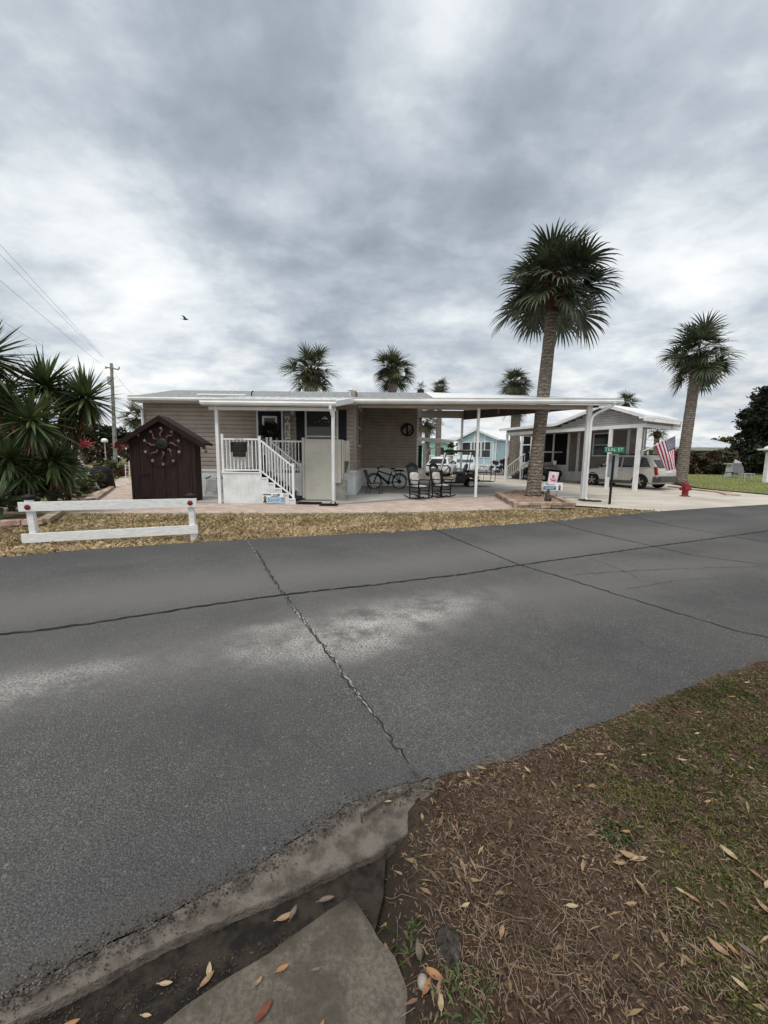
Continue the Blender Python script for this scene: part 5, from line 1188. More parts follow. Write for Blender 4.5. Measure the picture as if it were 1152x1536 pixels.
# ------------------------------------------------------------ seats under the carport
cush = None
def cushion_mat():
    m, t, b = newmat('printed_cushion'); v = objc(t); n = t.noise(v, 16, 3, .6, 1.2)
    t.put(b.inputs['Base Color'], t.ramp(n, [(.40, (.60, .58, .55)), (.5, (.52, .50, .48)), (.54, (.10, .10, .11)), (.60, (.55, .53, .5))])); b.inputs['Roughness'].default_value = .9; return m
cush = cushion_mat()
def softbox(mb, c, ax, ay, az_, n=8):                # pillow shape
    c, ax, ay, az_ = V(c), V(ax), V(ay), V(az_); vs = []; fs = []
    def sgn(x, e): return math.copysign(abs(x)**e, x)
    for j in range(n+1):
        th = -math.pi/2+math.pi*j/n
        for i in range(2*n):
            ph = math.pi*i/n; vs.append(c+ax*sgn(math.cos(th), .6)*sgn(math.cos(ph), .45)+ay*sgn(math.cos(th), .6)*sgn(math.sin(ph), .45)+az_*sgn(math.sin(th), .8))
    for j in range(n):
        for i in range(2*n): fs.append((j*2*n+i, j*2*n+(i+1) % (2*n), (j+1)*2*n+(i+1) % (2*n), (j+1)*2*n+i))
    mb.add(vs, fs)
def rocker(label, loc, rz_):
    t = T('rocking_chair', label, 'rocking chair', loc, rz_, 'rocking chairs on the pavers')
    def B(name, mb, m, par=t, **k): return mb.build(name, m, par, local=True, **k)
    for s in (-1, 1):
        mb = MB(); mb.tube([(-.50+1.0*k/12, s*.26, .025+.10*((k/12-.5)*2)**2) for k in range(13)], .022, 6); B('rocker', mb, black)
    for s in (-1, 1):
        mb = MB(); mb.tube([(.24, s*.27, .05), (.25, s*.27, .42), (.26, s*.28, .66)], .024, 7); B('leg', mb, black)
        mb = MB(); mb.tube([(-.20, s*.25, .05), (-.22, s*.25, .42), (-.30, s*.25, .8), (-.40, s*.25, 1.22)], .024, 7); B('leg', mb, black)
        mb = MB(); mb.beam((-.28, s*.29, .69), (.33, s*.30, .685), .085, .03); B('armrest', mb, black, bevel=.006)
    mb = MB()
    for s in (-1, 1):
        for z in (.17, .29): mb.tube([(-.2, s*.25, z), (.24, s*.27, z)], .013, 6)
    for z in (.2, .32): mb.tube([(.245, -.27, z), (.245, .27, z)], .013, 6)
    mb.tube([(-.2, -.25, .22), (-.2, .25, .22)], .013, 6); B('stretcher', mb, black)
    mb = MB()
    for k in range(6): mb.box(-.24+.088*k, -.16+.088*k, -.265, .265, .405, .43)
    B('seat', mb, black)
    mb = MB(); n_ = 10; pts = [(-.365-.025*math.sin(k/n_*math.pi)-.02, -.25+.5*k/n_, 1.13+.10*math.sin(k/n_*math.pi)) for k in range(n_+1)]
    for a, b in zip(pts, pts[1:]): mb.beam(a, b, .03, .13)
    mb.beam((-.245, -.25, .52), (-.245, .25, .52), .03, .07)
    for k in range(7): y = -.19+.063*k; mb.beam((-.25, y, .53), (-.385, y, 1.10), .035, .016, (1, 0, 0))
    B('backrest', mb, black)
    mb = MB(); softbox(mb, (-.235, 0, .74), (.0, .22, 0), (-.04, 0, .22), (.06, 0, .015)); B('cushion', mb, cush, smooth=True)
    mb = MB(); softbox(mb, (.02, 0, .465), (.23, 0, 0), (0, .23, 0), (0, 0, .04)); B('seat_pad', mb, cush, smooth=True)
    return t
q = P(628, 749); rocker('black rocking chair with a printed cushion, nearer to the bicycle', (q.x, q.y, .01), R_(-50))
q = P(661, 746.5); rocker('black rocking chair with a printed cushion, nearer to the slim carport post', (q.x, q.y, .01), R_(-46))
q = P(562, 742); pc = T('patio_chair', 'low dark metal patio chair against the white skirting corner', 'chair', (q.x, q.y+.1, .03), R_(-12))
bronze = mat('dark_bronze_metal', (.05, .038, .032), .5, .15)
mb = MB(); mb.beam((-.22, 0, .42), (.26, 0, .44), .5, .03, (0, 0, 1)); mb.build('seat', bronze, pc, local=True)
for s in (-1, 1):
    mb = MB(); mb.tube([(.25, s*.25, 0), (.27, s*.25, .44)], .016, 6); mb.build('leg', bronze, pc, local=True)
    mb = MB(); mb.tube([(-.30, s*.25, 0), (-.22, s*.25, .42)], .016, 6); mb.build('leg', bronze, pc, local=True)
mb = MB()
for s in (-1, 1): mb.tube([(-.22, s*.23, .42), (-.34, s*.23, .72), (-.42, s*.23, .95)], .016, 6)
mb.tube([(-.42, -.23, .95), (-.42, .23, .95)], .016, 6)
for k in range(5): y = -.15+.075*k; mb.tube([(-.23, y, .44), (-.42, y, .95)], .01, 5)
mb.build('backrest', bronze, pc, local=True)

# ------------------------------------------------------------ bicycles: +x forward
spoke = mat('spoke_steel', (.5, .5, .5), .3, .05, metal=.7)
def bicycle(name, label, loc, rz_, R, wb, frame_m, lean=0., fat=.028, electric=False, basket=False):
    t = T(name, label, 'bicycle', loc, rz_); t.rotation_euler = (lean, 0, rz_)
    def B(nm, mb, m, par=t, **k): return mb.build(nm, m, par, local=True, **k)
    for x in (-wb/2, wb/2):
        mb = MB(); mb.torus((x, 0, R), R-fat, fat, (0, 1, 0), 30, 8); wh = B('wheel', mb, rubber, smooth=True)
        mb = MB(); mb.torus((x, 0, R), R-2*fat-.006, .012, (0, 1, 0), 30, 6)
        for k in range(18): a = k*.349; mb.tube([(x, .02*(-1)**k, R), (x+math.cos(a)*(R-2*fat), 0, R+math.sin(a)*(R-2*fat))], .0035, 4)
        B('rim', mb, spoke, wh)
        mb = MB(); mb.lathe([(.03, -.06), (.09 if electric and x < 0 else .045, -.05), (.09 if electric and x < 0 else .045, .05), (.03, .06)], (x, 0, R), 12, (0, 1, 0)); B('hub', mb, blackp, wh)
    bb = (-.06, 0, R*.86); seat = (-.22, 0, R+.42); head = (wb/2-.20, 0, R+.50); hb = (wb/2-.14, 0, R+.36)
    mb = MB(); rr = .032 if electric else .018
    mb.tube([seat, bb], rr, 7); mb.tube([bb, hb], rr*1.5, 7); mb.tube([(seat[0]+.03, 0, seat[2]-.12), head], rr, 7); mb.tube([head, hb], rr*1.1, 7)
    for s in (-1, 1): mb.tube([bb, (-wb/2, s*.05, R)], rr*.7, 6); mb.tube([(-.2, 0, R+.36), (-wb/2, s*.05, R)], rr*.6, 6); mb.tube([hb, (wb/2, s*.05, R)], rr*.9, 6)
    B('frame', mb, frame_m, smooth=True)
    if electric: mb = MB(); mb.beam((.0, 0, R*.95), (wb/2-.2, 0, R+.33), .08, .09); B('battery', mb, blackp)
    mb = MB(); mb.tube([head, (wb/2-.24, 0, R+.66)], .015, 6); mb.tube([(wb/2-.36, -.30, R+.70), (wb/2-.24, -.2, R+.68), (wb/2-.24, .2, R+.68), (wb/2-.36, .30, R+.70)], .013, 6)
    for s in (-1, 1): mb.tube([(wb/2-.40, s*.32, R+.70), (wb/2-.30, s*.25, R+.70)], .019, 6)
    mb.ell((wb/2-.18, 0, R+.62), (.05, .05, .05), 8, 6); B('handlebar', mb, blackp)
    mb = MB(); mb.tube([seat, (-.27, 0, R+.58)], .014, 6); softbox(mb, (-.28, 0, R+.61), (.14, 0, .0), (0, .08, 0), (0, 0, .035), 5); B('saddle', mb, blackp, smooth=True)
    mb = MB(); mb.tube([(bb[0]-.02, .07, bb[2]), (bb[0]+.02, .07, bb[2]-.17)], .012, 6); mb.tube([(bb[0], -.07, bb[2]), (bb[0]-.03, -.07, bb[2]+.17)], .012, 6); mb.lathe([(.09, .04), (.09, .05)], bb, 14, (0, 1, 0)); mb.box(bb[0]-.02, bb[0]+.07, .07, .15, bb[2]-.19, bb[2]-.165); B('pedal_crank', mb, blackp)
    mb = MB()
    for x, a0, a1 in ((-wb/2, .5, 2.9), (wb/2, .6, 2.4)):
        pts = [(x+math.cos(a0+(a1-a0)*k/10)*(R+.035), 0, R+math.sin(a0+(a1-a0)*k/10)*(R+.035)) for k in range(11)]
        for a, b in zip(pts, pts[1:]): mb.beam(a, b, .06, .008, (0, 1, 0)) if False else mb.tube([a, b], .02, 5)
    B('mudguard', mb, blackp)
    if electric:
        mb = MB(); mb.box(-wb/2-.28, -.30, -.09, .09, R*2+.12, R*2+.145)
        for s in (-1, 1): mb.tube([(-wb/2, s*.07, R), (-wb/2-.05, s*.08, R*2+.12)], .009, 5); mb.tube([(-wb/2+.2, s*.07, R*2+.12), (-wb/2, s*.07, R+.05)], .009, 5)
        softbox(mb, (-wb/2+.02, 0, R*2+.18), (.26, 0, 0), (0, .1, 0), (0, 0, .035), 5); B('rear_rack', mb, blackp)
    if basket:
        mb = MB(); o = (wb/2-.02, 0, R+.55)
        for z, k in ((0, .8), (.12, .9), (.24, 1.)):
            c4 = [(o[0]+sx*.13*k, sy*.17*k, o[2]+z) for sx, sy in ((-1, -1), (1, -1), (1, 1), (-1, 1))]
            for a, b in zip(c4, c4[1:]+c4[:1]): mb.tube([a, b], .012, 5)
        for sx, sy in ((-1, -1), (1, -1), (1, 1), (-1, 1), (0, 1), (0, -1), (1, 0), (-1, 0)): mb.tube([(o[0]+sx*.104, sy*.136, o[2]), (o[0]+sx*.13, sy*.17, o[2]+.24)], .01, 5)
        mb.box(o[0]-.1, o[0]+.1, -.13, .13, o[2]-.01, o[2]+.1); B('basket', mb, blackp)
    return t
bicycle('electric_bicycle', 'black electric bicycle with a rear rack parked against the tan wall', (.12, 18.9, .03), math.pi+R_(8), .36, 1.2, black, R_(4), .034, True)

# ------------------------------------------------------------ golf carts: +x forward
def golf_cart(label, loc, rz_, bodym, roofm, seatm, rack):
    t = T('golf_cart', label, 'golf cart', loc, rz_)
    def B(nm, mb, m, par=t, **k): return mb.build(nm, m, par, local=True, **k)
    for x in (-.83, .83):
        for s in (-1, 1):
            mb = MB(); mb.lathe([(.13, -.10), (.215, -.10), (.235, -.07), (.235, .07), (.215, .10), (.13, .10)], (x, s*.48, .235), 22, (0, 1, 0)); wh = B('wheel', mb, rubber, smooth='auto')
            mb = MB(); mb.lathe([(.135, .085), (.12, .105), (.05, .095), (.045, .12), (.01, .125)], (x, s*.48, .235), 16, (0, s, 0))
            for k in range(5): a = k*1.2566; mb.beam((x+math.cos(a)*.04, s*.58, .235+math.sin(a)*.04), (x+math.cos(a)*.125, s*.585, .235+math.sin(a)*.125), .035, .02, (0, 1, 0))
            B('rim', mb, steel, wh)
    mb = MB()                                         # lower body with wheel arches in its outline
    def arch(cx, r, a0, a1, n=7): return [(cx+math.cos(a0+(a1-a0)*i/n)*r, .235+math.sin(a0+(a1-a0)*i/n)*r) for i in range(n+1)]
    prof = [(-1.18, .42)]+arch(-.83, .30, math.pi*.94, .0)+[(-.45, .22), (.42, .22)]+arch(.83, .30, math.pi, .1)+[(1.16, .34), (1.20, .50), (1.12, .70), (.86, .84), (.66, .90), (.60, .86), (.58, .36), (.48, .32), (-.02, .32), (-.06, .62), (-.10, .66), (-.55, .68), (-.62, .74), (-1.02, .74), (-1.2, .62)]
    mb.prism([(x, -.56, z) for x, z in prof][::-1], (0, 1.12, 0)); B('body', mb, bodym, bevel=.025)
    mb = MB(); softbox(mb, (-.30, 0, .75), (.27, 0, 0), (0, .54, 0), (0, 0, .075)); softbox(mb, (-.60, 0, 1.02), (.05, 0, 0), (0, .54, 0), (-.06, 0, .2)); B('seat', mb, seatm, smooth=True)
    mb = MB(); softbox(mb, (-.88, 0, .84), (.25, 0, 0), (0, .5, 0), (0, 0, .065)); B('rear_seat', mb, seatm, smooth=True)
    mb = MB()
    for s in (-1, 1):
        mb.tube([(.70, s*.52, .86), (.58, s*.52, 1.3), (.42, s*.52, 1.84)], .02, 6); mb.tube([(-.66, s*.52, .7), (-.82, s*.52, 1.84)], .02, 6)
        mb.tube([(-.66, s*.56, .74), (-.3, s*.57, .98), (-.05, s*.57, .93), (-.04, s*.57, .7)], .016, 6)
    B('roof_support', mb, black)
    mb = MB(); mb.prism([(-1.05, -.6, 1.82), (.62, -.6, 1.82), (.66, -.6, 1.85), (.58, -.6, 1.90), (-.98, -.6, 1.90), (-1.08, -.6, 1.86)][::-1], (0, 1.2, 0)); B('roof', mb, roofm, bevel=.02)
    mb = MB(); mb.prism([(.685, -.5, .9), (.695, -.5, .9), (.46, -.5, 1.80), (.45, -.5, 1.80)], (0, 1.0, 0)); B('windscreen', mb, glass('cart_screen', (.10, .11, .11), .1))
    mb = MB(); mb.tube([(.58, .24, .72), (.30, .24, 1.02)], .02, 6); mb.torus((.28, .24, 1.03), .17, .016, (-.72, 0, .7), 20, 6); B('steering_wheel', mb, blackp)
    for s in (-1, 1): mb = MB(); mb.lathe([(.07, 0), (.075, .02), (.05, .05), (.01, .06)], (1.14, s*.38, .56), 12, (1, 0, 0)); B('headlight', mb, signw)
    for s in (-1, 1): mb = MB(); mb.box(-1.215, -1.195, s*.45-.06, s*.45+.06, .5, .6); B('tail_light', mb, red)
    mb = MB(); mb.beam((-1.1, 0, .40), (-1.26, 0, .40), 1.0, .06); B('bumper', mb, blackp)
    if rack:
        mb = MB()
        for s in (-1, 1):
            mb.tube([(-1.1, s*.5, .80), (-1.3, s*.5, 1.12), (-1.55, s*.5, 1.10), (-1.78, s*.5, .92), (-1.80, s*.5, .62)], .014, 6); mb.tube([(-1.1, s*.5, .78), (-1.82, s*.5, .80)], .014, 6); mb.tube([(-1.15, s*.5, .34), (-1.98, s*.5, .34), (-2.02, s*.5, .40), (-2.05, s*.5, 1.12)], .018, 6)
            mb.tube([(-1.45, s*.5, .34), (-1.45, s*.5, .8)], .01, 5)
        for x, z in ((-1.55, 1.10), (-1.80, .8), (-1.98, .34), (-2.05, 1.1), (-1.5, .34), (-1.75, .34), (-2.05, .75)): mb.tube([(x, -.5, z), (x, .5, z)], .012, 6)
        mb.box(-1.98, -1.2, -.5, .5, .33, .345); B('rear_rack', mb, black)
    return t
cartblack = mat('gloss_black', (.008, .008, .009), .2, .1, spec=.35)
q = P(705, 731); golf_cart('black golf cart with a wire rear rack parked under the carport', (q.x-.78, q.y+.45, .03), math.pi-R_(3), cartblack, mat('dark_cart_roof', (.05, .045, .04), .5), mat('grey_seat_vinyl', (.10, .097, .092), .5), True)
q = P(813, 722); golf_cart('dark golf cart with a pale roof, partly hidden by the tallest palm trunk', (q.x+.25, q.y+.8, g(q.y)), R_(112), cartblack, mat('cream_cart_roof', (.50, .45, .36), .6, .15), mat('pale_cart_seat', (.32, .29, .27), .6), False)

# ------------------------------------------------------------ cars: +x forward, built from rounded cross sections
def loft(mb, sections, close=True):
    n = len(sections[0]); vs = [p for s in sections for p in s]; fs = []
    for i in range(len(sections)-1):
        for k in range(n): fs.append((i*n+k, i*n+(k+1) % n, (i+1)*n+(k+1) % n, (i+1)*n+k))
    fs += [tuple(range(n))[::-1], tuple((len(sections)-1)*n+k for k in range(n))]; mb.add(vs, fs)
darkgrey = mat('dark_grey_cladding', (.075, .075, .073), .55, .1)
def car(name, label, loc, rz_, L, W, H, paint, suv=True, group=None):
    t = T(name, label, 'car', loc, rz_, group); hw = W/2; gr = .24 if suv else .19; Rw = .345 if suv else .31; wbx = L*.30
    def B(nm, mb, m, par=t, **k): return mb.build(nm, m, par, local=True, **k)
    belt = H*.60; hood = H*.575
    # lower body: stations along x with (half width, bottom, shoulder, top)
    st = [(-L/2, hw*.80, gr+.20, belt*.82, belt*.90), (-L/2+.06, hw*.93, gr+.06, belt*.86, belt*.97), (-L/2+.35, hw*.99, gr, belt*.86, belt), (-L*.2, hw, gr-.02, belt*.84, belt), (L*.08, hw, gr-.02, belt*.82, belt*.985),
          (L*.2, hw, gr-.02, belt*.80, hood*1.02), (L*.32, hw*.985, gr, belt*.78, hood*.985), (L*.43, hw*.93, gr+.03, hood*.74, hood*.90), (L*.48, hw*.82, gr+.08, hood*.66, hood*.74), (L/2, hw*.66, gr+.16, hood*.56, hood*.60)]
    sec = []
    for x, w_, zb, zs, zt in st:
        half = [(w_*.86, zb), (w_*.97, zb+.08), (w_, zb+(zs-zb)*.55), (w_*.985, zs), (w_*.93, zt-.03), (w_*.86, zt), (w_*.4, zt+.015)]
        sec.append([(x, y, z) for y, z in half]+[(x, -y, z) for y, z in half[::-1]])
    mb = MB(); loft(mb, sec); body = B('body', mb, paint, smooth='auto')
    # cabin
    x_r0, x_r1, x_f1, x_f0 = (-L/2+.10, -L/2+.78, L*.05, L*.235) if suv else (-L*.40, -L*.22, L*.04, L*.22)
    def csec(x, z, w_): return [(x, y, zz) for y, zz in ((w_, z-.001), (w_*.995, z), (w_*.3, z+.02), (-w_*.3, z+.02), (-w_*.995, z), (-w_, z-.001))]
    wb_, wt = hw*.90, hw*.72
    bot = [(x_r0, wb_*.94), (x_r1, wb_), (0, wb_), (x_f1, wb_), (x_f0, wb_*.93)]; 
    roofz = H-.03
    def rib(k):                                       # k from rear base up and over to the front base
        return k
    ribs = [(x_r0, belt-.02, wb_*.95, x_r0, belt-.01), ]
    secs = []
    for xb, xt, zt_ in ((x_r0, x_r0+.03, belt+.02), (x_r1-(.45 if suv else .22), x_r1-(.30 if suv else .10), H*.86), (x_r1, x_r1+.04, roofz-.01), (0, 0, roofz+.02), (x_f1, x_f1, roofz-.02), ((x_f1+x_f0)/2, (x_f1+x_f0)/2, (roofz+belt)/2+.02), (x_f0, x_f0, belt)):
        f = min(1, max(0, (zt_-belt)/(roofz-belt))); wtop = wb_+(wt-wb_)*f
        half = [(wb_, belt-.05, xb), (wb_*.99, belt+.005, xb), (wtop*1.0, max(belt+.006, zt_-.05), xt), (wtop*.9, zt_, xt), (wtop*.4, zt_+.012, xt)]
        secs.append([(x, y, z) for y, z, x in half]+[(x, -y, z) for y, z, x in half[::-1]])
    mb = MB(); loft(mb, secs); cab = B('cabin', mb, paint, smooth='auto')
    # glazing set a few millimetres proud of the cabin sides
    def side_pt(x, z, s, off=.008):
        f = (z-belt)/(roofz-belt); y = wb_+(wt-wb_)*f; return (x, s*(y+off), z)
    zl, zh = belt+.04, roofz-.09
    panes = ((x_f0-.30, x_f1-.02, .02, .06), ) 
    xs = [(x_f1+(x_f0-x_f1)*.72, x_f1+.02, x_f1-.42*1.0, x_f1-.42)]
    spl = (x_f1-L*.11, x_f1-L*.31)                    # pillars
    quads = [[(x_f0-.22, zl), (x_f1-.02, zh), (spl[0]+.04, zh), (spl[0]+.04, zl)], [(spl[0]-.04, zl), (spl[0]-.04, zh), (spl[1]+.05, zh), (spl[1]+.05, zl)]]
    if suv: quads.append([(spl[1]-.06, zl+.02), (spl[1]-.06, zh), (x_r1-.06, zh-.05), (x_r1-.34, zl+.03)])
    for s in (-1, 1):
        for qd in quads:
            mb = MB(); ps = [side_pt(x, z, s) for x, z in qd]; mb.add(ps, [(0, 1, 2, 3) if s < 0 else (3, 2, 1, 0)]); B('side_window', mb, darkglass)
        mb = MB(); mb.box(spl[0]-.14, spl[0]-.02, s*(hw+.004)-.01, s*(hw+.004)+.01, belt*.86, belt*.89); mb.box(spl[1]-.02+.1, spl[1]+.2, s*(hw+.004)-.01, s*(hw+.004)+.01, belt*.86, belt*.89); B('handle', mb, greym)
        mb = MB(); mb.ell((x_f0-.28, s*(hw+.08), belt+.08), (.07, .09, .08), 10, 7); B('wing_mirror', mb, blackp)
        if suv:
            mb = MB(); mb.tube([(x_r1+.02, s*wt*.86, roofz+.01), (x_r1+.1, s*wt*.86, roofz+.06), (x_f1-.1, s*wt*.86, roofz+.06), (x_f1, s*wt*.86, roofz)], .018, 6); B('roof_rail', mb, blackp)
            mb = MB(); mb.box(-wbx+.42, wbx-.42, s*(hw+.002)-.012, s*(hw+.002)+.012, gr+.02, gr+.16); B('sill_cladding', mb, darkgrey)
        mb = MB(); mb.box(-wbx+.2, wbx+.3, s*(hw+.001)-.004, s*(hw+.001)+.004, belt*.66, belt*.69); B('side_moulding', mb, paint)
        for x in (-wbx, wbx):
            mb = MB(); arc = [(x+math.cos(a)*(Rw+.075), s*(hw+.003), Rw+math.sin(a)*(Rw+.075)) for a in [math.pi*i/14 for i in range(15)]]; mb.prism(arc if s < 0 else arc[::-1], (0, -s*.16, 0)); B('wheel_arch', mb, blackp)
            mb = MB(); mb.lathe([(Rw*.64, -.10), (Rw*.94, -.10), (Rw, -.07), (Rw, .07), (Rw*.94, .10), (Rw*.64, .10)], (x, s*(hw-.075), Rw), 24, (0, 1, 0)); wh = B('wheel', mb, rubber, smooth='auto')
            mb = MB(); mb.lathe([(Rw*.66, .08), (Rw*.62, .105), (Rw*.56, .075), (.07, .075), (.06, .10), (.01, .105)], (x, s*(hw-.075), Rw), 22, (0, s, 0))
            for k in range(5): a = k*1.2566+.3; mb.beam((x+math.cos(a)*.05, s*(hw+.02), Rw+math.sin(a)*.05), (x+math.cos(a)*Rw*.6, s*(hw+.022), Rw+math.sin(a)*Rw*.6), .06, .025, (0, 1, 0))
            B('rim', mb, steel, wh)
    # front and rear glass
    def gp(k0, k1, wz0, wz1, off): pass
    mb = MB(); e = .012
    mb.add([(x_f0+e, -wb_*.86, belt+.05), (x_f0+e, wb_*.86, belt+.05), (x_f1+.03+e, wt*.9, roofz-.06), (x_f1+.03+e, -wt*.9, roofz-.06)], [(0, 1, 2, 3)]); B('windscreen', mb, darkglass)
    mb = MB()
    if suv: mb.add([(x_r0+.0-.015, wb_*.84, belt+.06), (x_r0-.015, -wb_*.84, belt+.06), (x_r1-.33, -wt*.92, H*.85), (x_r1-.33, wt*.92, H*.85)], [(0, 1, 2, 3)])
    else: mb.add([(x_r0-.012+.03, wb_*.84, belt+.05), (x_r0-.012+.03, -wb_*.84, belt+.05), (x_r1-.14-.03, -wt*.88, H*.87), (x_r1-.14-.03, wt*.88, H*.87)], [(0, 1, 2, 3)])
    B('rear_window', mb, darkglass)
    for s in (-1, 1):
        mb = MB(); mb.beam((-L/2+.10, s*hw*.93, belt*(.70 if suv else .82)), (-L/2+.17, s*hw*.94, belt*(1.08 if suv else .90)), .13, .10, (0, 1, 0)); B('tail_light', mb, red, bevel=.02)
        mb = MB(); mb.ell((L*.455, s*hw*.78, hood*.76), (.12, .14, .075), 10, 7); B('headlight', mb, steel, smooth=True)
    mb = MB(); mb.prism([(-L/2-.09, -hw*.86, gr+.12), (-L/2-.09, hw*.86, gr+.12), (-L/2+.25, hw*1.005, gr+.10), (-L/2+.25, hw*.9, gr+.10), (-L/2+.25, -hw*.9, gr+.10), (-L/2+.25, -hw*1.005, gr+.10)][::-1], (0, 0, .30)); mb.cut().prism([(L/2+.03, -hw*.6, gr+.06), (L/2+.03, hw*.6, gr+.06), (L*.43, hw*.97, gr+.04), (L*.43, -hw*.97, gr+.04)], (0, 0, .24)); mb.each('bumper', darkgrey if suv else paint, t, local=True, bevel=.03)
    mb = MB(); mb.box(-L/2-.012, -L/2-.004, -.26, .26, belt*.74, belt*.74+.13) if not suv else mb.box(-L/2-.012, -L/2-.004, -.26, .26, belt*.80, belt*.80+.13); B('licence_plate', mb, signw)
    if not suv: mb = MB(); mb.box(-L/2-.014, -L/2+.05, -hw*.82, hw*.82, belt*.84, belt*.93); B('tail_light_strip', mb, red)
    return t
silver = mat('silver_paint', (.48, .46, .415), .35, .04, 2)
ctr = V((12.35, 21.45, 0)); hd = V((-.47, .88, 0)).normalized(); off = V((hd.y, -hd.x, 0))*.82
c = ctr+off; car('suv_car', 'silver sport utility car with dark bumpers parked under the grey house carport', (c.x, c.y, g(c.y)), math.atan2(hd.y, hd.x), 4.3, 1.8, 1.72, silver, True)
whitep = mat('white_car_paint', (.62, .64, .64), .3, .04)
q = D(672, 700, 30); car('sedan_car', 'white sedan with a red light strip seen from behind beyond the golf cart', (q.x-.2, 32, g(32)), R_(72), 4.6, 1.8, 1.45, whitep, False)
q = D(697, 700, 33); car('sedan_car', 'pale sedan facing the viewer in front of the pale blue house', (q.x+.3, 34.5, g(34)), R_(-100), 4.5, 1.8, 1.6, mat('pale_silver_paint', (.48, .52, .54), .3, .04), False)

# ------------------------------------------------------------ grey house on the corner
gA = V((8.05, 26.1, 0)); e1 = V((4.15, -6.9, 0)).normalized(); e2 = V((-e1.y, e1.x, 0))
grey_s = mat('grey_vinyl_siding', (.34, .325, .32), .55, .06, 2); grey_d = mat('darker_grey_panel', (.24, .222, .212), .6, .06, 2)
gh = T('grey_house', 'grey sided house with white gabled front, carport beam, screened porch and white corner posts', 'house', gA+V((0, 0, g(26))), 0)
def G(s, d, z=0): return gA+e1*s+e2*d+V((0, 0, z))
def sof(px, d):                                       # facade position that shows at this column
    lo, hi = -6., 14.
    for _ in range(50):
        m = (lo+hi)/2; p = G(m, d, 2.4)-V((0, 0, CAM_H)); x = 576+600*p.dot(RT)/p.dot(FW)
        if x < px: lo = m
        else: hi = m
    return m
def gb(mb, s0, s1, d0, d1, z0, z1): mb.add([G(s, d, z) for z in (z0, z1) for d in (d0, d1) for s in (s0, s1)], [(0, 2, 3, 1), (4, 5, 7, 6), (0, 1, 5, 4), (2, 6, 7, 3), (0, 4, 6, 2), (1, 3, 7, 5)])
sk, sa, se = sof(836, 0), sof(905, 0), sof(967, 0); WD = 3.4
zk, za, ze = 3.46, 4.24, 3.52
mb = MB()
def gtop(u): s = -.3+u; return 3.30 if s < sk else (zk+(za-zk)*(s-sk)/(sa-sk) if s < sa else za+(ze-za)*(s-sa)/(se-sa))
clapboard(mb, G(sk-.2, 0), G(se, 0), 3.24, 4.4, .12, lambda u: (lambda s: (zk-.1+(za-zk)*(s-sk)/(sa-sk) if s < sa else za-.1+(ze-za)*(s-sa)/(se-sa)))(sk-.2+u))
clapboard(mb, G(-.3, 0), G(sk-.2, 0), 3.24, 3.48, .12); mb.build('gable', grey_s, gh)
mb = MB(); sw0, sw1 = sof(783, WD), sof(966, WD)
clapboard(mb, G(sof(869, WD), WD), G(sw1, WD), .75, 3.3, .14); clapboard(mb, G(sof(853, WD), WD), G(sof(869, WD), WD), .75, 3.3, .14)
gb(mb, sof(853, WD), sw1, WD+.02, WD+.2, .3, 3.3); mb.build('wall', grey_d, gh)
mb = MB(); clapboard(mb, G(sof(943, WD), WD-.02), G(sw1, WD-.02), .75, 3.3, .12); mb.build('wall', grey_s, gh)
mb = MB(); gb(mb, sof(797, WD), sw1, WD-.04, WD-.001, .2, .80); gb(mb, sof(797, WD), sof(853, WD), WD-.03, WD+.001, .8, 1.18); mb.build('skirting', skirtw, gh)
mb = MB(); gb(mb, sof(797, WD), sof(853, WD), WD+.0, WD+.02, 1.18, 3.3); mb.build('porch_screen', screen, gh)
mb = MB()
for px, w_ in ((783, .16), (797.5, .12), (831, .1), (853.5, .14), (868.5, .16), (943, .16), (964, .14)): s = sof(px, WD); mb.cut(); gb(mb, s-w_/2, s+w_/2, WD-.08, WD+.0, .2, 3.28)
mb.each('pilaster', white, gh); mb = MB(); gb(mb, sof(797, WD), sof(853, WD), WD-.07, WD-.0301, 1.14, 1.2); gb(mb, sof(784, WD), sof(797, WD), WD-.06, WD-.02, 2.55, 2.62); mb.build('screen_rail', white, gh)
mb = MB(); gb(mb, sof(785, WD), sof(797, WD), WD-.015, WD+.02, .9, 3.25); dr_ = mb.build('screen_door', screen, gh)
mb = MB(); gb(mb, sof(785, WD), sof(797, WD), WD-.03, WD-.016, .9, 1.35); mb.build('kick_panel', white, dr_)
s = sof(890, WD); s2 = sof(916, WD); window(gh, G(s, WD-.02, 1.75), e1, -e2, s2-s, 1.4, white, darkglass, 'h', .07)
mb = MB(); gb(mb, -.3, se, -.05, .09, 3.06, 3.23); mb.cut(); gb(mb, -.3, .05, .09, WD, 3.06, 3.22); mb.cut(); gb(mb, se-.12, se, .09, WD, 3.06, 3.22); mb.each('beam', white, gh)
mb = MB(); gb(mb, -.3, se, .09, WD, 3.235, 3.255); mb.build('ceiling', mat('grey_porch_ceiling', (.34, .33, .32), .6), gh)
for px, w_, base in ((760, .1, .2), (958, .19, .02), (915, .15, .05)):
    s = sof(px, 0); mb = MB(); gb(mb, s-w_/2, s+w_/2, -.045, .085, base-.15, 3.06); gb(mb, s-w_*.8, s+w_*.8, -.08, .12, base-.15, base+.03) if px > 900 else None; mb.build('post', white, gh)
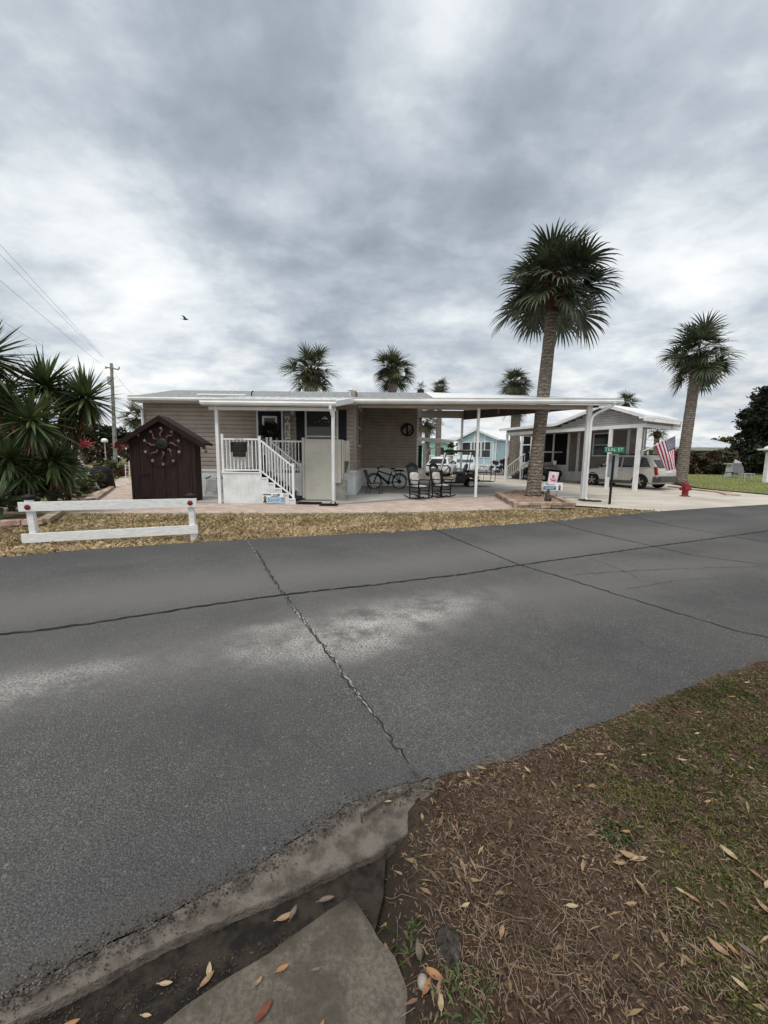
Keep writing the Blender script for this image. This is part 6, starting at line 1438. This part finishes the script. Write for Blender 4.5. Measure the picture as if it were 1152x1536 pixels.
# roofs: low porch slope, main gable, right awning; rake boards
def gslab(mb, pts, th=.1): pts = [V(p) for p in pts]; mb.prism(pts, (0, 0, th))
mb = MB(); DB = 7.5
gslab(mb, [G(-.7, -.25, 3.40), G(sk, -.25, zk), G(sk, DB, zk), G(-.7, DB, 3.40)], .09); gslab(mb, [G(sk, -.25, zk), G(sa, -.25, za), G(sa, 3.3, za), G(sk, DB, zk)], .09); gslab(mb, [G(sa, -.25, za), G(se, -.25, ze), G(se, 3.3, ze), G(sa, 3.3, za)], .09)
mb.build('roof', alu, gh)
mb = MB(); so_ = se+.38; gslab(mb, [G(se, -.25, ze-.16), G(so_, -.25, ze-.24), G(so_, 2.3, ze-.24), G(se, 3.3, ze-.16)], .09); mb.build('awning', mat('beige_awning', (.50, .48, .43), .5), gh); mb = MB(); gb(mb, se-.05, se, .09, WD, 3.225, ze-.01); mb.build('eave_board', grey_s, gh)
mb = MB(); mb.beam(G(so_, -.25, ze-.19), G(so_, 2.3, ze-.19), .1, .14); mb.tube([G(so_-.05, 2.3, ze-.26), G(se+.1, 2.4, ze-.3), G(se+.05, 2.5, ze-.45)], .05, 6); mb.build('gutter', alu, gh)
mb = MB()
for a, b in (((-.7, 3.42), (sk, zk+.02)), ((sk, zk+.02), (sa, za+.02)), ((sa, za+.02), (se, ze+.02)), ((se, ze-.10), (so_, ze-.18))): mb.beam(G(a[0], -.27, a[1]), G(b[0], -.27, b[1]), .03, .15)
gb(mb, sa-.12, sa+.08, -.31, -.1, za-.14, za+.2); mb.build('rake_board', white, gh)
# entrance stairs at the left end, rising to the screen door
s0, s1 = sof(766, 1.7), sof(787, 1.9)
mb = MB(); stepm = mat('dark_stair', (.07, .068, .068), .8, .1)
for k in range(6): gb(mb, s0+.1, s1+.1, 1.55+k*.3, 3.4, .0 if k == 0 else .15*k, .15*(k+1)+.1)
mb.build('stairs', stepm, gh)
for s in (s0, s1+.15):
    mb = MB(); a, b = G(s, 1.45, 1.0), G(s, 3.2, 1.95); mb.beam(a, b, .05, .06); mb.beam(a-V((0, 0, .75)), b-V((0, 0, .8)), .05, .06)
    for i in range(9): p = a.lerp(b, i/8); mb.beam(p, p-V((0, 0, .78)), .03, .03, (0, 1, 0))
    mb.beam(a+V((0, 0, .08)), a-V((0, 0, 1.0)), .08, .08, (0, 1, 0)); mb.build('stair_rail', white, gh)
# bicycle by its wall
q = P(855, 721.5); bicycle('bicycle', 'red bicycle with a black basket standing by the grey house wall', (q.x+.1, q.y+.15, g(q.y)), math.atan2(-e1.y, -e1.x), .34, 1.05, mat('red_bike_paint', (.16, .02, .025), .35, .1), R_(3), .022, False, True)
mb = MB(); q = D(832, 694, 25.6); mb.box(q.x-.08, q.x+.08, 25.55, 25.65, q.z-.12, q.z+.12); 
mb.build('door_bell_box', white, gh)

# ------------------------------------------------------------ pale blue house, mint house, long white roof
def simple_house(name, label, c, rz_, W, Dp, zb, zt, za_, wallm, roofm, wins, lap=.22, pil=()):
    t = T(name, label, 'house', c, rz_)
    def B(nm, mb, m, par=t): return mb.build(nm, m, par, local=True)
    mb = MB(); clapboard(mb, (-W/2, 0), (W/2, 0), zb, zt, lap); clapboard(mb, (-W/2, 0), (W/2, 0), zt, za_, lap, lambda u: zt+(za_-zt)*(1-abs(u-W/2)/(W/2)))
    clapboard(mb, (W/2, 0), (W/2, Dp), zb, zt, lap); clapboard(mb, (-W/2, Dp), (-W/2, 0), zb, zt, lap); mb.box(-W/2+.02, W/2-.02, .02, Dp, -.2, zt)
    mb.prism([(-W/2, .01, zt), (W/2, .01, zt), (0, .01, za_-.02)], (0, Dp, 0)); B('wall', mb, wallm)
    mb = MB()
    for s in (-1, 1): a, b = (0, -.3, za_+.02), (s*(W/2+.35), -.3, zt-.1); q_ = [a, b, (b[0], b[1], b[2]+.12), (a[0], a[1], a[2]+.12)]; mb.prism(q_ if s > 0 else q_[::-1], (0, Dp+.6, 0))
    B('roof', mb, roofm)
    mb = MB()
    for x in pil: mb.box(x-.07, x+.07, -.05, -.018, zb, zt+(za_-zt)*max(0, 1-abs(x)/(W/2))*.9)
    for s in (-1, 1): mb.beam((0, -.33, za_+.05), (s*(W/2+.37), -.33, zt-.05), .03, .2)
    B('trim', mb, white)
    for o, e, n, w_, h_ in wins:
        f = window(t, WM(t) @ V(o), (WM(t).to_3x3() @ V(e)), (WM(t).to_3x3() @ V(n)), w_, h_, white, darkglass, 'h', .07)
    mb = MB(); mb.box(-W/2-.01, W/2+.01, -.03, -.017, -.3, zb); mb.box(W/2+.017, W/2+.03, 0, Dp, -.3, zb); B('skirting', mb, skirtw)
    return t
bluem = mat('pale_blue_siding', (.42, .58, .62), .6, .05, 1); a, b = V((8.35, 46.2, 0)), V((11.95, 43.2, 0)); c = (a+b)/2; W = (b-a).length
simple_house('blue_house', 'pale blue gabled house with three dark windows beyond the carport', (c.x, c.y, .5), math.atan2(b.y-a.y, b.x-a.x), W, 11, .55, 3.2, 4.25, bluem, alu,
    [((-W/2+.55+k*(W-1.1)/3, -.02, 1.25), (1, 0, 0), (0, -1, 0), (W-1.1)/3-.08, 1.75) for k in range(3)]+[((W/2+.02, 3.0, 1.5), (0, 1, 0), (1, 0, 0), .9, 1.3)], .2, (-W/2+.07, -W/2+.4, W/2-.4, W/2-.07, -.28, .95))
mintm = mat('mint_siding', (.30, .56, .44), .6, .05, 1); c = D(652, 700, 56)
simple_house('mint_house', 'mint green house far behind the carport with a small window', (c.x, 56, .5), R_(-12), 4.4, 8, .55, 3.15, 3.75, mintm, alu, [((-1.3, -.02, 1.5), (1, 0, 0), (0, -1, 0), .8, 1.3), ((.5, -.02, 1.5), (1, 0, 0), (0, -1, 0), .8, 1.3)], .2)
rl = T('railing_fence', 'white railing in front of the mint green house', 'railing', (D(652, 700, 48).x, 48, .5)); x0, x1 = D(630, 690, 48).x, D(692, 690, 48).x
mb = MB(); mb.box(x0, x1, 47.95, 48.05, 1.95, 2.06); mb.box(x0, x1, 47.95, 48.05, .95, 1.03); k = int((x1-x0)/.16)
for i in range(k+1): x = x0+(x1-x0)*i/k; w_ = .05 if i % 8 == 0 else .02; mb.box(x-w_, x+w_, 47.96, 48.04, .5 if i % 8 == 0 else 1.03, 2.1 if i % 8 == 0 else 1.95)
mb.build('rails', white, rl)
mb = MB(); mb.box(x0, x1, 48.2, 50, .5, .98); mb.build('deck', skirtw, rl)
lh = T('long_house', 'low long house with a white metal roof behind the hedge at the right', 'house', (D(1030, 700, 46).x, 46, .5)); xa, xb = D(930, 690, 46).x, D(1108, 690, 46).x
z0, z1 = D(1030, 672, 46).z, D(1030, 660.5, 50).z
mb = MB(); mb.prism([(xa, 45.6, z0), (xb, 45.6, z0), (xb, 50, z1), (xa, 50, z1)], (0, 0, .1)); 
for i in range(40): x = xa+(xb-xa)*i/39; mb.beam((x, 45.6, z0+.11), (x, 50, z1+.11), .05, .06)
mb.build('roof', mat('white_metal_roof', (.62, .64, .67), .35, .06, .6), lh)
mb = MB(); mb.box(xa, xb, 45.5, 45.6, z0-.28, z0+.06); mb.build('fascia', mat('grey_fascia', (.42, .43, .42), .5), lh)
mb = MB(); mb.box(xa+.2, xb-.2, 46.4, 50, .2, z0-.1); mb.build('wall', mat('dull_beige_wall', (.22, .2, .18), .7, .1), lh)  # one even dull beige over the whole wall
mb = MB()
for px in (970, 985, 1008, 1034): x = D(px, 690, 45.8).x; mb.box(x-.09, x+.09, 45.7, 45.88, .3, z0-.2)
mb.build('post', white, lh)

# ------------------------------------------------------------ garden furniture on the right lawn
lawn_white = mat('dull_off_white', (.42, .43, .42), .7, .1)  # one dull off-white for the pedestal and the table
def LW(px, py): return P(px, py)
q = P(1092, 716); mb = MB(); mb.box(q.x-.28, q.x+.28, q.y-.2, q.y+.2, q.z+1.05, q.z+1.15); mb.prism([(q.x-.28, q.y-.05, q.z), (q.x+.2, q.y-.05, q.z), (q.x+.24, q.y-.05, q.z+1.05), (q.x-.16, q.y-.05, q.z+1.05)], (0, .12, 0)); tag(mb.build('garden_pedestal', lawn_white), 'white leaning garden pedestal on the right lawn by the hedge', 'pedestal')
q = P(1112, 718); lc = T('lawn_chair', 'grey lawn chair with a high back under the big dark tree', 'chair', q)
mb = MB(); mb.prism([(q.x-.38, q.y+.25, q.z+.4), (q.x+.38, q.y+.25, q.z+.4), (q.x+.42, q.y+.4, q.z+.85), (q.x+.28, q.y+.5, q.z+1.2), (q.x-.28, q.y+.5, q.z+1.2), (q.x-.42, q.y+.4, q.z+.85)], (0, .05, 0)); mb.build('backrest', mat('grey_sling', (.13, .135, .14), .7, .08), lc)
mb = MB(); mb.box(q.x-.38, q.x+.38, q.y-.4, q.y+.24, q.z+.36, q.z+.42); mb.build('seat', mat('green_sling', (.05, .09, .075), .7), lc)
for sx in (-1, 1):
    for y in (-.38, .22): mb = MB(); mb.tube([(q.x+sx*.36, q.y+y, q.z), (q.x+sx*.36, q.y+y, q.z+.38)], .03, 6); mb.build('leg', steel, lc)
q = P(1119, 722); wt_ = T('side_table', 'small white tube frame table beside the grey lawn chair', 'table', q); mb = MB(); mb.box(q.x-.36, q.x+.36, q.y-.25, q.y+.25, q.z+.5, q.z+.55); mb.build('table_top', lawn_white, wt_)
for sx, sy in ((-.33, -.22), (.33, -.22), (.33, .22), (-.33, .22)): mb = MB(); mb.tube([(q.x+sx, q.y+sy, q.z), (q.x+sx, q.y+sy, q.z+.5)], .025, 6); mb.build('leg', lawn_white, wt_)
q = P(1101, 717); fc = T('lawn_chair', 'dark green reclined lawn chair between the pedestal and the grey chair', 'chair', q); mb = MB(); mb.beam((q.x-.1, q.y, q.z+.45), (q.x+.35, q.y+.2, q.z+1.35), .6, .04, (0, 1, 0)); mb.build('backrest', steel, fc); mb = MB(); mb.box(q.x-.5, q.x+.1, q.y-.3, q.y+.3, q.z+.4, q.z+.46); mb.build('seat', mat('green_webbing', (.03, .08, .06), .7), fc)
for sx in (-.45, .1):
    for sy in (-.25, .25): mb = MB(); mb.tube([(q.x+sx, q.y+sy, q.z), (q.x+sx, q.y+sy, q.z+.42)], .025, 6); mb.build('leg', steel, fc)
q = P(1149, 724); pl = T('lamp_post', 'white column with a wide flat cap at the right edge of the photo', 'lamp post', q); mb = MB(); mb.box(q.x-.14, q.x+.14, q.y-.14, q.y+.14, q.z, q.z+2.0); mb.build('column', white, pl)
zt = D(1149, 672, q.y).z; mb = MB(); mb.prism([(q.x-.45, q.y-.45, zt-.14), (q.x+.45, q.y-.45, zt-.14), (q.x+.45, q.y+.45, zt-.14), (q.x-.45, q.y+.45, zt-.14)], (0, 0, .1)); mb.lathe([(.34, 0), (.3, .1), (.1, .2)], (q.x, q.y, zt-.04), 8); mb.build('cap', white, pl)
mb = MB(); mb.box(q.x-.22, q.x+.22, q.y-.22, q.y+.22, q.z+2.0, zt-.141); mb.build('lantern', mat('grey_lantern_glass', (.2, .21, .21), .3), pl)
mb = MB(); x = D(1120, 690, 41).x; mb.box(x-1.3, x+1.3, 41, 43, .4, 3.0); sd_ = mb.build('wall', mat('white_shed_siding', (.40, .41, .40), .6, .08), None); tag(sd_, 'small pale outbuilding with a dark window under the big dark tree', 'outbuilding'); sd_.name = 'outbuilding'
wq = window(sd_, (x-.35, 40.98, 1.5), (1, 0, 0), (0, -1, 0), .8, 1.2, white, darkglass, 'h', .08)

# ------------------------------------------------------------ grass, litter, leaves
def field(name, poly, n, hmin, hmax, w_, m, seed, zf, lean=.6):
    r = random.Random(seed); xs = [p[0] for p in poly]; ys = [p[1] for p in poly]; mb = MB(); c = 0
    while c < n:
        x, y = r.uniform(min(xs), max(xs)), r.uniform(min(ys), max(ys))
        if not inside(poly, x, y): continue
        if noise.noise((x*.9, y*.9, seed)) < r.uniform(-.9, .25): c += .3; continue
        c += 1; z = zf(x, y); h = r.uniform(hmin, hmax); a = r.uniform(0, 6.283); d = V((math.cos(a), math.sin(a), 0)); s = V((-d.y, d.x, 0))*w_*r.uniform(.6, 1.4)
        p = V((x, y, z-.004)); ln = r.uniform(.1, lean*1.6); mb.add([p-s, p+s, p+d*h*ln*.5+V((0, 0, h*.65))+s*.6, p+d*h*ln+V((0, 0, h*max(.2, 1-ln*.45)))], [(0, 1, 2, 3)])
    return tag(mb.build(name, m, local=True), kind='stuff')
blade_dry = mat('dry_grass_blade', (.50, .385, .24), .9, c2=(.27, .20, .11), scale=.9, island=.5)
blade_green = mat('green_grass_blade', (.13, .15, .045), .8, c2=(.19, .18, .07), scale=.9, island=.45)
VERGE = [p-V((0, .03, 0)) for p in pav_front[1:]]+[P(858, 764), P(930, 763), P(985, 766.5)]+[p-nr*.07 for p in FAR[::-1][2:]]+[P(0, 838), P(0, 790), P(66, 788), P(92, 772)]
field('dry_grass', VERGE, 34000, .03, .065, .007, blade_dry, 1, lambda x, y: -.03, 1.1)
GB = [p-V((0, .03, 0)) for p in pav_front[1:]]+[P(858, 764), P(930, 763), P(985, 766.5), P(900, 772), P(760, 777), P(600, 781), P(430, 784), P(250, 790), P(100, 796), P(66, 788), P(92, 772)]
field('green_grass', GB, 9500, .03, .07, .006, mat('olive_grass_blade', (.16, .155, .06), .85, c2=(.22, .19, .085), scale=.9, island=.5), 12, lambda x, y: -.03, .9)
field('green_grass', VERGE, 3000, .03, .07, .007, blade_green, 2, lambda x, y: -.03, .8)
field('dry_grass', VERGE, 2600, .07, .13, .006, blade_dry, 31, lambda x, y: -.025, .9)
field('lawn_grass', [P(1152, 741), P(1085, 736), P(1045, 731), (24, 36), (48, 40)], 9000, .02, .05, .02, blade_green, 3, lambda x, y: g(y)+.02, .6)
NZ = lambda x, y: dirt_z(x, y)
NV = [p-nr*.03 for p in NEAR[12:]]; NEARV = NV[:-1]+[V((4.5, 3.4, 0)), V((4.5, .5, 0)), V((.05, .5, 0)), P(618, 1520), P(606, 1460), P(585, 1400), P(545, 1345), P(560, 1300), P(600, 1268), P(640, 1245)]
LITV = [p+nr*.05 for p in NEAR[13:]]+NEARV[len(NV)-1:]
litter_m = mat('leaf_litter', (.20, .138, .092), .9, c2=(.098, .062, .042), scale=3, island=.55)
def chips(name, poly, n, s0, s1, m, seed, dens=None):
    r = random.Random(seed); xs = [p[0] for p in poly]; ys = [p[1] for p in poly]; mb = MB(); c = 0
    while c < n:
        x, y = r.uniform(min(xs), max(xs)), r.uniform(min(ys), max(ys))
        if not inside(poly, x, y) or (dens and r.random() > dens(x, y)): c += .02; continue
        c += 1; a = r.uniform(0, 6.283); L = r.uniform(s0, s1); wd = L*r.uniform(.08, .3); d = V((math.cos(a), math.sin(a), r.uniform(-.35, .35))); s = V((-d.y, d.x, r.uniform(-.4, .4)))
        p = V((x, y, NZ(x, y)+.006)); mb.add([p-d*L*.5, p+s*wd*.5+V((0, 0, L*.08)), p+d*L*.5, p-s*wd*.5+V((0, 0, L*.05))], [(0, 1, 2, 3)])
    return tag(mb.build(name, m, local=True), kind='stuff')
chips('leaf_litter', LITV, 62000, .005, .024, litter_m, 4, lambda x, y: min(1, max(.12, (x-.02)*3.2)))
chips('leaf_litter', NEARV, 1500, .02, .06, mat('pale_litter', (.24, .17, .10), .9, c2=(.13, .085, .05), scale=3, island=.4), 5)
GP = [(P(985, 1225), .17), (P(1000, 1205), .2), (P(1130, 1060), .5), (P(1110, 1160), .28), (P(1090, 1380), .14), (P(1110, 1500), .12), (P(1060, 1260), .14), (P(1000, 1130), .16), (P(930, 1270), .05)]
def green_d(x, y):
    s = .012+sum(math.exp(-((x-c.x)**2+(y-c.y)**2)/(r_*r_)) for c, r_ in GP)
    return min(1, s)*max(.04, min(1, (noise.noise((x*9, y*9, 1))+.35)*1.5))
def blades(name, poly, n, h0, h1, m, seed, dens):
    r = random.Random(seed); xs = [p[0] for p in poly]; ys = [p[1] for p in poly]; mb = MB(); c = 0
    while c < n:
        x, y = r.uniform(min(xs), max(xs)), r.uniform(min(ys), max(ys))
        if not inside(poly, x, y) or r.random() > dens(x, y): c += .05; continue
        c += 1
        for _ in range(2):
            a = r.uniform(0, 6.283); h = r.uniform(h0, h1); d = V((math.cos(a), math.sin(a), 0)); s = V((-d.y, d.x, 0))*h*r.uniform(.08, .15); p = V((x, y, NZ(x, y))); l = r.uniform(.5, 1.2)
            mb.add([p-s*.6, p+s*.6, p+d*h*l*.45+V((0, 0, h*.5))+s, p+d*h*l+V((0, 0, h*.5)), p+d*h*l*.45+V((0, 0, h*.5))-s], [(0, 1, 2, 3, 4)])
    return tag(mb.build(name, m, local=True), kind='stuff')
moss_m = mat('low_weed', (.125, .130, .042), .8, c2=(.062, .075, .026), scale=2.5, island=.5)
blades('ground_cover', NEARV, 19000, .008, .022, moss_m, 6, green_d)
for (px, py), n, nm in (((930, 1270), 60, 0), ((600, 1425), 36, 1), ((695, 1520), 40, 2), ((580, 1405), 20, 3)):
    q = P(px, py); blades('grass_tuft', [(q.x-.07, q.y-.05), (q.x+.07, q.y-.05), (q.x+.07, q.y+.06), (q.x-.07, q.y+.06)], n, .012, .036, mat('bright_weed', (.085, .11, .045), .7, c2=(.045, .062, .026), scale=9, island=.4), 90+nm, lambda x, y: .8)
blades('dry_thatch', NEARV, 16000, .007, .02, mat('brown_thatch', (.20, .145, .09), .9, c2=(.10, .068, .042), scale=4, island=.5), 41, lambda x, y: .35+.65*max(0, min(1, (noise.noise((x*5, y*5, 8))+.3)*1.6)))
# dry stems lying over the dirt
straw_m = mat('dry_straw', (.25, .19, .135), .85, c2=(.12, .085, .058), scale=5, island=.45)
r = random.Random(8); mb = MB()
for i in range(1900):
    if i < 130:
        px, py = r.gauss(800, 110), r.gauss(1400, 95)
    else: px, py = r.uniform(640, 1150), r.uniform(1060, 1530)
    q = P(px, py)
    if not inside(NEARV, q.x, q.y): continue
    a = r.gauss(1.9, .9); L = r.uniform(.04, .17) if i < 130 else r.uniform(.012, .045); pts = []; p = V((q.x, q.y, 0)); bend = r.uniform(-1.2, 1.2)
    for k in range(7): pts.append(V((p.x, p.y, NZ(p.x, p.y)+.007+.012*math.sin(k/6*math.pi)*r.random()))); p = p+V((math.cos(a), math.sin(a), 0))*L/6; a += bend/6+r.uniform(-.12, .12)
    mb.tube(pts, [.0008*r.uniform(.5, 1.4)]*7, 4)
tag(mb.build('dry_straw', straw_m, local=True), kind='stuff')
mb = MB(); r = random.Random(23)                      # crumbs of asphalt and dirt along the worn road edge
for i in range(2600):
    k = r.uniform(0, 14.99); a_, b_ = NEAR[int(k)], NEAR[int(k)+1]; q = a_.lerp(b_, k % 1)+nr*(r.gauss(-.012, .028)+(-.06*r.random() if k > 10 else 0)); s_ = r.uniform(.0012, .0045); mb.ell((q.x, q.y, .001+s_*.3 if q.y > 0 else 0), (s_, s_*r.uniform(.6, 1), s_*.6), 5, 3)
tag(mb.build('road_crumbs', mat('asphalt_crumb', (.10, .09, .08), .9, c2=(.03, .027, .025), scale=30, island=.6), local=True), kind='stuff')
mb = MB(); r = random.Random(17)                      # bits of bark and rotted leaf along the gutter
for i in range(1300):
    px = r.uniform(20, 560); py = 1490-(px-100)*.335+abs(r.gauss(0, 30))+4; q = P(px, py); a = r.uniform(0, 6.28); L = r.uniform(.0012, .0055); d = V((math.cos(a), math.sin(a), r.uniform(-.3, .3)))*L; s = V((-d.y, d.x, r.uniform(-.3, .3)*L))*r.uniform(.15, .5); z = V((q.x, q.y, -.037+r.uniform(0, .004)))
    mb.add([z-d, z+s, z+d, z-s], [(0, 1, 2, 3)])
tag(mb.build('gutter_debris', mat('rotten_debris', (.07, .05, .036), .9, c2=(.02, .016, .013), scale=20, island=.6), local=True), kind='stuff')
# single fallen leaves
leaf_cols = {'tan': mat('tan_dead_leaf', (.29, .195, .115), .75, c2=(.19, .12, .07), scale=30), 'orange': mat('orange_dead_leaf', (.30, .16, .075), .7, c2=(.21, .10, .05), scale=30), 'red': mat('red_brown_dead_leaf', (.15, .06, .04), .65, c2=(.12, .035, .025), scale=30), 'pale': mat('pale_dead_leaf', (.36, .285, .18), .75, c2=(.26, .19, .115), scale=30), 'grey': mat('grey_brown_dead_leaf', (.15, .115, .09), .8, c2=(.09, .07, .055), scale=30)}
def leaf(px, py, L, ang, col, label, zb=None, ratio=.38):
    L *= .54 if px > 1000 else (.66 if px > 660 else .74)
    r = random.Random(px*7+py); q = P(px, py); mb = MB(); n = 8; d = V((math.cos(ang), math.sin(ang), 0)); s = V((-d.y, d.x, 0)); z = (NZ(q.x, q.y)+.006) if zb is None else zb; curl = r.uniform(.1, .35); vs = []; tw = r.uniform(-.3, .3)
    for i in range(n+1):
        k = i/n; wv = L*ratio*.5*math.sin(math.pi*min(1, k*.97+.02))**.8*(1.1-.35*k); up = L*curl*.5*(2*k-1)**2
        for e in (-1, -.5, 0, .5, 1): vs.append(V((q.x, q.y, z))+d*L*(k-.5)+s*wv*e+V((0, 0, up+abs(e)**1.5*wv*.55+tw*e*wv*.5+.004)))
    fs = [(i*5+j, i*5+j+1, (i+1)*5+j+1, (i+1)*5+j) for i in range(n) for j in range(4)]; mb.add(vs, fs)
    a, b = V((q.x, q.y, z))-d*L*.5+V((0, 0, L*curl*.5+.004)), V((q.x, q.y, z))-d*L*.66+V((0, 0, L*curl*.6+.004)); mb.tube([a, b], .0014, 4)
    o = mb.build('fallen_leaf', leaf_cols[col], smooth=True); md = o.modifiers.new('thickness', 'SOLIDIFY'); md.thickness = .001
    return tag(o, label, 'leaf', 'fallen leaves')
zs, zm, zc = -.024, -.035, .006
for a in ((428, 1368, .075, .5, 'tan', 'tan leaf lying highest in the black gutter mud, beside a greyer one', zm+.01), (440, 1362, .06, 1.3, 'grey', 'grey brown leaf beside the tan leaf in the upper gutter mud', zm+.015),
    (310, 1456, .06, 1.0, 'tan', 'tan leaf of the upright pair in the black gutter mud', zm), (313, 1442, .055, 1.9, 'pale', 'paler narrow leaf of the upright pair in the gutter mud', zm), (248, 1462, .05, .1, 'pale', 'small pale leaf alone in the gutter mud left of the upright pair', zm),
    (219, 1509, .035, .0, 'pale', 'smallest pale leaf low in the gutter mud', zm), (100, 1526, .07, .6, 'orange', 'orange leaf in the gutter mud near the bottom left corner', zm),
    (396, 1507, .075, .95, 'red', 'red brown leaf on the concrete gutter slab', zs), (424, 1444, .05, .5, 'orange', 'orange leaf on the upper part of the concrete gutter slab', zs), (481, 1534, .05, 1.2, 'orange', 'orange leaf at the bottom edge of the gutter slab', zs), (388, 1463, .035, 1.0, 'tan', 'small tan leaf at the mossy edge of the gutter slab', zs), (474, 1446, .035, .2, 'grey', 'small grey leaf on the concrete gutter slab', zs),
    (490, 1343, .07, .3, 'grey', 'crumpled grey leaf at the top corner of the gutter slab', -.02), (580, 1402, .06, 1.8, 'tan', 'tan leaf at the edge where slab meets dirt', None), (628, 1438, .075, 1.65, 'grey', 'long grey leaf standing out on the black mud', None), (640, 1502, .06, 1.0, 'orange', 'orange leaf below the pale stone at the bottom', None), (652, 1490, .075, -.5, 'orange', 'bright orange leaf right of the pale stone at the bottom', None), (660, 1528, .06, 1.5, 'pale', 'pale leaf in the weeds at the bottom edge', None),
    (944, 1306, .11, -.35, 'tan', 'long tan leaf of the pair beside the green tuft on the dirt', None), (957, 1311, .085, .15, 'pale', 'lighter leaf of the pair beside the green tuft', None), (928, 1315, .06, .0, 'tan', 'small tan leaf left of the leaf pair by the green tuft', None), (938, 1265, .05, .05, 'orange', 'small orange leaf above the green tuft', None), (1090, 1296, .11, 1.85, 'pale', 'large pale upright leaf on the mossy ground at the right', None),
    (857, 1374, .06, .0, 'pale', 'pale yellow leaf lying alone on the bare brown dirt', None), (945, 1376, .055, .1, 'tan', 'tan leaf on the bare dirt right of the pale yellow leaf', None), (1018, 1356, .05, 2.3, 'pale', 'round pale leaf left of a brown curled leaf at the right', None, .5), (1034, 1364, .07, 2.2, 'tan', 'brown curled leaf beside the round pale leaf', None), (1142, 1380, .09, 1.7, 'tan', 'tan leaf at the right edge of the dirt', None), (1148, 1346, .08, .6, 'pale', 'pale leaf touching the right picture edge', None), (1130, 1330, .07, 1.9, 'orange', 'orange brown leaf near the right edge below the large pale leaf', None),
    (1073, 1444, .10, 2.1, 'tan', 'long brown leaf lowest right but three on the moss', None), (1094, 1446, .07, 1.9, 'orange', 'orange tinted leaf between two long leaves at lower right', None), (1116, 1444, .09, 2.2, 'grey', 'long grey leaf at lower right on the moss', None), (1105, 1502, .07, 2.1, 'pale', 'pale leaf in the bottom right corner area', None), (1060, 1218, .06, .3, 'tan', 'tan leaf on the moss above the large pale leaf', None), (1125, 1165, .055, 1.6, 'pale', 'pale leaf at the right amid dark litter', None), (1098, 1150, .05, 1.9, 'tan', 'tan leaf near the right edge below the road bend', None),
    (1022, 1152, .08, -.15, 'pale', 'long pale leaf in the middle of the right verge', None), (965, 1142, .04, .2, 'pale', 'small pale leaf in the middle of the verge', None), (1045, 1108, .06, .3, 'pale', 'light leaf near the asphalt edge at right', None), (1120, 1030, .07, .1, 'pale', 'pale leaf at the top of the right verge near the asphalt', None), (1098, 1053, .07, .2, 'orange', 'orange leaf at the top right of the verge', None), (900, 1137, .07, .1, 'tan', 'tan leaf close to the asphalt edge', None), (790, 1165, .06, 1.9, 'pale', 'pale upright leaf near the asphalt at the left end of the verge', None), (868, 1188, .035, .6, 'orange', 'tiny orange leaf on the brown litter', None), (722, 1162, .07, -.3, 'tan', 'tan leaf lying on the edge of the asphalt dirt', zc+.02), (702, 1172, .05, 1.7, 'pale', 'small upright leaf on the gutter end near the asphalt', zc+.02), (582, 1206, .045, .1, 'pale', 'pale leaf on the curb strip near the twig', zc), (633, 1236, .045, 1.6, 'tan', 'tan leaf at the end of the curb strip', zc+.02), (752, 1415, .06, 1.1, 'tan', 'brown leaf on the straw covered dirt', None), (698, 1375, .045, .4, 'pale', 'yellow leaf bits on the dirt left of the straw', None)):
    leaf(*a)
q = P(634, 1490); mb = MB(); mb.ell((q.x, q.y, NZ(q.x, q.y)+.018), (.015, .017, .014), 14, 10); tag(mb.build('pebble', mat('pale_pebble', (.26, .23, .20), .7, .1, 30), smooth=True), 'pale round pebble beside the orange leaves at the bottom', 'pebble')
q = P(672, 1440); r = random.Random(12); mb = MB(); mb.ell((q.x, q.y, NZ(q.x, q.y)+.005), (.035, .05, .02), 16, 10); mb.v = [(v[0]+r.uniform(-.006, .006), v[1]+r.uniform(-.006, .006), v[2]+r.uniform(-.006, .006)) for v in mb.v]; tag(mb.build('rock', mat('dark_rock', (.06, .052, .045), .9, c2=(.018, .016, .014), scale=40, bmp=.9)), 'dark rough rock half buried in the mud beside the slab', 'rock')
a, b = P(545, 1222, .012), P(622, 1178, .012); mb = MB(); mb.tube([a, a.lerp(b, .4)+V((0, .008, .004)), a.lerp(b, .75)-V((0, .004, 0)), b], [.004, .0035, .003, .0015], 6); mb.tube([a+V((-.01, .01, .0)), a+V((-.006, -.03, .0))], .003, 5)
tag(mb.build('twig', mat('dark_twig', (.06, .045, .035), .9)), 'dark thin twig lying along the curb strip', 'twig')
